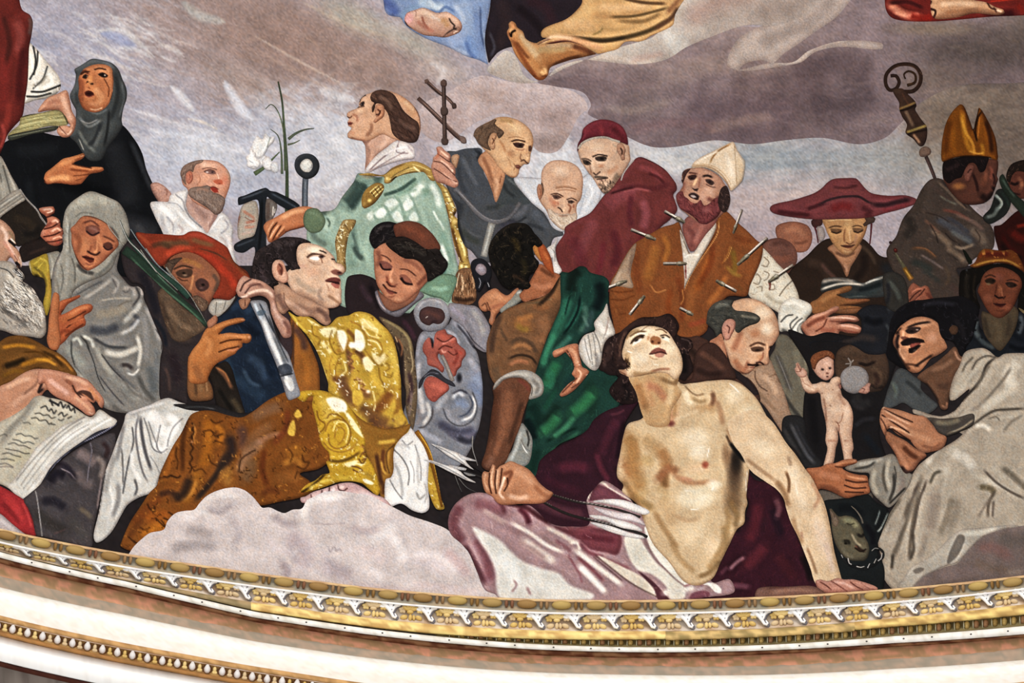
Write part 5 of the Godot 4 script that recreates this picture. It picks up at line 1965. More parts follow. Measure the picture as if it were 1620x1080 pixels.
func paint_back_right() -> void:
	draw("""
! painted_person | faint orange-brown bald head directly left of the young cardinal's face | painted person
@ 1200 240 5.4
#head 8a5a46 150,640 240,600 340,600 430,640 460,740 420,840 340,860 220,820 160,740
s 9a6a52 60 .6 220,680 320,660 400,720
s 6a4030 30 .5 300,780 360,780 420,760
! painted_person | dim reddish brown bald crown beside the bishop's shoulder, lower left of the red hat | painted person
#head 6e4a40 30,790 100,745 200,740 290,790 330,870 320,960 240,1040 150,960 60,860
s 83503e 60 .6 120,900 200,920 280,900
s 553630 50 .5 120,790 200,770 260,810
! painted_person | young cardinal in a broad crimson hat and dark habit reading an open book | painted person
m .92
#habit 33261f 240,1080 300,980 420,880 520,780 600,740 880,740 960,800 1030,880 1100,900 1180,850 1300,960 1340,1100 1320,1300 1200,1500 900,1600 500,1560 200,1350
s 43332a 90 .6 420,940 540,980 620,1100
s 241b18 80 .7 900,880 900,1000 820,1100
s 4a3c30 40 .5 880,800 960,880 1000,960
s 5a3e38 40 .5 540,960 600,1030 660,1080
s 22262c 110 .7 1060,960 1140,1060 1160,1200
s 2a1f1b 70 .7 260,1150 300,1300 360,1450
#neck a87a5c 590,820 640,880 700,960 755,1068 790,980 840,900 880,800 740,760
s 7e553c 30 .7 610,850 680,940 740,1020
s b98a70 30 .7 740,960 760,1030
s 6a4634 30 .6 660,860 740,890 820,860
#head b88a5e 545,560 900,545 930,600 915,690 880,760 840,820 780,878 740,880 690,850 640,790 600,720 570,650
v 50 7a4f34 .5 c89c6e .35
o c0925e .8 620,700 50,60
o cba272 .8 770,640 50,80
o c8a078 .7 760,850 50,24
s 5a3a28 16 .7 600,650 650,635 710,640
f 6a4a34 .7 10 610,660 660,655 715,665 690,695 640,695
h 2a1c18 7 .8 625,685 670,695 705,680
s 5a3a28 14 .7 800,640 850,630 890,645
f 6a4c38 .7 10 800,655 850,650 900,660 870,690 830,690
h 2a1c18 7 .8 815,680 850,690 890,672
s 8a5236 16 .6 740,660 730,720 735,770
s d0a57c 16 .7 775,680 780,730 785,770
h 6a3a2a 7 .7 750,775 780,790 810,770
s a87a62 30 .5 840,700 830,760 800,810
f 7a4034 .85 8 705,800 750,795 790,800 820,795 790,822 740,820
h 40241e 5 .8 705,802 760,808 820,795
s 9a6a4c 16 .6 730,835 770,842 800,830
s e0c090 10 .6 600,590 690,580 800,585
s 8a7a60 20 .6 545,600 540,650 570,690
>hair 4e3c34 900,560 960,548 1000,570 990,600 940,620 905,640 890,620 920,590
#ear_hair 4a2c2a 450,590 480,570 540,570 545,620 520,640 480,650 455,625
#hat_cord:16:10 6a2c32 480,640 495,690 510,780
#hat_cord:16:10 6a2c32 965,610 960,700 950,790
#side_cloth a39490 500,640 545,640 570,700 560,745 520,770
q .66
#hat 84363a 95,490 110,460 160,440 280,415 400,380 480,350 540,310 590,260 640,232 740,224 830,226 860,250 910,310 960,350 1040,368 1140,375 1240,370 1310,385 1355,410 1345,440 1280,470 1180,500 1080,525 980,555 860,570 700,575 560,578 440,575 300,560 180,540 120,520
s 84383a 60 .7 420,410 520,370 600,330 720,320 850,330 920,360
s 8a3c38 30 .5 620,330 740,320 860,340
s 5a1a22 50 .7 160,510 300,530 440,540
s 4e1620 40 .6 420,490 500,460 560,440
s 3c2830 22 .9 520,450 590,415 680,390 780,380 860,385 930,425 980,445
s 8c1f22 80 .8 620,490 720,460 800,480
s 5a1c24 60 .6 880,470 950,520 900,550
s 3e1e28 50 .8 980,450 1080,455 1180,430 1290,410
s 8a2630 40 .6 1060,500 1160,480 1280,440
s 7e2c30 40 .6 960,380 1100,390 1200,385
s 5c2226 26 .6 640,300 740,310 840,290
c 93444a 5 .25 50 50 -10 30
c 4a1018 5 .25 50 50 -10 30
@ 1240 400 6.75
#open_book %1.4 3a3f40 400,330 420,280 520,260 640,265 760,290 850,320 980,260 1080,240 1085,300 1100,450 880,480 700,500 580,450 500,400 400,420
s 8a8074 50 .9 400,310 520,285 650,290 760,310
s a89c8c 30 .9 400,390 480,360 600,330 740,330 850,340
s 6a5e54 20 .6 420,290 560,270 680,290
s 9a978c 30 .9 860,330 960,290 1080,255
s c0bcb0 12 .6 900,310 1000,275 1075,250
s 1f2a30 60 .8 800,400 900,380 1040,330
s 2e3d40 60 .6 680,460 780,450 1000,410
s 5e6460 16 .6 640,480 780,465 900,470
#hand a05f2c 280,540 360,490 440,420 560,385 680,350 730,360 715,400 640,430 590,440 640,475 760,490 880,490 930,500 880,525 760,550 660,560 780,570 840,590 780,640 650,650 500,640 320,650
v 40 6a3a1c .5 bf7e42 .4
s b8743a 60 .7 400,520 500,460 600,410
h 6a3018 6 .7 600,560 740,545 880,515
h 6a3018 6 .6 640,600 760,590 830,590
h 3a2418 8 .7 570,445 640,470 740,490
s a85a30 30 .7 660,500 800,505 900,500
s 8f5838 40 .6 560,610 680,620 780,610
! painted_person | bearded bishop in ochre chasuble and white mitre with long nails driven into his robe | painted person
q .8
@ 920 340 5.4
#sleeve d0c6b2 1545,280 1610,340 1680,420 1760,500 1830,620 1860,720 1850,830 1760,880 1660,820 1560,760 1440,700 1420,640 1440,520 1500,430 1540,340
v 50 8a7c68 .5 e2dac8 .35
h 7a6048 5 .7 1560,360 1600,400 1580,440 1540,430
h 7a6048 5 .7 1560,480 1600,500 1590,540 1560,560
h 7a6048 5 .7 1500,500 1530,540 1510,590 1470,580
h 7a6048 5 .6 1640,480 1690,500 1680,540 1640,540
h 7a6048 4 .6 1600,600 1640,590 1650,630 1610,640
h 7a6048 4 .6 1500,620 1540,610 1540,650
c 8a6e54 4 .5 40 20 0 90 .6
s b0a48e 40 .6 1580,680 1660,740 1760,760
h 5c4c3c 6 .7 1690,690 1740,620 1800,560
s 9a4030 16 .9 1610,560 1612,600 1605,640
o b02020 .7 1605,575 14,30
#chasuble 844a24 240,640 250,560 290,500 350,390 410,290 470,230 560,180 640,130 700,100 780,80 830,60 860,140 920,330 960,330 1040,200 1130,80 1180,-20 1240,-30 1330,60 1420,140 1490,210 1545,260 1540,360 1500,470 1440,600 1410,690 1300,690 1240,700 1100,860 1060,1000 860,1100 700,1200 300,1060 270,920 240,760
v 30 6a3418 .4 a86a34 .3
s a06428 110 .6 640,260 600,420 560,560
s 7c3e1e 70 .6 470,300 470,480 500,660
s a86a26 60 .5 700,180 740,280 700,400
s 7a3a1c 60 .7 820,520 860,700 860,900
s 96582a 90 .6 1000,520 940,680 920,860
s a0541c 80 .6 1100,340 1040,500 980,640
s 7e3818 60 .6 1120,240 1100,420 1000,600
s 8a4018 60 .6 760,640 740,780 760,900
s a8622a 60 .6 1240,520 1180,640 1080,760
s 7a5a1e 60 .8 1290,300 1310,420 1300,500
s 8a6a28 40 .6 1240,440 1300,500 1360,520
s 7a4a24 40 .6 1330,600 1380,640
s 753a1a 60 .6 1300,180 1400,220 1460,230
s a0642c 12 .7 1270,260 1240,350 1200,420
s b8843c 8 .7 1285,265 1250,360 1215,400
s c0884a 8 .7 1180,20 1160,160 1060,320 940,500 880,640
s 5c2812 10 .7 1150,150 1040,330 920,520
h b8803c 6 .6 860,640 870,720 850,760
s 9a5424 90 .5 420,860 500,960 560,1000
h 6a3010 5 .6 255,650 340,660 440,645
h 6a3010 5 .6 255,720 350,725 450,690
h 7a3e16 5 .5 260,790 350,790
h 6a3010 5 .5 320,850 380,840
h c08848 4 .5 590,600 640,660 720,640
c b87634 5 .25 90 50 85 20
c 5c2a12 5 .25 90 50 85 20
c b06a3a 4 .3 50 26 30 90 .5
s a03a28 50 .4 920,940 1000,920 1060,900
#lining a58a72 300,500 350,400 410,300 465,240 455,330 430,430 420,520 440,620 330,610 250,600
s 8a7060 30 .6 440,280 420,400 400,500
s b8a48e 40 .5 330,480 300,560 380,580
#shirt cfc4b4 840,120 860,160 890,230 920,320 960,320 1040,190 1140,60 1150,110 1080,260 1020,360 960,470 890,600 875,660 880,560 870,430 860,300 845,200
v 20 8a7a6a .5 ece4d8 .4
h 8c7460 6 .7 850,160 880,240 920,330
h e8e0d4 10 .7 870,330 880,360 920,340 1000,340
c f2ece2 4 .6 16 16 60 60
o b02828 .9 890,480 12,22
h b02828 5 .8 888,420 892,540
h a02828 5 .8 870,140 885,190
#neck 8e544c 860,100 900,20 1080,-60 1180,-60 1150,60 1060,170 960,310 930,310 890,220
s 7a403c 50 .6 900,100 960,180 940,280
s a0665a 50 .6 1040,80 1000,160 960,240
s 5a2c2c 50 .6 1000,-20 1080,-20 1140,0
@ 960 210 5.4
#head b08068 640,370 660,320 720,300 800,295 880,320 960,370 1010,440 1040,500 1050,560 1040,640 1000,680 960,720 900,760 820,780 740,740 680,690 620,640 595,560 620,500 650,450
v 60 7a4440 .5 c89c80 .35
o c89a80 .8 870,500 80,60
o c0907a .7 830,540 50,70
s 6a3c34 20 .7 700,340 740,345 770,350
f 4a2a2a .85 8 690,375 730,358 770,365 755,395 715,405
o 1c1416 .8 725,388 14,10
s 3c2826 22 .9 820,372 860,365 900,380
f 4a3432 .85 8 840,400 880,395 920,430 900,450 860,430
o c8a898 .6 905,452 12,8
o 2a1c20 .8 880,420 16,12
h 5a3a34 6 .7 850,440 890,460 925,465
s d8a87c 24 .9 770,390 750,430 740,450
s a0604c 20 .6 800,380 790,430 785,470
f 3a2024 .9 8 725,470 750,480 785,475 770,500 745,492
s a05a4a 50 .5 660,420 650,480 640,520
s 7c3f3c 40 .6 860,560 920,580 960,540
f 402428 .95 6 695,530 740,515 790,545 780,575 745,565 710,550
f b4a49e .8 4 710,535 745,532 770,550 740,556
s 5a4848 10 .7 705,520 745,512 790,540
s c89c88 20 .5 830,470 860,480 900,520
>beard 74383a 590,540 620,500 650,500 660,540 690,560 720,590 770,600 800,570 830,620 880,600 920,560 970,560 1000,600 960,700 920,740 850,780 790,770 740,720 680,680 620,640
v 36 4a2024 .6 8a4c48 .4
o a86858 .7 740,590 60,30
o 8f5450 .6 850,660 60,40
c 40181c 5 .4 70 45 60 50
c a06458 4 .35 50 40 60 50
>hair 3a2a28 960,520 980,470 1020,450 1045,500 1055,570 1040,640 1010,680 970,660 950,600
c 1c1414 5 .5 30 40 70 50
c 6a5048 4 .4 20 30 70 50
>hair 4a302e 650,400 645,340 690,310 720,305 690,340 670,380 650,430 635,400
c 7a5a50 4 .4 16 26 -60 50
>mitre d8bfa2 725,300 735,260 800,210 900,160 1000,110 1080,78 1110,140 1150,200 1180,240 1175,330 1160,400 1110,460 1060,495 1030,440 970,370 900,320 820,295
v 40 a8885e .4 e8d4bc .4
s e4d0b8 60 .7 1020,200 1060,300 1080,380
s cdb08c 50 .6 1120,220 1140,320 1120,420
s b88a54 18 .9 1060,95 960,150 910,200 880,260
s a8642e 8 .7 1050,100 950,160 890,230
h b88c60 6 .8 735,285 830,280 920,310 1000,380 1055,480
h c49a70 5 .7 740,272 840,268 930,295 1010,360 1060,440
h b08c64 5 .6 1090,110 1100,250 1110,430
s f0e2cc 20 .6 800,230 880,190 950,160
s 9aa09c 40 .5 1160,200 1185,280 1170,400
@ 1080 420 5.4
#cuff d3cec0 820,380 860,310 940,270 1010,290 1090,330 1105,390 1060,450 1040,500 1010,540 1050,640 1000,660 930,620 900,560 830,560
v 50 7c7c72 .6 eeeadc .4
h 3a3c3e 9 .7 840,480 890,430 940,420
h 4a4c4e 9 .7 930,560 920,500 980,440
h 4a4c4e 8 .7 960,620 930,560 980,480 1020,450
h 5a5c5c 7 .6 990,600 985,520 1030,480
s f2eee2 30 .6 880,330 960,320 1040,360
s e6e4da 14 .7 960,560 990,500 1030,460
s 6a6e70 30 .6 850,540 900,590 960,640
#hand b0735a 1010,520 1050,470 1120,420 1220,390 1290,350 1335,350 1330,385 1260,420 1240,440 1340,425 1430,425 1490,440 1510,465 1480,482 1400,480 1330,500 1420,495 1500,510 1525,530 1520,570 1480,580 1400,575 1340,560 1330,585 1420,620 1470,650 1440,668 1380,650 1310,630 1240,645 1160,650 1090,640 1060,600
v 30 7a4030 .5 d8a48c .5 -90
s c88a70 60 .6 1080,600 1160,600 1240,600
s 8c4430 40 .7 1060,520 1140,470 1220,440
s d0967c 26 .7 1110,440 1200,410 1280,370
h 6a2c20 8 .7 1230,460 1200,520 1140,560
s e0b098 18 .7 1260,445 1380,445 1480,460
s 8c4434 14 .7 1250,475 1350,478 1450,478
s d8a48e 20 .7 1350,510 1440,520 1510,540
s 9a4c3a 16 .7 1320,545 1420,560 1500,575
s c89078 16 .7 1340,600 1400,630 1450,655
s a4543f 50 .5 1180,540 1260,560 1300,540
#lower_robe 6a6456 800,600 880,590 960,650 1060,650 1090,690 1080,860 1070,1060 1060,1200 1080,1330 1000,1400 880,1260 820,1080 760,900 740,800 790,700
s 7a7462 70 .6 960,720 1000,860 1020,1000
s 4e4a48 60 .6 800,760 860,900 920,1060
s 7a7674 12 .6 800,760 860,900 930,1080
s 3c3a3a 40 .6 860,1100 940,1220 1020,1320
s 86806c 30 .5 1040,700 1050,860 1040,1000
#lower_lining a08068 500,900 640,860 740,800 790,900 840,1010 880,1120 930,1280 1000,1440 1040,1560 940,1540 820,1380 700,1200 560,1060
s c09c80 60 .6 680,940 760,1000 800,1100
h 6a4c3c 8 .7 620,900 620,960 660,1030 720,1070
h 7a5a44 6 .6 740,950 800,930 830,1000
s 8a6c54 40 .6 640,1080 720,1160 800,1240
c 7a5844 4 .5 30 30 40 90 .6
""")
	nails()
	draw("""
! painted_crozier | tall ornate brown crozier with a scrolled head slanting beside the gold mitre | painted crozier
m .85
@ 1215 0 4
#staff:24:20 4e3c3a 1000,990 1030,1060 1060,1140 1090,1240
s 6a5450 8 .6 1000,1000 1050,1120
#scroll:26:22 3d2a22 860,580 920,575 960,530 965,470 930,420 870,405 800,420 750,470 745,530 770,570 810,560 830,520 810,480 775,480
s 6a4a34 8 .6 870,575 940,540 955,480 920,425 860,415 790,440 760,500
c 8a6a4c 4 .5 16 14 60 60
#scroll:20:10 46301f 880,540 930,520 930,470 890,450 860,470 870,500
s 8a6a48 6 .6 890,535 925,505 915,465
#stem 473229 790,570 850,560 890,600 930,640 940,670 930,690 960,740 985,775 1005,800 1005,870 985,920 960,925 920,880 870,840 880,790 850,740 830,690 830,650 800,600
v 40 22161a .6 6e543c .5
s 75614e 26 .6 870,700 900,760 920,800
h 2a1a18 9 .8 830,700 880,690 935,660
h 7a6238 10 .7 830,690 880,670 930,650
h 7a6a3a 12 .8 885,835 940,815 1000,795
h 2a1c1a 8 .7 880,850 940,835 1005,820
s 8f6e54 22 .7 920,850 950,890 960,910
s 5a3a2a 14 .6 850,590 870,630 890,660
#knob 82695c 955,960 970,935 1000,925 1030,945 1030,970 1000,990 965,990
v 16 5a4640 .5 a08a74 .5
! painted_person | bishop seen from behind in a tall burnished gold mitre and brocade cope | painted person
@ 1380 280 6.75
m .8
#cope 544740 250,640 330,440 440,300 520,140 600,40 680,10 760,30 900,140 1000,260 1120,380 1240,480 1300,600 1290,760 1200,800 1080,880 1000,960 900,980 960,1140 950,1350 800,1450 600,1400 400,1300 300,1100 200,960 150,800 200,700
s 3a332f 120 .7 380,420 420,560 330,640
s 4a3e36 90 .6 560,120 520,260 460,400
s 5c4a44 60 .6 620,60 720,160 840,260
s 7a6656 30 .6 700,50 820,160 920,270 1040,360
s 3a2e30 24 .6 740,40 880,180 1020,340
s 6b6a5e 26 .7 720,200 800,250 900,290
s 7c4438 40 .7 760,350 900,380 1040,460
s 80645a 50 .6 900,400 1080,480 1180,560
s 7a6a5c 110 .7 1040,560 1160,640 1200,720
s 55565e 100 .9 700,450 860,540 1000,640 1080,700
s 4a4c58 50 .7 800,430 920,500 1040,600
s 6c7070 60 .6 840,580 960,650 1060,700
s 8a7460 80 .7 640,560 740,640 840,740
s 7a5646 40 .6 560,460 660,540 720,600
s 84705e 70 .7 800,760 900,820 980,900
s 9a8570 40 .6 880,740 960,760 1080,720
h 3a2c28 8 .6 580,380 720,420 820,480
h 3a2c28 7 .6 780,600 840,660 900,700
h 40302c 6 .6 1100,560 1150,640 1140,700
h 2e2424 8 .6 620,510 680,620 700,700
s 6c4e36 40 .7 420,760 560,770 680,860
s 8c5c3c 16 .7 460,750 580,770 680,850
s 3a423f 90 .7 420,900 540,940 640,1000
s 7a6a68 30 .6 520,830 640,900 760,980
s 3e4240 60 .6 540,1000 640,1060 720,1120
s 604d3c 50 .6 780,960 820,1060 780,1160
s 5a4540 90 .6 820,1160 900,1200 920,1280
c 8c7a66 5 .35 80 40 40 60 .4
c 2c2424 5 .35 90 40 40 60 .4
c 7a5040 4 .3 60 24 40 90 .6
f 1c1f22 .9 8 965,770 1000,800 1060,900 1050,940 1010,890
#collar 2c302e 1240,500 1180,430 1260,330 1330,140 1400,130 1480,240 1440,380 1330,470
s 737a74 40 .8 1300,180 1380,270 1330,360
s 5d6460 50 .8 1340,320 1300,400 1220,430
s 2c3a34 40 .8 1380,160 1440,260 1500,360
s 8a8f88 14 .7 1330,190 1390,280 1360,340
@ 1400 150 7.2
#head 643c30 670,770 800,720 1000,700 1200,730 1280,740 1290,820 1275,920 1290,960 1275,1000 1250,1080 1200,1180 1100,1240 900,1240 760,1120 700,1030 660,940
v 50 2a1618 .5 8a5844 .3
o a8703c .8 840,1040 110,60
o 7c4a34 .6 1120,980 70,90
o 95583f .6 1150,920 40,90
s 3a1c1c 40 .7 1000,900 1040,1000 1060,1100
s 24161a 40 .8 1220,1050 1260,1080 1280,1000
s 8a4c3c 40 .6 1200,820 1220,880 1200,960
s 301a1c 26 .7 1230,900 1250,960 1240,1020
s 2a1818 90 .7 1090,1140 1160,1180 1240,1120
>hair 1e1618 665,770 780,725 900,705 1050,700 1180,710 1160,800 1130,870 1080,880 1040,800 1000,770 960,780 920,830 890,900 870,940 800,960 730,1010 670,950
c 3a2a28 6 .4 40 60 60 40
s 342426 60 .5 700,860 780,820 840,780
>ear 8f5a4c 900,900 920,840 970,795 1010,800 1015,850 990,920 960,990 920,990
v 22 4a2624 .6 b0786a .5
s 4a2424 16 .7 940,890 970,850 990,850
>mitre 8c4f14 655,760 645,580 665,440 700,310 760,200 830,125 860,105 900,130 940,220 980,330 1005,395 1030,300 1055,200 1070,140 1100,170 1160,270 1220,390 1260,500 1280,640 1280,740 1180,715 1040,705 900,705 780,720
v 60 4a2010 .6 a8681c .3 -170
s b0741f 70 .8 880,200 900,380 940,560 1000,660
s c48a30 40 .7 870,260 920,420 1000,560 1020,680
s 6a340c 80 .6 740,300 700,480 690,660
s 9a5a14 60 .6 780,400 780,560 800,680
s 4c2210 60 .8 1150,300 1200,480 1220,660
s b06c28 16 .8 1075,220 1070,360 1055,500
s 30140c 24 .8 1100,190 1060,260 1030,420 1045,520
h 3a1a0c 8 .8 920,160 980,320 1010,410 1050,520
h 2a120c 8 .6 1010,400 1040,280 1070,160
s a87424 50 .7 1100,560 1120,640 1110,690
s c08a38 24 .7 960,640 1060,670 1120,660
h 2a1614 10 .7 660,765 780,725 900,700 1080,700 1200,715
! painted_person | curly-haired dark face and dim red mantle cropped by the right edge of the picture | painted person
m .8
#red_mantle 3c1512 1240,1500 1320,1480 1480,1340 1560,1300 1700,1300! 1900,1300! 1900,2000! 1500,2000! 1350,1900 1290,1760
s 6a1c14 110 .7 1440,1560 1560,1640 1700,1600
s 4a1210 60 .6 1340,1600 1400,1720 1500,1800
s 7c2414 50 .6 1500,1500 1600,1480
s 241010 80 .7 1330,1700 1420,1820 1560,1860
#head 6b3c30 1400,900 1480,860 1560,850 1700,860! 1800,900! 1800,1180! 1600,1180 1480,1170 1420,1060
s 8a5840 50 .6 1520,940 1560,1000 1540,1080
s 2c1818 36 .8 1430,1000 1480,1020 1520,1000
s 3a1c1c 30 .7 1460,1120 1540,1140
o a0684a .6 1560,1020 40,40
>hair 2c201c 1380,920 1400,850 1440,790 1500,760 1580,740 1700,740! 1800,800! 1780,900 1600,880 1500,870 1450,920 1420,1000 1390,980
c 5a4434 6 .5 40 40 20 90 .5
c 120c0c 6 .5 30 40 20 90 .5
#green_collar 2e3a30 1300,950 1340,900 1400,1000 1440,1080 1520,1160 1620,1260 1600,1400 1520,1320 1420,1200 1330,1060
s 4a5a50 30 .6 1340,960 1400,1060 1480,1160
! painted_person | crowned queen with dark hair and an ermine collar at the right edge | painted person
@ 1380 380 6.75
m .72
#dress 252a33 1060,760 1120,800 1180,960 1480,1000 1560,760 1620,740 1760,740! 1760,1500! 1100,1500 900,1300 1000,1000
s 565e60 70 .8 1120,840 1100,960 1140,1040
s 4c5456 60 .7 1140,1040 1200,1100 1300,1150
s 565c60 60 .7 1580,800 1600,900 1560,1000
o 14181e .9 1125,855 14,18
o 14181e .9 1100,960 18,16
o 14181e .9 1170,1040 14,16
o 14181e .9 1210,1060 8,16
o 14181e .9 1580,880 14,16
o 14181e .9 1560,960 14,18
s 1c2430 60 .7 1500,1000 1560,1040 1620,1080
s 141a24 60 .7 1460,1120 1560,1160 1700,1150
#hair 1c1815 930,420 950,330 1050,300 1180,270 1300,250 1450,255 1580,320 1660,400! 1700,700! 1560,760 1540,560 1200,420 1110,500 1120,620 1150,720 1090,760 1000,700 930,620
s 2e2822 60 .6 1020,360 1000,480 1020,620
s 34281c 30 .5 1100,360 1080,520 1110,640
c 3e362c 5 .4 30 60 80 40
s 3c4448 26 .7 960,310 1000,300 1010,330
#neck 6a5a46 1170,760 1260,780 1500,700 1560,760 1540,900 1500,1000 1440,1100 1360,1180 1250,1080 1190,980
s 7a6850 90 .6 1320,860 1360,980 1340,1080
s 4e4236 50 .6 1200,820 1220,940 1260,1040
s 5a4a3c 60 .6 1460,820 1460,920 1440,1020
#head 8e5038 1150,470 1170,400 1210,340 1280,300 1360,285 1440,300 1520,340 1580,400 1600,480 1570,560 1540,640 1500,720 1440,790 1370,830 1300,815 1240,760 1190,680 1150,600 1125,540
v 60 5c2e20 .5 a8684a .3
o a8644a .8 1230,620 80,70
o a46048 .7 1440,720 90,60
o 9a5a48 .7 1350,390 90,70
o b0704e .7 1360,520 30,80
s 4a2c20 18 .7 1200,395 1260,370 1320,395
f 3a2c20 .85 10 1200,430 1260,400 1320,430 1290,465 1230,460
o 8a7a58 .7 1240,465 40,20
o 1a1612 .8 1290,430 20,16
s 4a2c24 16 .7 1430,430 1500,420 1560,440
f 3a2a24 .85 10 1420,455 1490,445 1550,480 1500,505 1450,495
o 14100f .8 1520,480 18,14
o 6a5a54 .6 1460,480 20,12
s 6c3426 16 .6 1330,470 1320,530 1310,580
s c07c58 14 .6 1380,500 1385,560 1390,600
h 34181a 12 .9 1310,590 1350,615 1390,610
h 34181a 8 .7 1400,620 1420,600
f 6a2824 .9 8 1295,675 1330,670 1370,678 1425,680 1390,710 1340,708
h 38141a 6 .8 1295,675 1360,690 1425,680
s 7c4030 16 .6 1320,745 1370,755 1420,740
s 6a3428 20 .6 1310,830 1380,835 1460,790
>crown 8a4a20 1040,270 1090,240 1120,180 1150,120 1200,90 1260,95 1330,105 1400,110 1470,100 1530,130 1580,200 1620,290! 1630,350! 1560,300 1450,255 1320,245 1200,270 1100,295
v 20 4a2014 .5 b87a34 .4
s 7c2a1c 70 .8 1200,150 1320,150 1450,150
s b08038 30 .9 1080,275 1200,235 1330,215 1460,225 1580,290
c d09a48 5 .5 24 20 60 60
s a0401c 30 .6 1140,190 1180,140 1220,120
f c08a40 .7 6 1170,110 1195,95 1210,150 1180,160
f c08a40 .6 6 1260,110 1290,100 1290,160
f c08a40 .6 6 1380,115 1410,110 1410,165
#crown_plume 20261c 965,95 1000,120 1040,180 1070,230 1040,260 1005,200
#collar_trim a89468 1560,720 1620,750 1640,790 1600,770
! painted_sceptre | slim gold-tipped sceptre held upright between the red hat and the dark cope | painted sceptre
#shaft:20:46 5c5844 240,110 270,180 320,250 350,310
s 8a8a74 6 .6 250,130 310,230
#tip:46:60 7a5a24 340,290 375,350 420,420
s a8803a 24 .7 350,310 390,370 420,410
s b07840 24 .7 400,390 425,420
#bead 4e1c1a 225,90 245,80 268,95 270,120 250,135 230,120
o a05040 .8 245,100 12,12
#bead 3a2826 175,15 195,5 215,20 205,40 185,40
#hand 84503e 375,560 400,490 440,450 470,470 520,500 560,480 600,500 640,600 690,680 700,720 560,700 480,700 400,745 370,730
v 40 4a2620 .5 a8705a .5
h 3a1a18 8 .7 400,700 450,640 520,570 560,520
h 3a1a18 8 .7 400,640 450,580 520,530
s a86a54 20 .7 420,560 480,520 530,520
s a06050 20 .6 400,710 440,660 500,600
s 6a342a 40 .6 580,560 640,640 680,700
""")


func nails() -> void:
	# iron nails of one kind: each a shank and a flat head, drawn where it sticks in the robe
	var spots := [
		[1051, 334, 1083, 352, "long iron nail standing out at the bishop's collar, topmost on the left"],
		[998, 363, 1037, 379, "long iron nail over the crimson mozzetta at the bishop's shoulder"],
		[1049, 417, 1086, 417, "long iron nail lying level across the bishop's white shirt front"],
		[949, 460, 992, 444, "long iron nail at the bishop's sleeve lining, beside the green cloak"],
		[996, 498, 1020, 468, "long iron nail slanting up from the lower left of the ochre chasuble"],
		[1075, 487, 1096, 498, "short iron nail low on the chasuble just above the bare-chested youth's hair"],
		[1165, 461, 1133, 444, "long iron nail in the chasuble right above the bald bowed head"],
		[1214, 376, 1167, 419, "long iron nail slanting through the bishop's right shoulder towards the red hat"],
		[1174, 331, 1160, 369, "thin upright iron nail on the bishop's shoulder under the white mitre"],
		[1255, 419, 1216, 446, "long iron nail driven into the bishop's white sleeve"]]
	for s in spots:
		var a := Vector2(s[0], s[1])
		var b := Vector2(s[2], s[3])
		var d := (b - a).normalized()
		var n := Vector2(-d.y, d.x)
		if n.y < 0:
			n = -n
		var k := a.lerp(b, 0.68)
		var slim: float = 0.7 if s[0] == 1174 else 1.0
		var at := func(v: Vector2) -> String: return "%.1f,%.1f " % [v.x, v.y]
		var text := "! painted_nail | %s | painted nail | iron nails in the bishop's robe\n@ 0 0 1\n" % s[4]
		text += "#shank:%.1f:%.1f 8a8074 %s%s\n" % [5.2 * slim, 5.0 * slim, at.call(a), at.call(b)]
		text += "s 2a221e 3.4 .9 %s%s\n" % [at.call(a + n * 2.2), at.call(b + n * 2.2)]
		text += "s d8d2c6 2.6 .9 %s%s\n" % [at.call(a - n * 1.4), at.call(b - n * 1.4)]
		text += "#nail_head 85806a %s%s%s%s\n" % [at.call(k - d * 5.0 * slim), at.call(k - n * 4.2 * slim), at.call(b + d * 1.5), at.call(k + n * 3.8 * slim)]
		text += "s d2ccbc 3.0 .8 %s%s\n" % [at.call(k - d * 3.0 - n * 1.5), at.call(k + d * 3.0 - n * 2.0)]
		text += "s 3a332c 3.0 .8 %s%s\n" % [at.call(k - d * 2.0 + n * 2.4), at.call(b + n * 1.2)]
		draw(text)


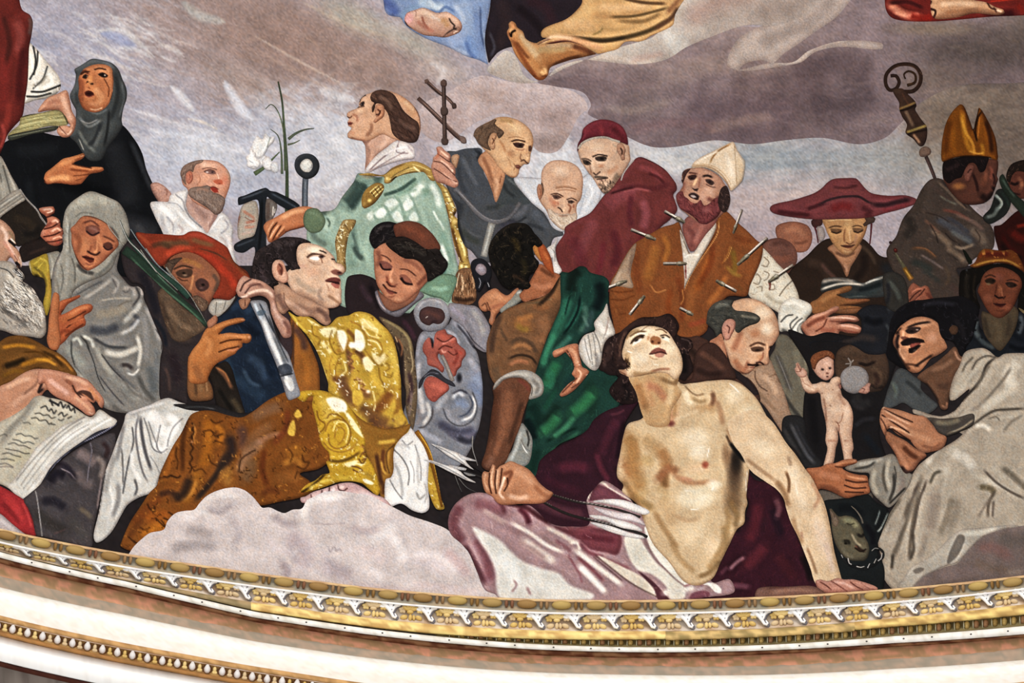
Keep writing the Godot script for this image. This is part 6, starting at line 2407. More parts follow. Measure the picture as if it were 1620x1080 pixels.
func paint_mid_left() -> void:
	draw("""
! painted_book | dark-covered book held up by a hand above the long-bearded old man | painted book
@ 0 240 5.4
#page_edges 9a948a -120,500! 0,420 60,370 165,318 200,360 215,410 100,480 0,560 -120,640!
h 6a645e 5 .6 0,450 90,395 170,345
h 6a645e 5 .6 0,490 100,420 180,365
h 6a645e 5 .6 0,520 110,445 195,385
s c4beb2 14 .5 0,470 80,410 165,355
h c8c2b6 5 .5 0,540 110,460 205,400
#cover 2a2420 0,565 100,485 215,415 240,420 310,480 370,560 405,620 360,680 345,720 330,740 160,810 130,790 110,700 60,640 0,590
s 362c22 80 .6 120,560 240,600 300,660
s 1c1a1a 60 .6 200,700 300,700 340,640
c 4a3c2a 6 .3 40 40 30 90
#cover_edge:16:14 b6b2ac 168,320 215,390 260,440 310,490 350,560 400,625
s 7a7672 6 .7 180,345 230,415 300,490 390,620
#lower_cover 2a2220 170,820 330,745 420,770 500,800 500,830 380,880 250,930 190,940
s 3c2c26 30 .5 250,870 400,820
#page_lining 8d8a80 250,935 340,890 430,860 500,850 520,900 500,1000 470,1080 420,1080 410,960 340,940
s a8a498 20 .6 430,880 450,960 440,1060
#yellow_lining a58e34 250,940 330,895 400,870 415,930 430,1080 440,1240 400,1400 370,1300 390,1180 370,1080 290,1060 255,1000
s 6a5a2a 30 .6 290,980 370,1060 390,1160
s c8b048 24 .6 330,905 400,940 410,1020
h d0b850 5 .6 290,960 340,920
h d0b850 5 .6 320,1000 370,940
s 3a3018 50 .8 300,1050 340,1110 330,1180
s b08a38 24 .7 410,1040 420,1150 405,1260
h c8c0a0 7 .8 250,940 268,1040 280,1120 300,1210
""")
	draw("""
#hand b06a52 330,485 360,475 455,468 468,490 460,530 430,545 480,560 515,595 515,640 540,670 535,715 545,745 520,790 480,805 420,790 375,750 345,720 350,690 390,630 405,600 390,550 350,520
v 40 6c2e22 .5 d8a890 .5
s dcb4a0 22 .8 370,495 420,490 450,500
h 5a241c 9 .8 390,560 430,550 460,530
h 5a241c 9 .8 380,660 450,640 510,600
h 5a241c 9 .8 375,725 460,710 530,675
h 5a241c 8 .8 400,770 470,765 540,745
s d8a890 24 .7 440,600 480,585 500,610
s d8a890 22 .7 440,680 490,655 525,680
s d09880 18 .7 450,745 500,725 535,735
s 8c4434 30 .6 390,640 420,620 440,600
s c0503c 24 .6 480,770 510,775
s e8ccb8 14 .6 400,520 430,515 455,500
! painted_person | veiled woman in grey and white with downcast eyes, one hand on her breast | painted person
@ 0 240 5.4
#cloak 7d7a76 545,700 540,820 490,900 450,1020 440,1200 430,1400 470,1560 490,1720 620,1920 760,2080 900,2190 1040,2230 1200,2230 1420,2200 1420,1980 1390,1640 1370,1560 1290,1380 1230,1260 1220,1190 1180,1150 1120,1150 1050,1080 1000,1000 1020,860 1000,800
@ 0 420 5.4
s 55585c 60 .7 640,20 720,60 800,60
s 8d8a84 20 .7 560,280 640,220 780,120 900,60
s 9a968e 14 .6 620,280 720,220 850,150
s 5a5a5c 22 .7 640,260 760,190 880,130
s a29d96 36 .7 720,280 860,190 960,110
s 9b958f 30 .7 960,90 1010,150 970,240
s 6a6464 16 .7 960,110 1000,190
s a39c96 40 .6 1060,190 1140,200 1150,270
h 5a5454 6 .6 1050,215 1080,230 1110,200
s b1aba6 22 .8 1130,160 1200,190 1215,260
s 4a484c 20 .7 1160,180 1190,260 1130,350
s 8f8576 90 .8 820,420 960,400 1080,360
s a29889 20 .7 860,300 980,280 1120,280
s 6e6458 16 .6 1000,350 1080,310 1140,300
s 4b4e56 90 .85 760,540 880,560 1010,520
s 44464c 30 .7 800,620 930,690 1080,700
s aeaca6 50 .8 1060,480 1120,420 1180,360 1200,310
s 55565e 46 .8 1140,420 1180,460 1120,520
s b4b2b0 40 .7 1040,580 1120,540 1190,460
s 7c7a7a 60 .6 900,640 1030,650 1120,620
s c4bfb4 60 .8 900,740 1030,760 1180,700
s c0bbb0 40 .8 1170,600 1200,720 1180,860
s 463c3e 40 .8 1040,850 1090,850 1130,880
s b8b6b0 22 .8 1090,920 1140,930 1190,880
s a9a6a4 60 .7 1260,360 1320,500 1370,640
s 8a8888 60 .6 1230,420 1250,600 1240,800
s 5e6468 90 .7 1280,860 1300,960 1320,1100
s 6c7074 60 .6 1340,720 1340,860 1340,1000
s 343640 12 .6 1330,540 1385,640 1380,720
s 8d8f88 90 .8 560,700 640,760 720,860
s aeb0a6 30 .8 620,640 660,620 700,680
s 464848 14 .8 610,640 612,760 640,860
s 4a4a48 20 .8 690,600 740,660 760,720
s b8b8ae 34 .9 710,600 780,640 800,700
s 3c3e42 10 .8 740,670 800,820 840,960 900,1080
s a4a196 60 .7 820,700 880,820 960,940
s 6a6a6c 30 .7 960,860 1060,960 1160,1050
h 3e3e44 8 .7 870,760 960,880 1060,980
s 989690 40 .6 1040,1000 1120,1060 1200,1140
s 8a8880 60 .7 640,880 740,980 830,1080
h 55585a 7 .6 640,860 740,980 800,1080
@ 0 580 5.4
s 9a968e 40 .7 680,60 800,200 920,320
s 4c4a50 14 .7 850,80 960,220 1060,330
s 8b8a84 50 .6 920,60 1060,190 1180,300
s 6c6864 30 .6 1040,90 1140,220 1300,300
s 50504e 50 .6 1180,80 1240,200 1320,290
s 5c5a58 50 .6 960,330 1060,400 1160,420
c a8a6a0 6 .3 60 60 50 30
c 50505a 5 .3 50 60 50 30
@ 0 240 5.4
#veil 918e85 545,560 560,500 600,440 680,380 740,345 790,338 860,360 940,395 1010,430 1050,480 1080,540 1100,620 1110,680 1090,760 1040,830 1000,890 960,990 880,1060 760,1110 640,1180 600,1260 520,1300 470,1240 460,1100 480,960 530,850 545,720 535,640
v 50 5c5a56 .5 b4b2a6 .4
s b0ad9f 90 .7 680,440 800,400 920,430
s a5a296 60 .7 620,480 700,430 800,460
s 8f8c84 40 .6 960,480 1040,560 1080,640
s aaa79d 26 .7 570,560 580,700 570,860
s 6c6962 14 .7 600,600 590,720 600,860
s 6c6962 14 .6 640,560 700,520 800,530
s 5a5854 30 .7 940,640 1000,720 1000,820
s b2afa4 18 .7 490,960 520,880 550,780
s 67645e 12 .7 520,960 540,1060 520,1200
s a09d95 30 .6 570,900 575,1020 560,1160
s 67655f 16 .7 610,900 640,1000 640,1120
s 4e4a48 40 .8 660,960 720,1020 800,1040
s 6c6c68 30 .6 820,1060 920,980 990,880
s 7c7870 24 .7 480,1080 500,1180 510,1260
c c2c0b4 4 .35 40 50 80 30
c 5a5852 4 .35 40 50 80 30
#face a8684a 610,700 600,660 640,620 690,560 730,545 800,555 880,590 940,640 990,720 1015,790 990,830 940,880 880,940 820,985 750,1015 700,990 660,930 630,850 610,780
v 60 743c2a .4 c08460 .3 -100
o b87852 .8 720,800 90,110
o b4734e .7 800,930 80,50
o c28058 .7 850,760 30,110 -20
s 8f5238 50 .6 640,700 680,760 660,860
s 7c4636 40 .5 940,800 960,860 900,910
s 6c3e34 20 .7 710,610 780,590 850,640
f 7a4a40 .85 12 730,650 780,625 850,650 850,690 800,720 750,700
s 8a6258 30 .7 760,650 810,660 840,690
h 40242a 10 .8 740,680 790,712 845,690
f 5c3630 .85 10 880,790 930,770 965,800 940,840 900,835
h 38202a 8 .8 885,810 920,838 960,820
s 6c3c2e 18 .7 880,720 930,740 980,770
s 8a4c38 20 .6 780,800 770,840 750,870
s c48660 18 .7 830,760 830,820 820,860
h 4a2824 12 .8 750,850 780,870 820,880 850,860
o c8885e .8 815,855 26,20
f 6c2e26 .9 8 705,895 740,885 770,900 805,910 800,940 770,950 730,920
h 38181a 7 .8 705,895 750,908 800,918
s 8a4a38 14 .6 730,950 770,965 800,955
s c07c54 20 .6 720,975 760,985 800,965
h 4a2a24 7 .6 605,760 630,860 680,950 740,1012
h 5a3a30 8 .6 690,545 760,550 860,580 940,630
@ 0 420 5.4
#hand ac5c3a 490,330 520,300 600,275 680,250 690,262 650,290 580,330 545,380 520,420 590,390 640,360 720,330 780,330 795,350 780,390 720,430 735,480 730,510 660,545 600,590 560,640 500,690 460,720 420,700 440,560 440,430
v 50 7c3820 .5 cc7a50 .5
s c27a50 40 .7 600,420 680,370 750,350
s b4693f 50 .7 520,480 600,440 680,430
h 582414 9 .8 530,395 600,350 680,300
h 5c2818 8 .7 580,470 660,430 730,390
h 5c2818 8 .7 570,530 640,480 710,450
h 5c2818 7 .6 560,600 640,545 710,500
s c07048 16 .7 600,500 660,470 720,450
s 8a4028 40 .6 500,600 540,560 600,560
#sleeve b5714a 420,430 460,230 500,240 510,330 500,450 510,560 520,640 490,720 430,710 400,640 410,560
v 40 7a4024 .5 cc8860 .4
! painted_person | long-bearded old man in an ochre robe reading a large open book at the left edge | painted person
@ 0 240 5.4
#face b58a72 -60,560! 0,575 40,600 90,650 125,710 130,770 145,805 125,800 160,850 185,930 185,985 160,1000 140,970 90,900 40,960 -60,980!
v 30 7a5442 .5 d8b4a0 .4
s d8b8a8 40 .7 10,640 50,700 60,760
s c88a76 40 .7 30,770 80,830 110,900
s d4a898 20 .7 40,740 100,840 150,930
s 8a7a5c 30 .5 80,680 110,730 120,780
h 2a2628 16 .9 80,760 115,790 145,815
s e8d8cc 12 .8 90,740 130,780
h 2c2024 20 .9 140,950 160,970 170,990
s e4ccb8 14 .7 165,890 182,950 178,985
s 7c5044 12 .6 120,880 150,930
@ 0 420 5.4
#beard a29a90 -60,-40! 40,-40 100,-30 150,20 200,70 210,110 190,130 250,170 300,220 330,280 360,320 380,380 390,450 395,520 390,580 350,620 280,610 200,600 120,590 40,560 -60,540!
v 30 5c5650 .5 c4beb4 .4
s c8c0b2 70 .7 60,80 160,170 260,260
s b8b0a4 60 .7 40,260 140,330 240,420
s 5a5654 50 .6 20,360 120,440 240,520
s 746c66 40 .6 200,440 300,500 360,540
s 3a3a40 40 .8 130,30 170,80 190,110
s d4ccc0 20 .7 260,300 330,360 370,440
k e4dcd0 7 .7 70 70 40 25 160,220 160,190
k 4e4a4a 6 .6 60 70 40 25 160,330 170,200
k d8d0c4 6 .6 40 60 60 30 300,430 80,120
k 8a827c 6 .5 50 60 50 25 180,480 160,90
h 3a3a3c 7 .6 0,20 60,40 120,100
#robe 6e4a22 -60,700! 40,620 100,600 200,600 320,650 420,710 520,760 600,840 660,930 640,960 520,920 400,900 330,880 250,920 160,980 80,1010 0,1040 -60,1050!
v 30 42280f .5 98682c .4
s a06c20 40 .8 20,700 160,680 300,700
s 2e2214 60 .8 40,860 140,830 220,800
s 96641c 50 .8 180,850 320,810 440,800
s b07a28 30 .7 300,800 400,810 480,850
s 4a3012 30 .7 360,730 460,780 540,860
s a06a28 26 .7 480,770 560,830 620,900
s 5c3a10 20 .7 200,740 330,740 420,790
s 7a5418 40 .6 30,940 120,900 200,900
#forearm bc876c -60,1080! 0,1030 90,990 180,930 250,895 320,880 400,890 520,910 600,930 560,1040 460,1100 400,1060 330,1150 200,1300 100,1360 40,1440 -60,1560!
v 60 7c4c38 .5 d8ac92 .45
s d4a488 50 .7 60,1040 160,990 260,960
s 7a4e38 50 .7 20,1420 140,1320 260,1200
s cfa088 60 .6 100,1200 200,1120 280,1060
s 34282c 26 .8 360,1000 330,1080 370,1050
s 8f6450 30 .6 200,1100 300,1020 340,960
@ 0 580 5.4
#open_book b5ae9d 0,470 100,420 230,330 290,260 350,245 400,260 480,275 560,300 680,380 780,430 850,365 940,420 1000,460 980,500 820,560 700,640 560,740 440,850 380,950 320,1040 240,1100 200,1130 60,1030 -20,1000 -120,1040! -120,560!
v 16 7c776c .3 d8d4c8 .3
s 8a867e 60 .7 300,280 220,400 100,520 0,660
s a09c92 30 .7 340,270 260,380 140,520 20,680
s c4bea8 120 .7 160,620 260,560 330,440
s b8b092 100 .6 60,800 160,780 260,720
h 3c3c40 12 .9 425,290 470,310 500,330
h 3c3c40 9 .9 430,280 450,330
h 3c3c40 9 .9 500,320 520,300 540,350 560,325
h 3c3c40 9 .9 570,350 585,330 600,370
h 3c3c40 9 .9 610,375 630,355 640,390
h 3c3c40 8 .8 350,350 390,335 410,370
h 3c3c40 8 .8 420,380 440,360 460,400 480,375
h 3c3c40 8 .8 500,410 530,390 545,425 575,405
h 3c3c40 8 .7 580,440 610,425
h 55524e 7 .8 300,400 340,395 370,415 410,410 440,440 470,430
h 55524e 7 .8 500,450 525,460 545,445
h 55524e 7 .8 270,440 310,435 340,460 390,455 420,490 440,480
h 55524e 7 .7 440,490 470,495
h 6c6860 6 .7 200,480 240,475 260,490
h 6c6860 6 .7 0,590 40,575 60,590
h 55585a 6 .7 140,580 180,570 210,590 260,590 300,615 320,610
h 55585a 6 .7 110,620 160,630 200,650 240,640 290,660
h 5c5a58 6 .7 70,660 120,650 160,670 210,675 260,700
h 5c5a58 6 .7 50,700 100,710 160,720 210,740 250,740
h 5c5a58 6 .7 20,745 70,735 120,755 180,770
h 5c5a58 6 .7 10,790 60,785 120,800
h 6c6868 6 .7 0,830 50,825 110,855
h 7a6f72 6 .6 0,855 60,850 110,860
>page_block d3d0c8 720,425 640,460 540,500 440,580 360,640 300,700 250,780 180,880 110,970 65,1020 200,1128 250,1095 320,1040 380,950 440,850 560,740 700,640 820,560 980,500 1000,460 940,420 850,370 800,430
s f4f2ee 50 .8 880,430 760,490 600,590 460,700
s e8e4de 40 .7 480,760 400,860 330,960 250,1060
h 8c8884 6 .7 720,430 600,500 480,590 380,690 260,820 140,970
h 9a9694 5 .7 700,470 580,550 450,660 330,800 180,1010
h 9a9694 5 .6 760,490 620,570 480,690 370,820 200,1040
h a8a4a0 5 .6 760,530 620,620 500,730 400,850 230,1060
h b0acaa 5 .6 700,600 560,690 440,820 300,1000
s 7c7a7c 16 .6 500,520 400,590 300,690 200,830
s ffffff 20 .7 960,440 880,480 780,540
>cover 3a3c4a 1000,460 1004,490 900,560 760,630 620,710 520,790 440,880 380,980 330,1060 200,1150 195,1130 320,1035 380,945 440,848 560,738 700,638 820,558 980,498
s 8a8ca0 8 .8 990,490 880,560 720,640
s 6a6c80 8 .7 600,720 500,800 430,890
#hand c0856c 330,30 400,20 520,40 620,70 700,90 760,120 820,190 870,250 890,290 885,340 870,355 850,340 820,290 800,310 760,290 800,340 815,380 815,400 780,420 740,410 690,370 600,310 500,270 440,230 400,180 380,140 330,150
v 50 84503c .5 dcb09a .5
s dca898 50 .8 420,110 500,170 580,230
s dca88c 40 .7 560,90 660,110 740,150
s d09a7c 30 .8 640,260 720,320 780,380
s 9c5c44 40 .6 560,110 620,160 640,220
s c07c50 40 .6 760,180 810,240 850,300
f 5a3c34 .9 10 650,225 700,200 770,215 790,250 800,290 740,260
s b87858 16 .8 700,230 760,270 790,300
h 4a2c24 8 .7 620,160 650,220 690,260
h 4a2c24 8 .7 380,150 420,220 500,275 600,312
h 4a2c24 7 .7 885,350 890,280 830,190 760,115
s e4b8a0 14 .7 755,385 790,405 800,390
! painted_mantle | scarlet cloth in the lower left corner beneath the open book | painted mantle
@ 0 700 5.4
#cloth a03034 -120,320! 0,370 60,400 130,440 205,490 240,560 280,660 310,790 200,770 100,700 0,610 -120,560!
v 30 6c2428 .4 b84444 .3
s b83c3c 80 .6 40,450 120,540 200,660
s 86282c 50 .6 20,520 100,600 160,680
s c04a48 30 .5 200,520 240,620 270,720
#cloud_corner b3a9ac -120,560! 0,605 100,690 200,770 260,810 100,800 -120,760!
s c8c0c2 40 .6 0,660 60,700 120,750
! painted_person | dark seated figure below the book, grey knees with a dangling bookmark ribbon before them | painted person
#skirt 4a4548 205,490 330,370 430,260 540,140 650,60 740,10 800,-30 880,-60 980,-80 980,40 940,140 910,200 890,330 860,460 820,640 790,780 780,890 600,860 360,800 310,790 280,660 240,560
s 7a6c6c 110 .8 660,80 740,120 820,180
s 6e6262 100 .7 660,240 720,340 800,360
s 8a7c74 60 .6 820,120 880,180 860,300
s 221f2a 110 .8 420,340 480,260 560,280
s 2c2634 60 .7 480,180 560,200 640,300
s 262430 90 .7 360,500 460,500 560,560
s 9a8e8c 14 .4 520,220 600,260 640,310
s 3a3634 120 .7 300,600 420,680 560,760
s 4e4a48 100 .6 600,660 680,740 740,820
s 6a5e4c 50 .6 680,560 740,600 780,640
s 3c2a2c 50 .7 880,0 920,60 900,130
s 5c4444 20 .5 460,780 560,740
s 8a7c7c 18 .6 870,300 850,420 830,560
c 8a7e7c 5 .25 60 50 60 40
c 1c1a22 5 .25 60 50 60 40
>ribbon:14:12 8a8690 770,0 785,60 770,160 755,240 745,340
s 5a5660 5 .7 775,20 792,70 778,160
>ribbon:12:14 9a9a9c 300,410 315,460 330,560 345,680 360,800
s c4c4c6 5 .7 305,420 325,540 350,720
h 3a3638 8 .6 900,170 880,300 850,460 810,640
h 4a4448 6 .5 750,250 755,400 745,540
""")
	draw("""
! painted_person | ruddy greybearded man under a flat red hat, peering out behind the palm branch | painted person
@ 200 400 5.4
#dark_cloak 352e30 -40,-30 60,-120 120,-60 260,40 320,160 420,300 560,420 700,470 800,560 760,700 640,780 560,900 530,1080 520,1200 520,1290 420,1250 340,1280 290,1250 280,1100 290,900 310,790 280,700 220,560 160,400 150,300 100,260 40,250 -20,150
s 23222a 90 .8 120,160 200,330 260,520
s 2c2228 100 .7 380,860 420,960 440,1100
s 4a3c36 60 .6 360,640 460,740 560,740
s 1e2430 40 .7 240,560 320,690 340,800
s 5a4238 30 .4 330,980 360,1060 370,1180
c 6a5448 5 .25 60 50 60 40
#habit 5f4d3e 270,330 330,300 440,420 560,520 680,600 660,660 560,720 480,760 400,740 350,650 310,540 280,430
s 7a6450 60 .6 360,480 460,600 560,660
s 4a3a30 40 .6 300,420 360,600 420,700
c 9a8068 5 .35 60 50 50 40
c 342a26 5 .35 60 50 50 40
#white_lining aaa59c 700,480 740,400 860,395 930,370 900,430 840,500 780,545 740,535
s c8c4ba 26 .7 760,420 860,410
h 6c6862 6 .6 770,420 760,520
h 6c6862 6 .6 850,410 830,480
#head 8c5a42 280,60 380,0 540,-40 680,0 770,80 810,200 790,300 740,380 700,450 660,480 600,440 560,390 500,300 440,260 380,180
v 40 5c3628 .4 a8704e .3
s 9c6a3c 50 .7 480,60 560,80 640,120
o 9a6244 .7 520,240 60,50
f 4a382e .85 10 420,170 470,140 560,140 560,190 510,215 450,205
o 8a7460 .7 500,190 30,14
o 1c1812 .9 490,172 20,14
s 3c2c24 18 .7 400,140 480,110 570,130
f 4a3434 .85 10 590,250 640,215 700,250 700,300 640,330 600,300
o 14120f .9 655,272 22,16
o 7a6460 .5 640,300 30,12
s b07a52 24 .7 570,190 560,260 545,320
s 4a2c22 26 .8 510,320 540,350 570,370
s 7a4c40 40 .6 600,340 660,400 640,450
s 5c4a40 40 .7 740,180 780,250 750,330
s a06a4c 16 .6 560,350 590,400 600,430
h 3a241c 7 .6 440,210 480,235 520,235
>beard 6c5646 560,380 600,360 660,390 700,420 690,470 650,500 610,460
c 3a2c26 5 .5 20 40 60 40
c a08874 4 .4 16 40 60 40
>hair 5a483c 330,90 400,50 480,40 440,80 400,130 380,180 340,140
c 2c2420 5 .5 20 40 40 40
@ 200 230 5.4
#hat 8a3824 80,745 180,752 320,758 480,765 540,735 620,735 700,770 790,820 860,870 890,930 920,990 980,1040 1040,1090 1055,1150 1030,1180 960,1160 960,1220 930,1280 880,1320 800,1310 740,1300 790,1200 800,1130 760,1060 700,1000 620,940 520,910 430,930 380,960 340,1010 290,1030 230,970 160,880 110,820
v 40 5c2418 .4 a84830 .3
s 5c4a34 80 .7 300,840 420,830 540,850
s 4a3a2a 50 .6 220,860 300,840 380,870
s 6a5a3c 50 .6 560,800 640,830 740,850
s b0442c 70 .8 340,940 460,880 580,900
s a83824 80 .8 600,900 720,960 820,1050
s b23a24 70 .7 800,1050 880,1120 930,1210
s a04030 50 .7 540,760 640,770 740,820
s 7c3420 50 .7 200,790 320,790 440,800
s 96482c 30 .7 100,760 150,800 200,850
s 7c4428 50 .7 880,960 960,1040 1030,1120
s 3e3424 26 .7 340,1000 400,950 500,925 600,950
s 4a3a2c 16 .6 620,880 760,920 860,980
s 8a3a24 30 .6 480,900 600,890 700,930
h 5a2a1c 6 .6 900,960 960,1030 1050,1110
s 9a8a7a 10 .5 60,760 90,800 110,830
! painted_palm_branch | long dark green palm branch running diagonally from the veiled woman to the pointing hand | painted palm
@ 0 240 5.4
#blade:12:56 2f4a40 1020,580 1080,720 1180,850 1280,950 1380,1040 1500,1130 1620,1240
@ 200 400 5.4
#blade:80:44 2c3f34 -20,-30 100,60 230,180 360,310 480,420 600,520 690,620
s 4a6a54 20 .7 40,40 200,200 360,340 520,470 660,600
s 223028 24 .7 180,90 320,200 460,330 580,470
s 5c7a66 10 .6 260,180 340,260 440,350
#edge_light:7:5 b4b8ac 120,-30 180,60 260,160 340,230 440,320
#edge_light:7:5 c2c4b8 165,-40 250,80 340,170 440,250 520,330 630,500
#edge_light:6:3 b8bcb0 340,120 400,200 480,290
#edge_light:6:3 a8aea4 590,440 640,520 690,610
#lower_end 2c4a38 850,900 900,890 960,960 1005,1030 990,1070 940,1020 880,950
s 3f6648 20 .7 880,910 940,980 985,1045
@ 0 240 5.4
#edge_light:8:5 c8c8bc 905,560 930,640 990,720 1060,800
#edge_light:9:7 cfd4d0 1018,580 1050,660 1100,760 1180,840 1260,930 1340,1030
#edge_light:8:7 9aaab0 1115,660 1180,760 1260,860 1360,980 1460,1060
#edge_light:6:3 c0c4ba 1415,985 1450,1040 1490,1080
! painted_person | hidden figure whose tan sleeve and orange hand point across the dark blue cloth | painted person
@ 200 400 5.4
#blue_cloth 1f2b3c 780,560 860,500 940,400 960,360 1060,400 1100,500 1180,640 1220,760 1260,900 1330,1080 1380,1180 1360,1260 1220,1340 1080,1420 980,1420 900,1300 860,1150 800,1000 760,860 760,700
s 2c3e54 90 .7 880,460 980,440 1060,520
s 141c2a 90 .7 900,560 1040,640 1140,720
s 344458 90 .7 1040,880 1140,960 1200,1080
s 2a3c50 120 .7 940,1060 1060,1160 1180,1240
s 182436 90 .7 1160,780 1220,920 1240,1060
s 24384a 50 .7 860,900 900,1000 940,1100
s 3f5060 40 .5 1000,1000 1060,1100 1140,1140
c 44586c 5 .3 60 50 60 40
c 101824 5 .3 60 50 60 40
#sleeve 7d5738 530,880 560,900 700,960 690,1060 730,1140 740,1240 700,1260 560,1260 525,1200 520,1080
v 40 4a3020 .5 9a704c .3
s 8f6a48 60 .6 580,960 620,1080 640,1180
s 5c4230 30 .6 600,1000 590,1120 600,1220
s 9a7a5a 20 .5 680,1080 690,1180
@ 200 560 5.4
#dark_fold 2a2420 700,150 750,110 850,60 900,120 940,260 990,420 1010,520 900,530 800,470 770,430 740,280
s 6a4630 40 .7 780,120 850,200 900,290
s 7c5030 20 .7 760,110 840,160 880,240
s 1c1a18 40 .7 790,300 850,400 900,480
s 4a4030 60 .6 900,380 950,450 980,510
@ 200 400 5.4
#hand b4713f 680,650 740,620 840,580 940,555 1000,555 1018,572 990,590 900,615 840,640 800,690 880,680 970,690 1060,695 1068,740 1040,770 990,770 990,800 950,830 930,860 880,885 840,910 780,940 740,980 700,1060 690,1100 620,1120 540,1100 525,1000 530,900 570,820 620,760
v 60 7c4420 .5 cc8a54 .45
s c88450 60 .7 660,720 720,780 680,880
s c07c48 40 .7 760,640 860,600 960,575
s d08858 30 .6 840,700 940,710 1030,720
h 5a2c16 8 .8 790,690 840,660 900,625
h 5a2c16 9 .8 800,770 880,745 980,740
h 5a2c16 9 .8 790,845 860,820 960,800
s 94603c 70 .6 580,960 620,1040 640,1090
s c07a5c 24 .6 860,830 920,830 960,810
s e0b090 12 .7 980,570 1010,570
o d8a890 .7 1050,720 14,20
o 8a5c40 .6 960,790 20,14
s a8683c 40 .6 720,900 780,880 840,860
#finger b07a60 690,590 720,560 760,530 780,560 770,600 720,640 700,640
v 16 7a4a34 .5 cc987c .4
! painted_cloth | white linen drapery falling over a knee beside the gold cope | painted cloth
@ 0 580 5.4
#drapery c4c2bd 1080,400 1180,360 1290,320 1350,290 1440,266 1530,300 1600,320 1800,360 1900,370 1850,420 1700,500 1600,590 1520,680 1450,780 1390,880 1350,980 1320,1060 1180,1120 1090,1180 1040,1260 960,1400 880,1480 820,1500 800,1440 840,1260 870,1080 900,900 960,740 1010,600 1060,470
v 24 7c7a7c .4 e8e6e4 .3
s f2f0ee 130 .9 1260,400 1360,480 1380,600
s f6f4f2 90 .9 1420,420 1500,480 1420,620
s eceaea 60 .8 1320,640 1380,720 1440,640
s a8a6a6 60 .7 1120,420 1180,380 1300,340
s dcdad8 30 .7 1120,390 1240,350 1400,310
s 5c5a62 34 .8 1200,430 1210,560 1240,720 1290,880
s 6e6a70 22 .7 1180,420 1160,560 1180,740 1220,900 1260,980
s 8c8a8c 40 .7 1060,500 1030,640 1000,800
h 55545a 9 .8 1130,520 1140,640 1100,800 1070,960 1050,1080
s e0dedb 40 .8 1120,720 1140,860 1200,980
s d8d6d2 30 .8 950,880 930,1000 960,1120 960,1300
s 5a585c 16 .7 1040,700 1050,860 1050,1000
s 9a9896 50 .7 980,760 940,900 900,1080
s 7a787a 50 .6 1010,1000 1010,1140 960,1280
s c8c6c4 30 .7 920,1120 940,1240 900,1380
h 6a686c 7 .7 1230,440 1270,560 1310,700 1380,740
h 7a787c 7 .7 1270,470 1300,560 1330,640 1350,700
h 7a787c 7 .7 1560,440 1480,520 1440,620 1430,680
h 7a787c 6 .7 1370,500 1350,600 1340,690 1380,730 1430,700
h 8a888a 6 .6 1280,760 1330,830 1360,900
s 3c3a3c 10 .7 1480,330 1540,340 1620,350
h 4a4a4e 7 .6 900,900 870,1080 840,1260
s 605e62 24 .7 1150,960 1170,1040 1150,1100
c f8f8f6 5 .3 40 50 80 30
@ 200 560 5.4
#dark_waist 2c2a2c 400,430 520,425 640,430 760,432 860,470 960,500 1040,500 1100,480 1080,560 980,620 860,560 720,490 600,485 500,470
s 4a4e50 14 .6 500,455 640,450 760,470
""")


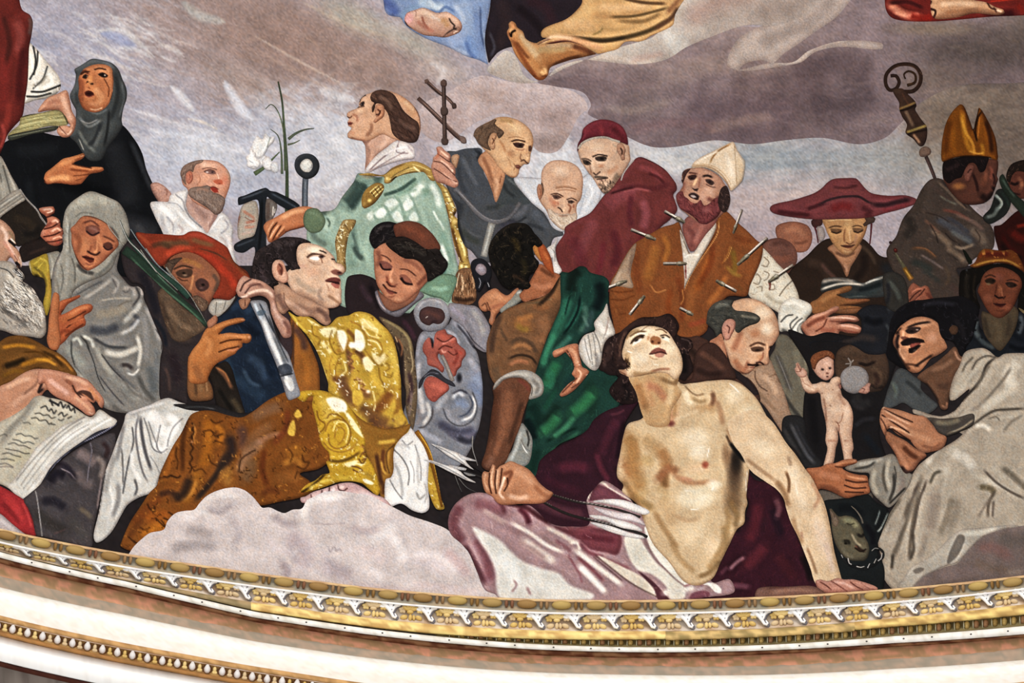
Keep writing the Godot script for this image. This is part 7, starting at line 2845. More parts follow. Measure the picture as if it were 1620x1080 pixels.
func paint_mid_centre() -> void:
	draw("""
! painted_person | young tonsured monk looking down, in blue-grey cloak and pink gloves, holding iron rings | painted person
@ 560 340 5.4
#dark_habit 2f2528 -60,540 40,505 120,520 190,560 240,700 340,780 440,860 560,760 640,780 560,1100 480,1160 300,1060 200,960 60,900 -60,820
s 42303a 60 .5 60,600 100,680 160,740
s 1e181c 60 .7 140,600 180,700 220,800
s 4a2a3a 50 .5 420,900 480,980 520,1060
#collar 747078 180,650 215,650 240,720 300,770 400,740 500,680 560,650 600,690 520,760 440,830 380,870 300,850 240,810 200,740
v 20 44424c .5 a09ca4 .4
s 9a98a2 22 .8 330,800 430,740 540,680
s 3c3a44 14 .8 310,830 420,790 520,720
s b0a0a0 14 .7 195,680 225,760 270,810
s 5c5860 12 .7 460,800 560,740 600,700
#grey_cloak 7e8089 540,1080 580,1000 680,960 800,940 840,880 900,890 960,960 1010,1080 1060,1200 1080,1300 1100,1480 1090,1700 1040,1900 960,2060 880,2150 700,2120 560,2090 440,2020 400,1900 420,1700 480,1500 520,1250
@ 620 440 6.75
s 8f8f9a 60 .8 640,460 760,560 840,700
s 4c4c58 30 .8 700,500 800,620 860,720
s a4a4b0 40 .8 580,560 660,600 720,700
s 9a9aa4 60 .7 330,600 290,700 260,840
s 3a3a46 30 .8 860,720 940,780 1010,800
s a0a0ac 80 .7 830,860 900,960 1000,1040
s 8c8a9a 90 .7 860,1000 940,1080 1040,1160
s 34343e 40 .9 400,640 430,680 430,740
s b0aeb4 60 .7 290,900 280,1000 280,1080
@ 620 580 5.4
s 8e9ab4 130 .8 700,60 760,160 800,300
s 98a4be 60 .7 820,60 850,200 820,380
s 7884a0 90 .8 660,140 740,220 780,340
s 4c4c60 90 .8 400,480 560,560 700,540
s 5e5c6e 60 .8 480,560 600,620 720,560
s 3c3c4a 60 .8 560,600 660,640 760,560
s 9a9ca8 60 .8 230,540 300,580 420,640
s b8b4b4 60 .9 230,180 250,280 270,400
s c0bcb8 40 .8 300,300 320,400 270,490
s 5c5658 16 .8 350,340 340,430 280,510 220,520
s 8c8484 40 .7 220,360 240,440 210,490
s 6c6460 40 .7 120,100 150,220 170,360
s 9c8e80 22 .7 190,60 180,200 130,330
s a0a0a6 60 .7 380,360 420,300 480,240
s c4c6ce 40 .7 520,270 560,220 620,250
s 7e8ca8 80 .8 540,320 600,300 640,360
s 4e5870 16 .8 660,240 690,320 640,400 570,430
s d0cecc 26 .8 690,250 715,330 680,420 600,460
s 8c8c94 40 .7 470,360 500,440 580,480
h 4a4a52 8 .7 440,360 470,440 540,495 620,500 700,440 725,330 690,220
s 4a4858 20 .7 520,230 590,200 650,230
o 22222c .9 575,95 36,60
c b0b4c0 5 .25 80 60 80 50
c 50505e 5 .25 80 60 80 50
@ 620 440 6.75
#shoulder 8b8890 610,270 700,270 800,285 900,300 960,360 1010,440 1050,540 1030,700 1010,790 900,740 840,640 760,520 640,430 600,360
s 9d93a2 60 .7 640,320 740,400 800,480
s 76747c 60 .6 780,440 840,540 880,640
s a09c98 60 .7 860,340 940,460 980,600
s 55535e 14 .8 800,560 880,680 1000,780
c b8b4b8 5 .3 40 50 60 50
c 605c66 5 .3 40 50 60 50
#glove a0564a 330,720 360,660 400,630 430,680 450,700 450,640 470,580 520,545 570,545 590,590 650,610 690,640 700,690 740,730 785,770 790,820 750,880 740,940 700,980 680,1040 640,1050 600,960 560,860 520,820 500,800 490,840 520,900 560,960 540,1010 480,960 420,940 380,920 370,840 330,780
v 30 6c302a .5 c07a6c .4
s b85a48 50 .7 520,600 580,640 660,680
s c4786c 30 .7 540,700 620,660 680,640
s 8c3a30 40 .6 680,760 700,840 660,920
s b04a3c 40 .7 720,780 750,810
h 5c2824 9 .8 480,640 560,680 660,620
h 5c2824 9 .8 500,760 560,720 640,740
h 5c2824 8 .7 600,780 660,820 700,800
s c48a7c 24 .7 530,760 550,790 580,780
s 9a5a50 40 .5 400,820 460,900 520,940
s 2c2a34 26 .9 410,600 430,680 435,740
#key:40:50 8a8480 530,820 570,900 610,1000 650,1100
s a8a29a 12 .7 540,830 590,930 640,1060
s 55504e 10 .7 560,820 610,920 665,1060
#ring 8f8f96 232,380 245,310 290,250 360,215 430,207 510,222 580,270 615,340 622,410 600,480 560,540 500,560 440,570 380,570 320,545 265,480
v 60 5c5c66 .6 b8b8bc .5 -100
s b4b2b6 16 .7 270,340 330,260 430,230 530,260
h 55555e 6 .6 235,400 260,490 330,555 440,575
>ring_opening 4a3535 290,400 305,340 350,310 390,300 460,310 530,330 565,380 565,430 530,480 480,490 440,480 400,505 350,490 310,460
s 5c3c36 60 .6 340,360 440,380 520,420
s 3a2a30 40 .7 420,470 480,460
s 6a7a68 20 .5 380,285 450,290 520,320
s d8d0c0 5 .8 360,425 385,405
@ 620 580 5.4
#glove a9574a 270,150 300,90 340,80 420,110 480,150 490,190 450,230 400,270 370,300 330,290 295,250 280,200
v 30 7a3c36 .5 c4786c .4
s bc6454 60 .7 330,150 400,170 440,200
s 8c4840 30 .6 340,270 380,260
#key_ring 3a3a42 250,100 290,60 340,20 400,40 450,90 520,130 545,170 500,160 440,130 380,90 330,70 280,100 260,150 230,190 230,140
s 6a6c78 10 .7 270,90 330,50 400,60
@ 560 340 5.4
#neck_shadow 8a5c48 200,640 280,700 420,720 560,640 520,720 420,790 320,820 260,780
#head b1765a 175,280 240,240 360,260 480,360 560,400 620,480 640,540 580,620 520,680 440,740 380,760 320,740 270,700 230,650 200,600 180,520 172,420
v 60 7a4a3a .45 c89274 .3
o c08468 .8 240,560 50,80
o bc8062 .8 470,620 90,60
o c08a6c .8 380,720 70,30
o b67a5e .7 560,460 60,60
s 7c4a3c 50 .6 200,300 220,380 200,440
s 8c5444 40 .5 420,380 520,420 580,480
s 5c342c 14 .7 230,340 280,360 320,400
f 7a4a44 .8 10 215,400 270,395 330,440 320,470 260,470 225,440
h 2e1c20 10 .9 225,420 250,462 320,466
f 8a5446 .8 10 390,510 440,510 490,560 500,590 440,580 400,550
h 2e1a1e 11 .9 400,545 440,585 495,592
s 5a3028 14 .7 390,460 460,470 530,520
s 3a2024 14 .8 405,530 430,570 480,590
s c88a6a 24 .8 330,460 310,520 320,570
s 9a503e 24 .7 280,520 290,570 320,600
h 5c2a26 10 .8 280,570 310,605 350,610
o d09a7a .7 320,560 22,30
s 9a5244 14 .7 340,610 370,590
h 40201e 10 .8 250,595 290,640 360,665
f 8c4840 .8 8 270,625 300,640 350,665 330,680 290,665
s 8a5040 16 .6 270,690 320,700 350,690
o c88c6c .6 280,690 30,18
s 7a4436 40 .6 540,600 600,540 630,500
s 8c5a46 20 .6 280,740 360,780 430,770
#hair 1f1c1e 130,200 150,130 200,80 280,55 360,70 420,110 380,170 340,200 280,230 220,260 180,290 150,260
s 3a3434 30 .6 180,150 240,100 320,90
c 4a4442 5 .4 30 50 -40 50
c 0c0a0c 5 .5 30 50 -40 50
#crown 6a3f30 340,90 400,60 470,50 560,70 640,130 700,200 740,280 700,330 600,300 500,230 420,190 370,200 345,150
v 60 42261e .5 84503c .4
s 7c4632 60 .6 430,110 520,130 600,200
c 4a2c22 5 .35 40 40 40 40
#hair_fringe 241f1e 270,230 350,190 430,185 520,225 620,290 720,290 760,350 800,400 800,440 760,500 720,520 660,560 630,570 620,500 580,420 520,380 430,370 350,320 290,270
v 30 141212 .5 443c38 .4
c 4c443c 5 .45 60 60 30 60
c 0a0808 6 .5 50 60 30 60
s 34302c 40 .6 400,260 500,290 600,340
s 2c2826 40 .6 660,400 700,460
! painted_person | dark-haired man seen from behind in rust brown shirt and dark green cloak | painted person
@ 740 380 5.4
#iron_cuffs 23242a 25,200 60,160 120,155 170,190 200,240 205,300 190,350 200,410 170,420 150,360 130,400 100,440 70,420 60,350 40,300
v 16 0e0e12 .5 44464e .4
s 8a8c94 6 .8 95,320 110,360 95,410
s c8cad0 5 .8 170,360 185,400
#cuff_opening 9a8f98 65,250 85,205 120,200 155,230 155,280 120,300 90,285
s b4aab2 20 .6 90,230 130,240
#hand b57a58 90,530 120,480 180,430 240,410 290,450 340,470 400,420 430,405 440,430 400,490 330,560 270,610 240,650 230,700 215,730 180,700 195,640 190,600 150,610 110,590
v 30 7c4a36 .5 d0987a .4
s c88c68 60 .7 170,490 240,470 300,500
s a0624a 40 .6 200,580 250,560 310,540
h 6a3c2c 7 .7 120,560 150,540 170,600
h 6a3c2c 7 .7 165,530 190,590
s b8866c 20 .7 200,620 205,690
#knife 8c8e86 270,600 330,540 380,490 430,425 455,420 475,460 470,500 400,560 340,590 290,625
v 16 55574f .5 b8bab2 .4
s d8d8d0 20 .8 420,450 450,440
h 23242a 8 .8 240,640 270,600
o e8e8e4 .9 258,640 14,14
#neck a06546 500,400 560,300 620,200 700,260 780,290 800,330 760,420 640,480 540,510 480,525 440,470
s b4785a 60 .7 560,380 640,400 720,380
s 74442c 40 .7 620,240 680,280 740,310
s c49076 8 .6 480,525 580,500 680,450
s 7a4a34 40 .6 720,420 660,460
#ear b0743c 555,40 575,28 600,50 620,100 650,160 655,190 625,180 590,140 565,100
v 16 74401f .6 d09a58 .4
#cheek a0532e 600,60 640,30 690,100 715,160 730,230 735,290 690,260 640,190
s b86a3c 30 .6 650,100 690,170
h d8a080 5 .7 620,0 690,70 720,150
#shirt 76543a 480,530 600,500 700,440 800,290 850,270 900,350 880,480 800,560 740,700 680,820 640,960 600,1080 560,1220 420,1290 260,1250 200,1180 170,1060 160,900 190,780 240,670 330,590 420,550
v 90 4a3526 .5 8f6a44 .3
s 94623a 110 .8 400,700 480,720 540,740
s a06a3c 60 .7 420,680 500,660 560,640
s 8a6c30 60 .7 420,720 470,760 520,760
s 8f6344 120 .7 620,640 660,760 620,880
s 7e5638 80 .7 640,560 720,500 780,440
s 4e3a30 60 .7 280,640 220,800 200,960
s 5c4636 40 .8 360,880 440,840 540,880 590,960
s 9a6a44 40 .7 380,920 460,890 540,930
s 3e2e24 24 .8 350,1010 440,980 540,1000 590,1060
s a0684a 40 .7 360,1060 440,1030 520,1050
s 5a4636 30 .7 340,860 300,800 280,740
s 5c4a3a 80 .6 220,1080 260,1180 320,1230
s 6a5a44 14 .8 500,540 600,530 720,500
s 33251c 40 .7 780,300 720,440 600,560
s 8a5a38 50 .6 560,560 640,580 700,560
c a87c50 5 .3 60 50 60 60
c 3c2c20 5 .3 60 50 60 60
#hair 1a1816 175,100 190,30 230,-40 290,-100 360,-140 430,-150 500,-140 545,-100 570,-60 600,-30 640,30 600,60 570,40 555,60 570,140 610,190 580,260 530,300 520,350 540,390 500,420 440,400 410,395 360,420 300,390 270,350 240,290 200,220
v 40 0a0a0a .5 3a3228 .4
s 3c3018 60 .6 380,-20 420,40 430,100
s 2c2616 60 .6 460,160 490,230 470,300
s 3c2a1e 40 .5 380,300 440,320 480,360
c 4a3c2a 6 .4 60 60 40 90 .5
c 060606 6 .5 60 60 40 90 .5
h 14100e 6 .8 260,400 280,440 330,455
h 14100e 6 .8 290,410 330,440 380,430
h 2a2018 8 .7 560,-90 600,-40 620,20
#green_cloak 1f4038 790,340 800,270 860,275 930,235 960,220 1010,230 1040,270 1100,290 1170,310 1210,360 1200,420 1200,540 1170,620 1080,690 1090,760 1000,800 940,880 960,1000 1100,1060 1260,1150 1330,1250 1260,1460 1080,1600 920,1680 760,1760 640,1960 560,2080 480,2060 460,1900 520,1740 480,1600 500,1440 540,1260 600,1060 660,880 740,690 790,560
s 2c6450 110 .8 860,500 800,660 720,840
s 35775a 70 .8 740,800 680,940 640,1060
s 266050 60 .7 960,560 900,680 840,760
s 1c3a30 110 .9 1020,1200 1080,1360 1020,1500
s 14241f 110 .9 960,250 900,300 880,440
s 0f1e20 110 .85 1120,360 1140,480 1090,600
s 0e2424 24 .9 960,480 940,600 880,720 820,800
s 12302a 16 .8 900,380 860,520 830,640
s 4a6a5e 60 .6 1000,560 1010,700 960,780
s 33494a 60 .7 1060,600 1040,720 1000,800
s 3a6a5c 60 .7 880,820 800,900 720,980
s 2e6a50 60 .7 660,1060 640,1000
s 587068 30 .5 980,640 1030,740
c 4a8468 5 .3 50 60 110 30
c 0c1c1c 5 .3 50 60 110 30
@ 860 480 5.4
s 2a6a48 110 .8 120,500 60,620 20,720
s 1b3836 80 .8 300,560 240,640 180,720
s 2f7048 120 .8 420,760 340,860 240,940
s 163028 90 .8 120,860 60,960 -20,1000
@ 620 580 5.4
s 14302a 120 .9 1180,320 1240,420 1220,560
s 0c1e20 90 .8 1140,440 1180,520 1220,620
s 2f6e48 110 .8 1420,420 1360,500 1280,560
s 1c4838 60 .8 1400,200 1340,300 1300,360
s 2c6a50 80 .7 1340,40 1360,120 1330,180
s 123028 30 .9 1580,520 1440,580 1320,640
s 3a7454 60 .7 1560,430 1480,520 1380,600
s 1e4434 60 .8 1500,640 1400,720 1280,800
s 16342c 90 .8 1240,700 1220,800 1200,900
s 2e6048 40 .6 1600,560 1480,640 1360,720
#white_fold 8a8c88 1110,480 1150,520 1195,600 1200,680 1170,820 1100,860 1000,860 960,800 1020,720 1060,600
s b0b2ae 40 .7 1100,560 1060,700 1010,800
s 3c3c3a 20 .8 1150,540 1170,620 1160,680
s d0d2ce 12 .8 1110,640 1130,700 1160,740
#forearm 6b4634 860,170 940,110 1060,90 1140,110 1190,170 1190,240 1160,300 1120,420 1100,500 1060,600 1010,720 980,800 930,850 880,900 800,880 765,840 800,720 830,560 850,400 870,260
v 70 43291f .55 865c42 .4 -60
s 855840 110 .7 1000,200 980,400 940,600
s 8a5a42 60 .6 960,440 930,600 880,760
s 5c3828 60 .6 900,200 880,400 850,600
s 7a3c34 40 .6 1080,110 1140,150 1170,200
s 4a3024 50 .6 1110,300 1060,480 1000,660
s 7c5848 60 .6 860,760 830,830 800,860
c 9a7054 5 .3 50 50 100 40
c 3c261c 5 .3 50 50 100 40
#rolled_cuff a39f98 865,200 880,140 930,90 1000,50 1080,28 1160,30 1230,60 1280,110 1298,180 1280,240 1220,270 1170,275 1190,200 1180,150 1120,100 1040,92 960,110 900,170
v 30 66625e .5 ccc8c0 .4
s bab6ae 40 .7 960,80 1060,55 1160,70
s 7c7874 40 .7 1200,110 1250,170 1230,230
s 55524e 10 .6 1180,140 1200,190 1190,250
""")


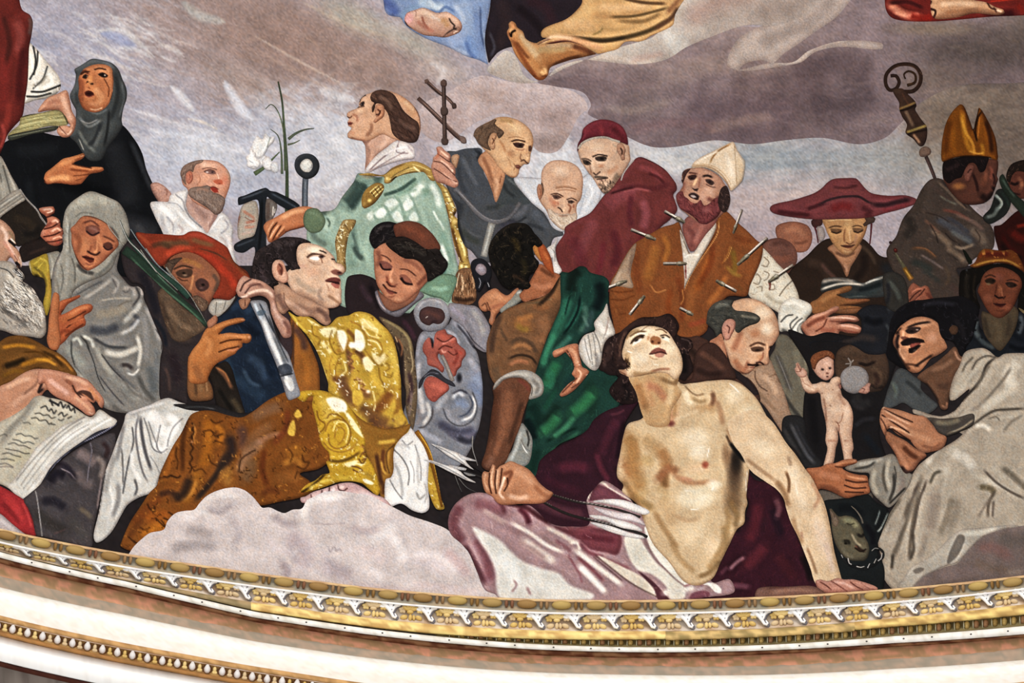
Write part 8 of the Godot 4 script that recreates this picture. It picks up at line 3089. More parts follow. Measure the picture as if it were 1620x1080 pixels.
func paint_mid_right() -> void:
	draw("""
! painted_person | dim bearded friar in near-black behind the naked child and its globe | painted person
@ 1220 540 6.75
#dark_habit 1f1d1f 180,-120 420,-60 600,-100 900,-60 1100,-160 1300,-200 1340,200 1280,400 1240,640 1180,800 1160,1000 1220,1200 1300,1400 1100,1500 700,1480 500,1300 380,1180 340,900 350,600 400,300
s 2c2b2c 110 .7 900,560 960,660 1060,640
s 171619 120 .8 420,600 460,900 480,1100
s 2e2e34 60 .5 900,900 980,840 1100,820
s 302e30 60 .5 860,620 920,700 1000,720
s 1a2028 90 .7 1000,1000 1080,1100 1160,1200
#face 4a392e 700,120 760,60 900,20 1050,20 1180,80 1240,180 1260,320 1240,440 1180,520 1080,540 960,540 820,540 720,440 680,280
v 90 2a2220 .6 5c4838 .3
s 584436 90 .6 760,120 900,80 1020,120
s 5a4636 70 .6 1080,280 1160,360 1140,460
s 2c211e 40 .8 940,230 1020,250 1100,220
s 3a2824 60 .7 1100,330 1140,400 1120,480
s 2e2422 40 .7 1060,460 1120,500 1200,480
h 2a1e1c 8 .7 940,240 1020,255 1110,215
c 6a5442 5 .25 50 50 60 60
c 241c1a 5 .3 50 50 60 60
@ 1240 400 6.75
#dark_ground 22242a 780,640 900,560 1060,560 1200,640 1240,720 1160,800 1120,900 1100,1060 900,1080 760,1000 640,960 300,960 280,1040 280,950 500,940 740,900 820,840 820,700
s 14161c 90 .8 860,700 960,740 1060,720
s 363a3c 40 .6 1090,760 1130,840 1110,940
s 3a302c 90 .6 620,960 800,900 980,920
s 33363a 60 .7 1060,420 1110,500 1130,620
#dark_sleeve 34322f 1060,240 1140,200 1260,240 1310,330 1330,460 1330,600 1240,640 1120,600 1080,520
s 454a46 60 .7 1120,300 1200,400 1240,500
s 26262c 50 .7 1110,320 1120,440 1100,540
@ 1080 420 5.4
! painted_person | bald man in brown with grey side hair bending his head down below the bishop's sleeve | painted person
#brown_habit 4a332c -40,620 60,610 130,600 230,650 300,720 380,820 480,930 560,960 640,1060 660,1160 560,1130 420,1040 260,990 0,1010 -60,1000
v 40 2e201c .4 5e4438 .3
s 5e4236 60 .7 120,760 220,840 340,920
s 33241f 60 .7 40,700 120,780 100,880
s 6a4a40 50 .6 240,680 300,760 360,840
s 2e201d 40 .8 380,780 460,920 560,1030
s 5a3a34 60 .6 80,960 240,940 360,980
c 7a5a48 5 .25 40 50 40 30
#hood_edge 30282a 370,740 400,800 470,900 560,970 640,1070 650,1100 600,1100 520,1010 430,940 380,860
#head c49a7c 420,320 480,290 560,278 640,295 720,340 780,400 810,470 822,540 822,590 790,650 760,690 740,720 735,760 740,810 735,840 700,850 660,845 620,860 600,890 560,920 520,925 470,900 420,860 390,780 370,720 350,640 400,560 440,480
v 60 8a5844 .4 dab89c .3
o e0c8ae .9 680,400 120,90
o e6d4bc .8 720,540 80,80
o d8b090 .7 600,340 110,50
o c89070 .7 480,680 80,110
o b87450 .6 620,580 60,60
o c08258 .6 660,780 50,40
s 9a5a40 60 .5 500,560 470,640 430,720
s b06c4c 60 .6 440,800 480,860 540,900
s 8a4c38 40 .5 560,820 540,880
s 6a4434 22 .8 570,690 640,660 710,680
f 5a3c30 .8 12 580,705 630,690 690,700 695,722 640,738 590,728
o 1a1416 .6 640,722 34,14
s 3c2a26 22 .9 740,700 770,690 800,670
o 2c2220 .9 755,740 26,34
s d8a480 20 .7 720,660 725,730 720,790
s a05c44 20 .6 690,740 680,790 650,820
h 4a2820 10 .8 630,830 665,825 690,845
o d09a78 .7 715,825 24,22
h 3c2220 12 .9 560,845 600,850 640,845
s 9a5c4c 16 .7 570,870 610,870
s 7a4c3a 16 .6 480,900 540,925 590,900
h 6a4434 7 .6 560,930 500,910
s b88a70 12 .5 640,610 720,640 800,620
>hair 44443f 205,460 215,390 260,330 330,295 400,290 440,300 420,340 450,380 540,390 620,410 665,450 640,490 580,510 520,540 480,575 450,560 440,480 420,455 380,460 350,510 330,570 290,610 270,560 230,520 200,490
v 30 2a2a28 .5 6a6a62 .4
c 26282a 6 .4 60 60 20 60
c 8a8a80 5 .35 50 50 20 60
s 6a6a62 40 .5 280,360 340,330 390,340
s 7c7466 30 .5 500,430 580,440 630,450
>ear c08a78 335,540 350,490 380,460 420,455 450,480 445,540 420,590 400,630 370,640 345,600
v 18 7a4438 .6 e0b4a0 .5
s 6a3830 12 .7 375,510 400,530 390,580
#neck a87258 230,650 290,610 330,580 350,640 370,720 380,800 340,760 280,710
x
s b88468 30 .6 290,640 330,690 360,750
s 7c4a3c 16 .7 360,640 375,740 400,820
! painted_person | small naked child standing on an open hand, blessing with one raised arm | painted person
@ 1220 540 6.75
#body c9a68e 480,450 540,430 620,440 640,400 690,375 735,385 745,440 720,470 740,510 760,580 820,640 860,720 875,800 870,900 860,1000 870,1060 880,1140 860,1200 870,1260 880,1320 850,1290 790,1290 770,1200 745,1080 720,960 710,940 715,1050 690,1140 680,1220 660,1300 600,1340 560,1340 580,1240 600,1140 580,1060 590,940 580,850 560,760 540,680 530,600 525,560 500,540 470,555 400,555 350,520 320,440 310,380 345,360 380,350 400,400 440,455
v 60 8c6250 .5 e2c6ae .4
o dcc0a8 .7 620,600 70,90
o dcbea6 .7 680,720 90,90
o dabaa2 .7 800,760 60,140
o d8b69c .7 640,960 50,110
s a07460 26 .6 560,600 580,720 590,860
s a87c66 40 .5 720,560 760,640 800,680
s a06c54 12 .7 680,850 720,870 745,850 770,760
s 9a5e4a 12 .8 700,860 725,900 725,960
s b8846c 30 .6 720,960 740,1050 760,1140
s b0785f 30 .5 600,1060 650,1060 690,1060
s b0785f 24 .5 780,1060 830,1060
o 8a5a48 .7 545,552 12,12
o 8a5a48 .6 660,515 10,10
o 9a6850 .7 632,685 14,16
s d8b8a0 26 .7 350,430 400,500 460,520
s b07a64 12 .6 330,390 360,450 420,480
h 8a5c4c 6 .6 310,400 340,500 400,552 490,548
>raised_hand c89c88 260,330 250,290 265,270 260,235 285,222 305,245 325,285 345,280 365,300 385,330 375,370 330,385 290,370
v 16 8c5a4c .5 e0bca8 .4
h 8a5444 6 .7 280,240 300,290 310,310
h 8a5444 6 .7 320,290 310,320 270,320
>head c89c88 440,290 450,240 480,190 560,160 630,165 665,200 668,280 670,340 640,390 590,415 540,400 490,360 460,320
v 40 8f6254 .5 dfbdaa .4
o d8ac98 .8 590,230 50,50
o d8a090 .6 520,370 30,24
o 4a3838 .9 548,298 26,20
o 4a3838 .9 628,285 24,20
o 1c1818 .8 550,300 12,10
o 1c1818 .8 625,287 11,10
o 7a4840 .9 600,340 24,16
o 3a2020 .9 600,375 20,14
s dcb8a4 10 .6 590,270 595,320
o b07864 .6 450,310 24,26
>hair 7a4a30 430,250 420,190 450,140 510,110 580,95 640,110 675,150 680,190 650,190 610,160 560,180 510,210 480,260 470,300 440,290
v 20 4a2a1c .5 a06a44 .4
c b0805a 5 .4 26 30 60 60
c 4a2c1e 5 .4 20 30 60 60
! painted_globe | grey globe with a little cross on top, held up by the naked child | painted globe
#globe 8a8686 740,400 750,340 790,290 850,262 920,262 985,285 1030,340 1042,410 1020,480 970,530 900,555 830,545 770,500
v 60 6a6464 .5 a8a4a2 .5
k aeaaa8 5 .35 40 10 40 60 890,380 120,120
k 6a6666 5 .3 40 10 40 60 890,440 120,100
>cross:18:14 a09890 840,270 850,235 845,215 820,175
>cross:16:14 a89f96 855,225 880,195
>cross:14:12 a09890 845,235 790,240
#child_hand b88c7c 930,540 960,500 1000,470 1040,440 1065,450 1050,490 1055,530 1010,560 980,555
v 14 7a4a40 .5 d0a898 .4
h 6a4038 6 .7 970,500 1000,510 980,540
#child_fingers a87060 720,450 745,460 750,500 735,510 720,480
! painted_person | mustachioed dark-haired man in a cream habit, face tilted up, hands pressed together in prayer | painted person
@ 1380 520 6.75
m .95
#collar_shadow 4e5254 120,860 150,700 200,560 260,440 330,420 440,500 520,560 520,640 620,740 700,820 560,920 440,860 330,790 240,830
s 5c6664 50 .7 200,560 260,640 240,740
s 383c3e 50 .7 360,560 440,620 520,700
s 6a6a50 30 .4 220,600 250,680
#neck 6a4c3a 480,520 560,440 680,360 800,260 880,190 940,260 1010,330 960,420 900,480 860,640 820,740 800,860 740,860 700,780 620,640 560,580
v 50 3a2a24 .5 8c6a54 .4
s 8a6650 70 .7 640,440 760,400 860,330
s 5a4034 70 .7 700,600 780,620 820,560
s 40302a 50 .8 560,580 640,680 700,780
s 9a7460 30 .7 880,240 920,320 980,340
s a87a60 30 .6 740,820 790,840 800,780
#face b07a5a 220,120 240,60 290,-20 340,-60 420,-110 520,-130 620,-110 700,-60 740,20 760,100 800,200 760,240 700,280 620,320 560,400 500,460 440,470 380,440 330,360 290,290 260,220 230,180
v 60 5a3a2c .5 d0a080 .35 -60
o c89474 .8 560,-60 110,60
o cc967a .8 640,90 90,90
o c49070 .7 340,300 50,90
o b8846a .6 440,30 60,40
s 3a2a26 30 .9 370,-10 470,-50 580,-70 620,-70
f 3a2c2c .9 10 350,20 430,-20 520,-10 490,30 420,55 370,45
o c8b0a4 .8 480,10 24,12
o 1a1216 .8 420,25 30,14
s 4a3028 20 .7 250,60 290,10 310,-10
o 3a2824 .8 270,40 30,24
s d89878 30 .8 330,20 330,70 330,100
f 6a3c30 .8 10 300,90 350,80 410,110 400,140 330,120
o 3a2020 .8 380,110 20,14
f 2a1e20 .95 10 300,150 350,110 420,95 480,100 550,120 560,145 480,150 420,170 360,180 320,180
s 33262a 40 .9 280,60 260,140 275,210
f 7a3c34 .9 8 400,170 460,150 520,150 480,190 420,210
f 241a1c .95 10 390,210 430,200 490,170 520,175 470,230 420,262 390,255
o 6a6058 .7 450,230 30,14 -30
s a86c50 30 .7 500,210 480,260 430,290
s 5c3a2c 30 .7 340,380 420,380 500,400
s 3a2824 30 .8 460,400 560,330 640,280
s 5a3a2c 40 .7 300,300 340,380 400,430
s d8a684 30 .6 290,200 300,260 340,330
#hair 17161a 150,260 170,120 180,0 200,-100 260,-200 340,-260 430,-300 540,-310 680,-330 820,-340 940,-350 1060,-300 1140,-220 1120,-100 1090,20 1060,120 1000,200 1010,290 940,290 900,200 860,140 820,120 760,110 720,40 700,-60 640,-120 520,-140 420,-120 340,-70 290,-20 240,60 220,140 240,220 280,300 330,380 380,440 320,420 220,360 170,320
v 30 0c0c10 .4 2c2a2e .4
s 2c2c34 60 .5 560,-260 720,-280 880,-260
s 262226 60 .5 880,-100 960,0 980,100
c 34323a 6 .4 60 60 30 90 .5
>ear 503a2c 820,10 860,-40 910,-20 915,30 890,60 850,60
v 14 4a3226 .5 a07a58 .4
#habit aea292 980,260 1050,220 1180,205 1240,230 1340,305 1400,270 1500,258 1640,260 1800,270! 1800,2800! 1640,2800 1480,2790 1300,2810 1100,2830 820,2850 720,2838 257,2800 115,2646 108,2484 61,2261 142,2045 297,1795 472,1485 600,1370 720,1290 900,1180 1010,1080 960,1120 900,1080 760,1060 680,1080 620,1000 560,940 440,900 430,860 520,880 640,920 760,930 880,870 960,780 1040,640 880,760 830,760 830,650 880,490 930,400
s b8ad9c 90 .8 1000,480 920,620 860,780
s 6e6458 24 .8 960,460 1000,380 1080,300
s 5a5048 20 .8 1060,440 1120,340 1220,290 1300,300
s bcb2a2 50 .8 1180,330 1120,420 1020,540 940,680
s 4a423c 34 .9 1320,300 1220,390 1170,520 1080,640 960,760 860,870 740,920
s 7a7064 40 .7 1260,380 1180,500 1100,640
s b4a898 60 .8 1300,420 1200,580 1100,760 960,940
s d2c8b8 150 .9 1560,340 1460,480 1500,640
s 857a6e 40 .7 1480,420 1400,540 1280,680 1160,820
s 988c80 50 .7 1200,760 1120,840 1060,860
s c6bcac 110 .9 1480,640 1340,740 1180,860
s 5c5248 30 .8 1620,850 1460,860 1320,870 1200,930 1080,1020 960,1090
s bcb2a2 60 .8 1600,940 1440,940 1300,960
s 7a7064 20 .7 1240,960 1320,940 1360,980
s 8a8074 40 .7 1600,920 1480,1000 1400,1100
s b7ad9b 60 .7 1100,940 960,1040 880,1090
s 7e7668 70 .7 860,960 740,1000 660,980
s 9a8e80 30 .6 980,860 880,960 800,1000
s d6cdbe 60 .9 1100,1040 1180,1030 1260,1080
@ 1240 660 5.4
s b1a594 90 .8 1240,300 1400,260 1560,240
s d0c7b8 70 .9 1320,260 1260,320 1220,400
s bdb3a4 90 .9 1380,420 1400,560 1360,700
s d2cabd 100 .9 1440,300 1560,360 1620,440
s 9a8c80 120 .8 1300,640 1280,800 1240,960
s 867a6c 50 .8 1180,500 1120,700 1060,860 1000,1000
s 6a5c54 34 .85 1150,560 1080,720 1030,880 980,1040
s 64564e 26 .85 1220,540 1150,740 1120,900 1090,1040
s aca090 40 .7 1100,640 1040,760 960,920
s b4a898 40 .7 1200,640 1170,800 1150,940
s 8f8375 120 .7 1480,700 1440,840 1400,940
s a39789 60 .7 880,1000 940,860 1000,760
s 7c7466 30 .7 840,960 920,820 1000,700
s 5a5448 30 .7 1250,560 1290,480 1340,460
@ 1320 740 5.4
s b0a494 60 .7 1000,60 960,200 920,400
s 8c8070 60 .7 1000,260 960,420 900,560
s 746850 60 .8 1240,160 1340,180 1370,220
s 6a5c50 30 .8 1370,200 1320,300 1310,420
s 8a7c70 30 .7 1230,420 1290,320 1340,250
s 6a5c54 24 .7 1360,280 1350,420
s c0b6a6 60 .9 1180,60 1300,100 1440,160 1560,250
s 6a5e56 26 .8 1280,20 1380,120 1500,200 1620,260
s b8ae9e 60 .8 1360,0 1480,110 1600,200
s 7c7264 60 .8 1440,0 1540,80 1640,180
s 756a5e 60 .8 650,280 600,440 560,600 500,760
s 6e6256 40 .8 730,220 680,420 650,640 640,780
s 584e44 30 .8 500,740 490,860
s 5a5048 34 .8 670,560 680,680 650,780
s a89c8e 50 .8 600,420 520,600 440,760
s b0a496 50 .7 700,600 720,720 780,800
s 9a8e82 60 .7 780,560 760,680 720,760
s a29688 40 .7 440,900 520,960 560,1000
s b4a99b 30 .7 370,620 420,580 460,500
c c4baaa 5 .25 120 60 100 40
c 6e6258 5 .25 120 60 100 40
@ 1240 660 5.4
#sleeve 4e4844 1190,10 1260,0 1340,10 1480,0 1620,-30 1620,60 1540,110 1430,150 1390,160 1320,130 1270,60
v 26 34302c .4 746a5c .5
s 6e6656 50 .8 1300,40 1400,50 1500,20
s 857a66 20 .7 1400,140 1520,90 1620,20
s 33302c 14 .8 1320,130 1390,160 1480,130 1620,70
#sleeve_lining 6a625a 280,640 340,620 480,660 560,690 700,660 740,640 760,690 560,700 400,720 320,740
#white_sleeve 8c867c 520,430 640,370 740,350 830,340 920,310 960,340 1000,420 1060,470 1100,490 1060,600 980,700 900,770 830,720 760,650 725,560 730,480 640,470 540,450
s a8a296 40 .8 640,400 760,380 840,350
s 55524e 24 .8 600,440 720,420 780,380
s aaa292 50 .8 780,450 760,540 800,660
s 6a6258 30 .8 860,400 850,520 880,640
s b0a898 40 .7 900,360 880,480 900,600
s 4a4642 30 .8 940,480 940,600 900,720
s 8a7c74 50 .7 1000,500 1020,560 980,640
h 4a4644 7 .7 945,420 960,500 940,640
s 3a3634 20 .8 900,740 960,680 1040,600
#forearm a06c50 880,120 960,160 1040,200 1120,260 1200,300 1220,330 1160,380 1120,440 1080,470 1040,480 1000,430 960,330 920,260 870,180
v 50 5c3a30 .5 bc8a6c .4
s b07c60 40 .7 930,230 1000,330 1060,430
s 6a3c28 50 .8 1020,250 1080,310 1140,350
s 3a2828 40 .8 1000,420 1050,470 1100,470
#hands b07a5c 820,0 830,-60 850,-90 900,-80 1000,-60 1120,-20 1200,-10 1270,60 1320,130 1390,170 1360,260 1280,290 1190,300 1120,250 1080,200 980,150 900,90 880,110 870,160 840,110 820,40
v 40 6a4434 .5 d0a080 .4
s c08c6c 60 .7 1060,120 1160,160 1260,200
s cc9c7c 22 .8 930,85 1010,110 1090,150
h 4a2c24 9 .8 840,-20 960,60 1070,130
h 4a2c24 9 .8 900,80 960,120 1080,200
h 4a2c24 8 .8 860,-70 960,-20 1100,40
s d0a084 20 .7 860,-60 980,10 1080,60
s d0a084 20 .7 860,0 960,40 1060,100
o dcb89c .8 915,85 26,14
o e0c4a8 .8 850,-85 20,14
s 8f5c44 30 .6 1180,240 1280,260 1340,220
h 5a382e 8 .7 880,110 860,60 830,10
s 3a2424 30 .8 900,110 940,160 960,220
""")
	draw("""
! painted_person | hidden figure whose brown hand supports the standing child from below | painted person
@ 1240 660 5.4
#dark_sleeve 2a2a2c 0,0 160,0 200,180 280,320 330,390 300,430 210,440 170,420 100,280 0,200
s 4a4a4e 40 .7 60,60 120,180 200,320 260,390
s 34343a 30 .7 100,60 180,220 260,340
s 3c3a3a 40 .6 0,100 60,200 140,330
#hand a06444 190,440 260,430 320,420 370,395 440,390 500,365 560,355 620,360 630,380 600,400 540,415 500,435 560,470 640,490 710,500 722,560 735,640 690,660 620,670 540,690 480,670 400,630 320,610 290,620 250,540 210,500
v 50 6a3c28 .5 bc8060 .4 -80
s b4785a 70 .7 300,480 400,500 480,520
s b8805e 30 .7 440,400 520,380 600,375
h 4a261c 9 .8 530,535 620,555 710,550
h 4a261c 9 .8 520,580 600,605 700,600
h 4a261c 9 .8 525,635 610,640 680,640
h 5a2e20 8 .7 440,420 520,425 600,400
s 7c4a34 50 .6 300,590 400,600 480,650
s c48c6c 20 .6 540,500 620,520 700,530
o d0a488 .7 605,370 18,10
! painted_creature | grey horned imp with cat-like ears crouching at the foot of the cream habit | painted creature
@ 1140 700 5.4
#dark_ground 1e2224 880,500 1000,480 1120,470 1260,440 1320,500 1420,560 1440,600 1380,760 1340,900 1400,1080 1380,1260 1300,1320 1180,1320 1010,1240 1000,1040 960,860 930,660 900,560
s 2c3436 60 .6 1100,1180 1200,1220 1300,1240
s 14181c 90 .8 1000,560 1120,560 1200,620
s 16161c 60 .8 1240,700 1300,800 1300,880
s 6a7270 14 .7 1320,700 1350,620 1360,580
s 7a827c 14 .7 1350,760 1390,690 1430,600
s 8c908a 10 .8 1340,760 1380,720
s 4a5654 30 .7 1040,1280 1120,1220 1220,1240
s 5c6864 16 .7 1060,1290 1140,1235 1240,1250 1300,1300
#head 5c5646 940,560 970,590 1010,630 1070,622 1140,640 1190,690 1215,740 1230,800 1260,860 1270,930 1240,1000 1180,1010 1100,1000 1040,960 1000,900 970,830 950,740 945,640
v 40 2e2c26 .6 7c7660 .5
s 7c7a60 60 .8 1050,660 1120,670 1170,720
s 8a7e68 24 .7 1120,780 1160,850 1200,880
s 2c2824 30 .8 1170,780 1200,800 1230,780
s 2c2a24 30 .8 1050,840 1090,840 1100,870
o 16140f .9 1070,860 22,16
s 3a2620 26 .8 1160,880 1190,910 1230,930
h 2a1c18 9 .8 1150,900 1200,930 1240,910
s 6a6454 40 .6 1040,900 1080,960 1140,980
h 2c2a20 6 .6 1080,690 1110,700 1140,690
s 7a4a3c 14 .6 1150,880 1170,895
>ear 7a6a5a 930,560 950,580 985,620 1010,660 990,720 960,700 945,640
s 9a8070 10 .6 950,590 985,650
>horn:16:6 7a7468 1215,690 1200,640 1160,580 1115,540
s a09a8c 5 .7 1205,650 1160,585 1120,545
>horn:10:5 6a5c4c 975,640 960,600 935,565
! painted_chain | dark iron chain with bright glints round the imp's neck | painted chain
#link:22:22 26282a 1030,950 1040,985 1070,1020 1100,1040
#link:24:24 1c1e20 1080,990 1100,1040 1150,1060 1190,1050
#link:24:24 232527 1150,1060 1200,1075 1260,1070 1290,1040
#link:24:24 1e2022 1260,1060 1320,1040 1350,1000 1340,970
#link:22:22 2a2c2c 1290,920 1340,900 1385,930 1385,980 1340,1010
#glint:8:6 c8cac6 1030,955 1045,985
#glint:10:8 dcdcd8 1088,985 1100,1030 1120,1040
#glint:9:7 d0d2ce 1160,1055 1200,1065 1230,1055
#glint:9:7 d8d8d4 1255,1070 1275,1030
#glint:8:6 c4c6c2 1310,1030 1330,990
#glint:9:7 d4d4d0 1345,1010 1370,990 1380,940
#glint:7:5 b4b8b4 1290,925 1320,900 1350,905
""")


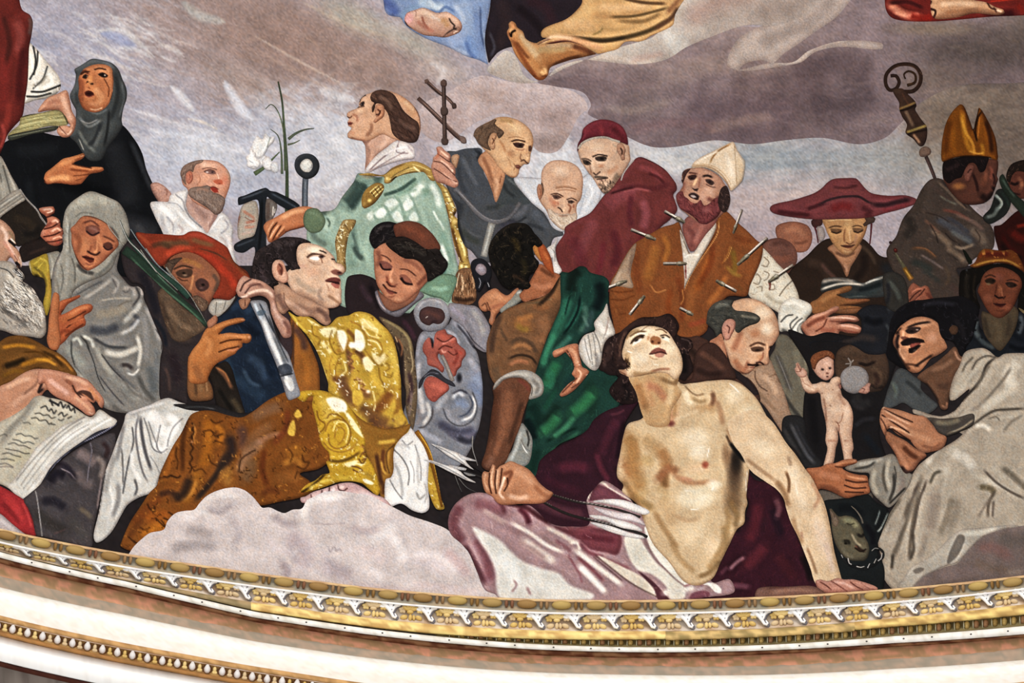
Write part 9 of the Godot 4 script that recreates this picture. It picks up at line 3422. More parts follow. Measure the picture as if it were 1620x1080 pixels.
func paint_front() -> void:
	draw("""
! painted_person | young man in gold brocade vestment over white linen, face raised in profile | painted person
@ 360 360 5.4
#gown_shadow 3c3034 480,700 540,760 560,900 560,1100 470,1100 440,960
@ 200 560 5.4
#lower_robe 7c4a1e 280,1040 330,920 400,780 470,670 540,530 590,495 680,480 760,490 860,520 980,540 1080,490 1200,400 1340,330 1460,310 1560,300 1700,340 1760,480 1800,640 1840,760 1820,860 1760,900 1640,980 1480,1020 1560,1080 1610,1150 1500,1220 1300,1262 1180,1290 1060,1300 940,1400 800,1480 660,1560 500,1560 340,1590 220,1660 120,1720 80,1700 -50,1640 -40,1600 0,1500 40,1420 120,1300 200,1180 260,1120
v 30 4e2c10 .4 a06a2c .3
s a0601c 110 .8 700,560 700,760 660,960
s 8f5a1e 120 .8 620,1000 560,1140 480,1260
s a8661e 60 .7 760,600 820,680 780,780
s 5c3418 50 .8 520,560 480,760 480,1000
s 9a5a20 60 .7 400,820 360,960 320,1060
s 3a2c2a 110 .9 880,700 900,820 800,980
s 3c2e28 60 .9 860,860 780,1010 700,1120 600,1240
s 5c4038 110 .8 980,620 1000,740 1000,820
s 7c5a40 120 .8 1080,540 1200,480 1320,440
s 865c3a 110 .7 1000,860 1100,700 1240,600
s 8c6a52 110 .7 960,1000 1040,860 1160,740
s 9a7058 60 .6 1120,760 1220,700 1320,680
s 73563c 120 .7 1000,1080 1060,1000 1060,900
s 7a3c20 60 .7 1380,480 1360,640 1260,760
s 8f5a20 120 .8 1380,880 1460,820 1520,880
s a8702c 60 .6 1340,940 1440,900 1500,960
s 6a3418 60 .7 1180,820 1160,980 1200,1120
s 8c5828 110 .7 1280,1080 1380,1040 1480,1060
s 6c3a1c 60 .7 1160,1200 1220,1160 1300,1180
s 9a6a30 110 .7 900,1100 840,1040 900,980
s 9a541c 120 .7 160,1400 260,1380 360,1380
s a8641e 110 .8 140,1560 240,1480 360,1460
s 7a421c 90 .7 60,1440 180,1320 300,1220
s 4a2e24 60 .7 280,1200 380,1180 460,1240
s 6a3c1c 60 .7 20,1560 80,1480 140,1400
s b07430 50 .6 480,1240 560,1180 600,1080
h 2c1a12 8 .8 320,1045 350,1050 380,1035 400,1045 440,1055 460,1040
h 4a2810 7 .7 430,800 420,860 440,920 430,980
h 4a2810 7 .7 660,660 720,650 760,700 820,680
h 4a2810 7 .7 720,560 760,590 820,570
h 4a2810 7 .6 700,860 720,920 780,960
h 4a2810 7 .6 760,740 820,760
h 4a2810 6 .6 580,1000 640,980 680,1020
h 3a2010 7 .7 960,1000 980,900 1060,840 1100,820
h 4a2810 7 .7 1500,860 1520,920 1560,920 1520,980 1460,960
h 4a2810 7 .6 1380,800 1420,860 1400,920
h 4a2810 7 .6 1440,1060 1460,1000
h 3a2010 7 .7 180,1280 200,1320 240,1340 240,1300
h 3a2010 7 .7 250,1400 300,1450 340,1480 300,1420
h 3a2010 7 .7 20,1560 60,1600 100,1620
h 3a2010 6 .7 320,1400 380,1420 400,1380 360,1350
h 4a2810 6 .6 120,1480 160,1500 200,1480
c 4a2812 8 .6 140 40 0 90 .7
c c08432 7 .4 120 34 0 90 .7
h 3a2216 7 .8 560,590 580,610 560,640 580,670 555,700 575,730 550,770 570,800 545,850 565,890 540,930 560,970 540,1010
h c88840 5 .6 575,600 590,660 575,720 585,760
o b8845c .7 560,750 16,16
s 3a2a24 90 .8 540,1060 480,1200 400,1230
s c09038 14 .8 1390,690 1410,640 1430,690
f bf9c3e .9 10 1430,520 1465,470 1490,500 1500,530 1460,545
f bf9c3e .9 14 1375,670 1400,590 1430,560 1445,640 1430,700 1390,690
@ 360 360 5.4
#inner_vest 8f5a28 540,760 600,840 680,950 740,1080 780,1200 790,1400 800,1470 620,1480 560,1400 540,1200 555,1000
v 30 5c3416 .4 a8703a .3
s a06428 70 .7 640,1040 680,1180 680,1340
s 5c4038 70 .8 570,860 640,940 660,1040
s 4e3428 24 .8 560,800 560,1000 560,1200
@ 440 460 5.4
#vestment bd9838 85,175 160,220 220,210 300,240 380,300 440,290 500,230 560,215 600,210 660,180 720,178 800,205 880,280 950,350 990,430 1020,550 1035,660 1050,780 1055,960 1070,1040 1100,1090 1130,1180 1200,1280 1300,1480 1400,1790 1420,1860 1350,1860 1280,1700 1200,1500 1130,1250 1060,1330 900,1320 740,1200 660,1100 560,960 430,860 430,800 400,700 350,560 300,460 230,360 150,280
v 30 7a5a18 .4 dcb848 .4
s d8b44c 90 .8 700,220 820,280 900,400
s dcb850 110 .8 940,480 990,600 990,740
s caa23c 110 .8 440,400 480,520 460,640
s 8f5a2c 40 .8 590,330 660,420 640,480
s 7c5838 50 .8 590,500 610,620 630,740
s 7a4c30 60 .8 660,500 720,560 740,620
s 7c4c34 60 .8 470,740 560,800 620,900
s 7a5234 110 .8 560,720 560,840 620,960
s 8a5c38 90 .8 620,960 740,880 800,900
s 8a5428 110 .9 960,860 900,960 820,1040
s 7c5432 120 .8 700,980 800,1060 940,1140
s 6a4630 110 .8 780,1080 880,1180 1000,1200
s 9a682c 60 .7 1020,900 1030,1000 1000,1060
s c8a03c 70 .8 640,680 660,800 700,900
s d0a840 60 .8 800,640 820,760 900,860
s caa23e 110 .8 900,600 960,700 900,760
s b88030 40 .8 500,520 580,480 600,400
f f0e2b0 .9 20 350,330 430,310 500,320 470,380 420,400 380,380
f f4ecd4 .95 20 500,340 560,340 590,400 580,460 555,520 530,480 500,400
f f4ead0 .95 14 660,330 710,350 740,420 740,480 700,520 650,490 620,490 600,460 650,440
f fffaf0 .95 12 610,440 650,440 700,420 735,460 715,490 660,480 620,485
f f2e2b4 .9 20 720,580 760,560 800,600 815,640 790,690 750,680
f f0deb0 .8 20 800,520 860,560 910,530 920,570 860,630 820,590
f eedaa0 .8 20 440,540 400,480 360,440 380,430 430,480 460,520
f ecd494 .7 16 700,240 780,260 840,320 850,360 780,330 720,300
f f0e0b0 .7 12 250,240 310,270 360,300 300,290
h 8f6420 8 .7 290,300 300,370 350,400 360,420 340,460
h b88a38 8 .7 330,300 340,380 390,430 420,430
h 8f6420 8 .7 460,340 440,420 460,480 500,540 560,530
h b4802c 8 .7 500,350 510,420 560,520
h a8702c 8 .7 620,260 700,300 760,400 800,480
h f0e0a8 8 .7 740,250 790,310 850,330 840,380
h f0e0a8 7 .7 720,300 780,380 860,400
h a4742c 8 .7 780,390 860,430 890,500 870,560
h f0e4b8 8 .7 770,420 840,440 880,500
h a4742c 8 .7 740,500 800,580 860,640
h 8a6020 8 .7 860,660 870,740 900,800 920,880
h 96702a 7 .7 880,640 930,620 950,660 900,700 960,720
h 96702a 7 .7 900,720 960,740 980,700
h f0e0a0 6 .7 940,560 900,620 920,640
h 9a6a24 8 .7 530,560 490,660 500,760
h a8782c 8 .6 460,560 440,640 460,720
h f0e0a8 6 .6 560,600 580,680 540,720
h f0e0a0 7 .7 810,860 830,960 820,1020
f d8b040 .8 14 640,860 700,860 730,920 680,980 640,960
h 8a4c30 8 .8 650,760 700,760 690,790 740,800 710,840 760,860
h c08850 7 .8 600,560 620,600 600,620 640,650 620,690
h 8a5440 7 .8 590,520 630,540 600,570 640,600 610,640 650,660
h c09060 6 .8 670,740 720,770 690,810 740,840
o f4e8d8 .8 770,860 30,24
h e8cc60 12 .8 280,420 340,560 400,700 425,820
s e0c060 16 .8 320,520 380,640 420,760
h d8b848 14 .8 100,180 180,290 260,370
s 7a5a20 30 .7 860,240 960,340 1020,480
c faecc4 9 .7 130 44 40 90 .7
c 9a6420 8 .6 120 36 40 90 .7
@ 440 600 5.4
s d8b030 40 .9 700,350 800,430 900,480 1020,460 1090,390
s 8f6a20 14 .8 720,400 820,500 900,520 1020,500
s c8a23c 60 .8 860,540 940,540 1000,530
s d0a838 30 .8 1040,260 1080,340 1130,380
s 6a4430 30 .7 980,340 1060,400 1090,360
f c8a040 .8 20 1000,300 1050,280 1080,380 1000,390
s 9a6820 30 .8 1270,560 1310,680 1350,820 1400,1040
s e0c050 10 .8 1250,520 1330,740 1400,980
#undersleeve 54504c 1050,640 1080,500 1110,520 1160,600 1190,700 1160,860 1150,1000 1100,1080
@ 440 460 5.4
#maniple 6a5a46 860,220 960,260 1050,310 1110,370 1150,460 1165,580 1180,700 1190,860 1180,1020 1150,1180 1110,1090 1090,1000 1090,840 1060,780 1050,660 1040,560 1000,440 950,350
s 8a7c58 30 .8 900,240 1020,310 1110,400 1140,520
s 35282c 40 .8 1000,400 1050,500 1060,660 1070,860
s 9a8a6c 16 .7 1130,500 1150,640 1120,740
s 8a5c3c 20 .7 1020,400 1060,480 1050,560
s c09a6c 10 .7 1000,390 1020,440
s 4a3038 40 .7 1120,700 1140,840 1110,960
s 7c6c68 30 .6 1140,860 1130,1000 1110,1080
c c0a880 5 .4 40 30 80 60 .5
c 2a2024 5 .4 40 30 80 60 .5
@ 440 600 5.4
#vestment_skirt 8f6428 540,150 700,330 900,420 1060,400 1130,380 1110,440 1000,560 985,640 985,780 960,840 925,860 920,1000 880,1010 850,860 780,700 720,560 660,400
s c09a40 40 .8 860,540 950,530 1000,520
s 6a3c24 40 .8 900,600 890,720 910,800
s a87c34 30 .7 950,600 935,720 950,800
s 5a3424 40 .8 840,640 860,760 880,880
s 5a3424 40 .7 880,860 900,920 900,980
s b8903c 24 .7 880,700 900,780 930,810
h 5a3820 8 .7 990,560 930,620 930,720 950,800
#white_alb e6e5e4 920,850 960,840 985,780 985,640 1000,570 1060,490 1110,450 1130,415 1180,470 1230,530 1270,600 1290,680 1285,760 1280,900 1290,1100 1240,1140 1150,1120 1050,1060 920,1100 910,1000
v 24 a8a6a6 .4 fafafa .3
s fafafa 90 .9 1120,560 1140,700 1160,860
s fdfdfd 110 .9 960,960 1010,1020 1080,1060
h 8c8a8c 9 .8 990,600 1050,660 1100,740 1120,820 1110,900
h 9a989a 8 .7 1060,520 1100,560 1150,530
h 9a989a 8 .7 1170,560 1200,660 1220,760 1220,860
h a8a6a8 8 .7 1130,700 1160,780 1160,880
s b8b6b6 30 .7 1000,720 1040,820 1060,940 1060,1010
s c4c2c2 30 .7 1200,640 1190,780 1200,900
s a8a6a4 20 .7 1180,960 1210,1020 1260,980
h 8c8a8c 8 .7 955,860 1000,940 1060,1020
s d0cccc 24 .7 1020,560 1080,560 1130,590
s b0aeae 16 .7 1250,880 1270,980 1250,1060
#alb_border:44:20 8f6020 1180,440 1260,560 1310,700 1350,860 1380,1000 1400,1090
s c8a038 10 .8 1200,450 1290,600 1340,760 1400,1020
#lap_panel c39a2c 155,140 200,100 290,92 380,95 470,125 560,170 610,230 660,310 700,400 730,470 745,530 740,600 760,660 800,720 830,790 860,880 870,950 850,990 780,940 720,890 640,870 560,870 500,880 420,910 330,940 250,960 190,960 240,900 320,860 380,810 440,800 430,760 410,700 440,690 430,620 390,580 360,520 345,450 330,380 310,300 290,220 300,140 260,150 230,190 190,180
v 24 8a6418 .4 e0bc4c .4
s d8b24c 110 .8 380,160 420,260 440,360
f f4ead4 .95 20 410,170 470,150 560,180 590,230 580,280 640,350 600,330 560,280 500,280 450,240
f f6eedc .9 14 520,190 560,190 590,260 560,270
f f0e2b8 .85 16 590,280 640,340 700,430 730,500 700,480 640,420 600,350
h 8f6020 9 .8 330,270 350,340 400,380 390,420 350,460
h 9a6a28 9 .8 420,330 440,300 500,300 560,340 600,400
h 9a6a28 9 .8 400,440 440,360 520,340 590,380 620,460 590,560 500,590 440,550 430,470
h a8742c 8 .7 480,500 500,420 540,410 570,450 550,520 510,560
h f0dc98 8 .7 470,440 500,370 570,370 600,440 580,540
h 9a6a28 8 .7 390,540 450,600 540,620 640,590
h b8883c 8 .7 600,600 660,560 680,500
f f0e0b4 .8 14 560,720 620,700 680,690 660,730 600,750
s f0dca0 22 .8 600,730 680,720 720,740
f f4e8cc .9 12 720,850 780,860 820,890 800,900 740,880
h 8a5426 9 .8 720,560 745,600 730,640 760,650 720,690
h 7a4a2c 8 .8 700,660 730,620 760,640 720,720 690,680
h 7a4a2c 8 .8 630,740 680,750 720,780 680,790 640,770
h c08c50 7 .8 700,580 740,580 730,620
s 7a5820 30 .8 430,690 520,700 620,670 700,620
s 9a7a28 60 .7 760,560 800,640 820,720
s 5a3c20 24 .8 760,500 820,620 830,740 880,860
h 5a3c20 9 .8 790,520 830,620 850,760
s b08c34 40 .8 700,790 780,820 830,860
s 4a3018 24 .8 190,970 300,900 400,810
s d8bc58 26 .7 260,930 360,880 460,850
h 9a7020 7 .6 350,830 350,880 400,900
s c8a83c 60 .7 500,840 600,850 700,870
c fcecc0 8 .6 60 36 60 90 .7
c 8a5a1c 5 .4 70 30 60 90 .7
f 5a3028 .8 14 860,840 900,850 920,900 915,990 890,1000 870,940
s 5c3424 40 .8 860,720 880,640 900,600
s c09448 30 .8 930,640 950,720 940,800
s a0722c 30 .8 880,680 900,760 920,820
#foot c8a4a4 190,1010 230,1000 300,960 370,940 430,920 520,890 600,880 660,890 740,930 820,980 900,1010 960,1070 1000,1160 820,1190 600,1180 400,1120 260,1060 200,1050
v 30 8a5c5c .5 e4cccc .4
s dcc4c4 60 .7 640,940 740,980 860,1040
s c09898 60 .6 540,940 620,920 700,950
o e8d4d0 .8 405,975 30,32
o e4ccc8 .8 470,945 28,30
o e0c4c0 .8 545,920 30,26
o dcbcba .7 310,990 34,26
o d8b4b4 .7 220,1040 30,22
h 6a3c3c 8 .8 440,925 435,970 455,990
h 6a3c3c 8 .8 375,950 370,1000 400,1010
h 6a3c3c 8 .8 510,900 520,940 560,950 590,930
h 7a4c4c 7 .7 280,985 290,1030
s 8a6464 30 .5 360,1040 500,1010 600,1000
@ 360 360 5.4
#neck b18a72 400,470 480,480 600,560 760,640 860,690 870,760 885,800 850,835 790,810 720,760 640,760 580,740 530,700 480,740 430,700 410,600
v 60 7c5a4c .4 d0ac94 .3
s 7c5a50 60 .7 430,560 460,640 500,700
s 8f6c5c 60 .7 560,660 680,700 760,720
s 7a5a50 50 .8 760,690 830,740 860,800
s c4a08c 40 .5 500,620 600,680 680,740
h 6a4a42 6 .6 480,560 490,640 530,700
#face d3ad93 590,150 640,125 720,135 800,160 860,200 910,250 930,300 970,310 1000,345 1000,380 970,405 940,405 960,430 970,470 965,500 975,540 970,600 975,640 940,675 880,690 800,670 720,620 640,590 560,540 520,480 500,400 540,350 600,340 590,260
v 50 a07862 .4 e8cab0 .35
o f2dcc2 .9 740,190 110,50
o e4c4a8 .8 640,230 60,60
o dca88c .8 720,380 100,60
o dcb498 .7 640,420 90,70
o d8a88a .7 900,560 60,60
s b08a74 60 .6 600,540 700,600 820,650
s ab7c5e 30 .7 860,580 920,620 960,650
s a89684 60 .5 580,440 660,500 760,560
s 9a8478 40 .5 800,520 780,580 820,620
h 5a3c30 8 .7 680,250 720,222 770,225
f f0e6dc .95 5 698,262 735,245 772,246 788,264 772,280 735,276
s c09a84 12 .8 690,285 740,300 795,302
o 4a2c34 .95 800,248 30,22
o 241418 .9 812,245 16,14
h 7a5040 8 .8 685,255 720,232 790,228 830,245
h 8a5c4c 7 .7 800,260 810,300
h b88a70 6 .7 690,280 740,312 800,318
s 3a2a28 14 .8 785,195 820,205 845,220
h 4a3430 8 .8 890,270 920,275 930,295
o 3a2c2a .7 895,268 14,10
s e4b898 24 .8 860,250 900,310 950,350
o e8bca0 .9 960,345 40,30
f 9a5a50 .85 10 880,375 920,355 960,370 985,390 950,405 900,395
o 5a2a30 .9 955,385 26,14
f 8a4440 .95 8 830,455 870,430 930,425 965,445 960,465 900,460 850,465
f b8685c .95 8 880,475 920,470 955,490 950,520 920,515
f 4a2026 .95 5 840,457 900,458 960,468 955,485 900,472
s b88068 12 .6 845,480 860,510 870,540
o e0b8a0 .7 940,590 40,40
h 6a4438 7 .7 870,690 930,680 975,645
o d89c86 .5 640,330 60,30
>hair 2e2728 340,150 400,110 480,80 560,80 640,90 720,130 660,130 610,150 590,200 590,260 600,310 625,350 590,355 545,365 520,330 490,290 460,270 420,275 390,310 380,370 400,440 440,480 400,500 330,520 270,510 220,470 210,400 215,300 240,220 290,170
v 50 161214 .5 544848 .35
s 4a4040 60 .5 400,160 500,130 580,130
s 403438 60 .5 290,300 300,400 330,460
c 54484a 6 .4 70 60 60 80 .5
c 120e10 6 .5 60 60 60 80 .5
k 3a2e2e 5 .6 30 40 60 60 600,330 40,60
>ear d0a088 380,370 385,310 410,278 450,275 480,300 500,360 520,420 510,465 480,475 430,455 400,430
v 18 8a5444 .5 e8c4ac .5
f a0604c .8 12 420,340 440,300 470,320 480,370 460,410 440,400
h 6a382e 8 .7 440,310 465,350 460,400
o 7a3c30 .8 455,370 16,26
@ 360 360 5.4
#sleeve_hand b78a78 95,590 80,560 70,540 100,450 140,410 190,430 240,440 300,460 360,500 400,540 410,600 420,680 460,740 520,790 545,860 540,930 480,940 440,880 400,800 370,720 360,640 330,600 280,580 220,590 160,610 120,600
v 40 7c5044 .5 d8b4a0 .5
s dcbca8 30 .8 160,570 250,540 340,540 390,590
s d0a898 40 .7 390,640 420,740 500,840
h 4a2c2c 9 .8 110,540 140,480 200,440
h 5a3434 8 .7 150,560 200,500 280,480
s 8a5c50 30 .6 180,500 240,480 300,500
s e4c8b8 20 .8 110,590 140,590 170,580
s 7a4c44 40 .6 480,800 520,860 520,910
o e0c4b0 .6 330,540 30,20
#finger a87a60 95,620 130,605 180,600 200,610 190,640 160,690 130,700 110,680
v 16 6a4434 .5 c89c80 .4
h 5a3830 7 .7 150,620 150,670
! painted_staff | pale silvery staff or candle leaning under the gold-robed young man's hand | painted staff
#shaft 8f929a 195,630 230,620 290,620 330,640 360,730 400,860 450,980 520,1080 560,1200 590,1310 620,1430 570,1460 520,1470 470,1330 420,1180 370,1060 330,960 290,840 240,740
s d0d2d4 50 .8 300,780 370,960 440,1120
s dcdcdc 30 .8 420,1060 480,1220 520,1320
s b8c4d0 30 .8 230,650 260,720 290,790
s 3c4450 14 .8 270,640 310,720 360,820 400,900
s 50545c 16 .8 350,760 440,980 520,1150
s 74787e 30 .7 400,940 470,1100 540,1260
f 4a5260 .9 10 430,1190 500,1160 540,1180 550,1240 470,1260 440,1240
s 2c3036 14 .8 450,1270 560,1245
f c8c8c4 .8 10 480,1300 540,1280 570,1370 540,1400
s e8e8e4 22 .8 500,1310 530,1380
f 5a6e80 .7 10 250,720 300,700 330,720 300,750 260,750
""")
	draw("""
! painted_cloud | big pale pinkish grey cloud along the lower left, under the gold-robed young man's foot | painted cloud
@ 200 680 5.4
#cloud cdc1c1 20,1060 60,1000 120,940 200,880 320,850 350,780 420,710 500,690 580,680 620,630 690,560 800,510 920,490 1000,510 1070,560 1130,630 1160,665 1220,660 1290,690 1350,710 1420,680 1500,670 1540,600 1600,570 1690,530 1820,520 1960,540 2080,560 2200,620 2320,680 2420,730 2600,790 2740,850 2840,950 2970,1100 3120,1320 3240,1420 3260,1520 2600,1490 2000,1440 1600,1370 1200,1320 800,1240 400,1170 0,1090
y
v 50 8f8585 .4 d6cccc .6 -100
s 9c9292 120 .7 500,850 620,870 740,900
s 928a8c 110 .6 400,1000 600,980 760,1000
s e0d6d4 90 .8 640,640 740,560 880,510
s d8cecc 80 .8 420,740 520,690 640,690 720,740
s 9a9094 60 .6 700,680 800,700 900,640
s cfc2c0 60 .6 940,560 1020,620 1080,700
s a89ea2 90 .6 900,760 960,860 940,980
s c8bcba 110 .7 1100,860 1200,900 1300,960
s dcd0ce 90 .8 1500,780 1540,660 1620,590
s ece4e2 70 .7 1510,740 1535,650 1600,580
s 988c90 80 .6 1260,740 1360,800 1460,800
s a59a9e 80 .6 1440,900 1400,1040 1480,1140
o e4dada .8 560,740 150,40 -20
o e6dddc .8 880,560 190,40 5
o e4d8d8 .7 1250,700 130,30
o eee6e6 .9 1720,580 200,50 -5
o e6d6d6 .7 2200,700 220,90 25
@ 405 820 4
s b9aab0 130 .7 200,100 320,200 280,320
s e8e0e2 80 .7 720,160 780,110 850,70 880,40
s ece4e6 70 .7 860,110 900,160 930,230 920,270
s e4d0d0 90 .7 660,200 760,220 820,270
s e6dcde 60 .6 720,320 770,350 800,380
s d6c8cc 110 .7 1000,260 1100,280 1200,320
s e8dcde 60 .6 1000,230 1120,230 1220,280 1270,340
s b4a4a8 60 .6 600,60 700,80 780,60
s a79aa0 120 .7 420,300 520,330 600,380
s c9bcc2 60 .6 430,200 440,280 460,350
s d4c6ca 60 .6 60,80 120,180 220,220
s c8a8aa 80 .6 1200,200 1280,280 1340,360
s d8c4c6 60 .6 1000,420 1200,440 1400,470
s c4b4b8 60 .6 600,430 800,440 1000,470
s 9a8c94 60 .6 160,280 200,330 180,370
h 7c7078 4 .6 460,180 470,210 490,180
h 7c7078 4 .6 500,185 510,205 530,190 540,210
h 8a7e84 3 .5 380,30 460,35 560,30
c e4dadc 6 .25 120 60 10 40
c 8f8488 6 .25 100 60 10 40
""")
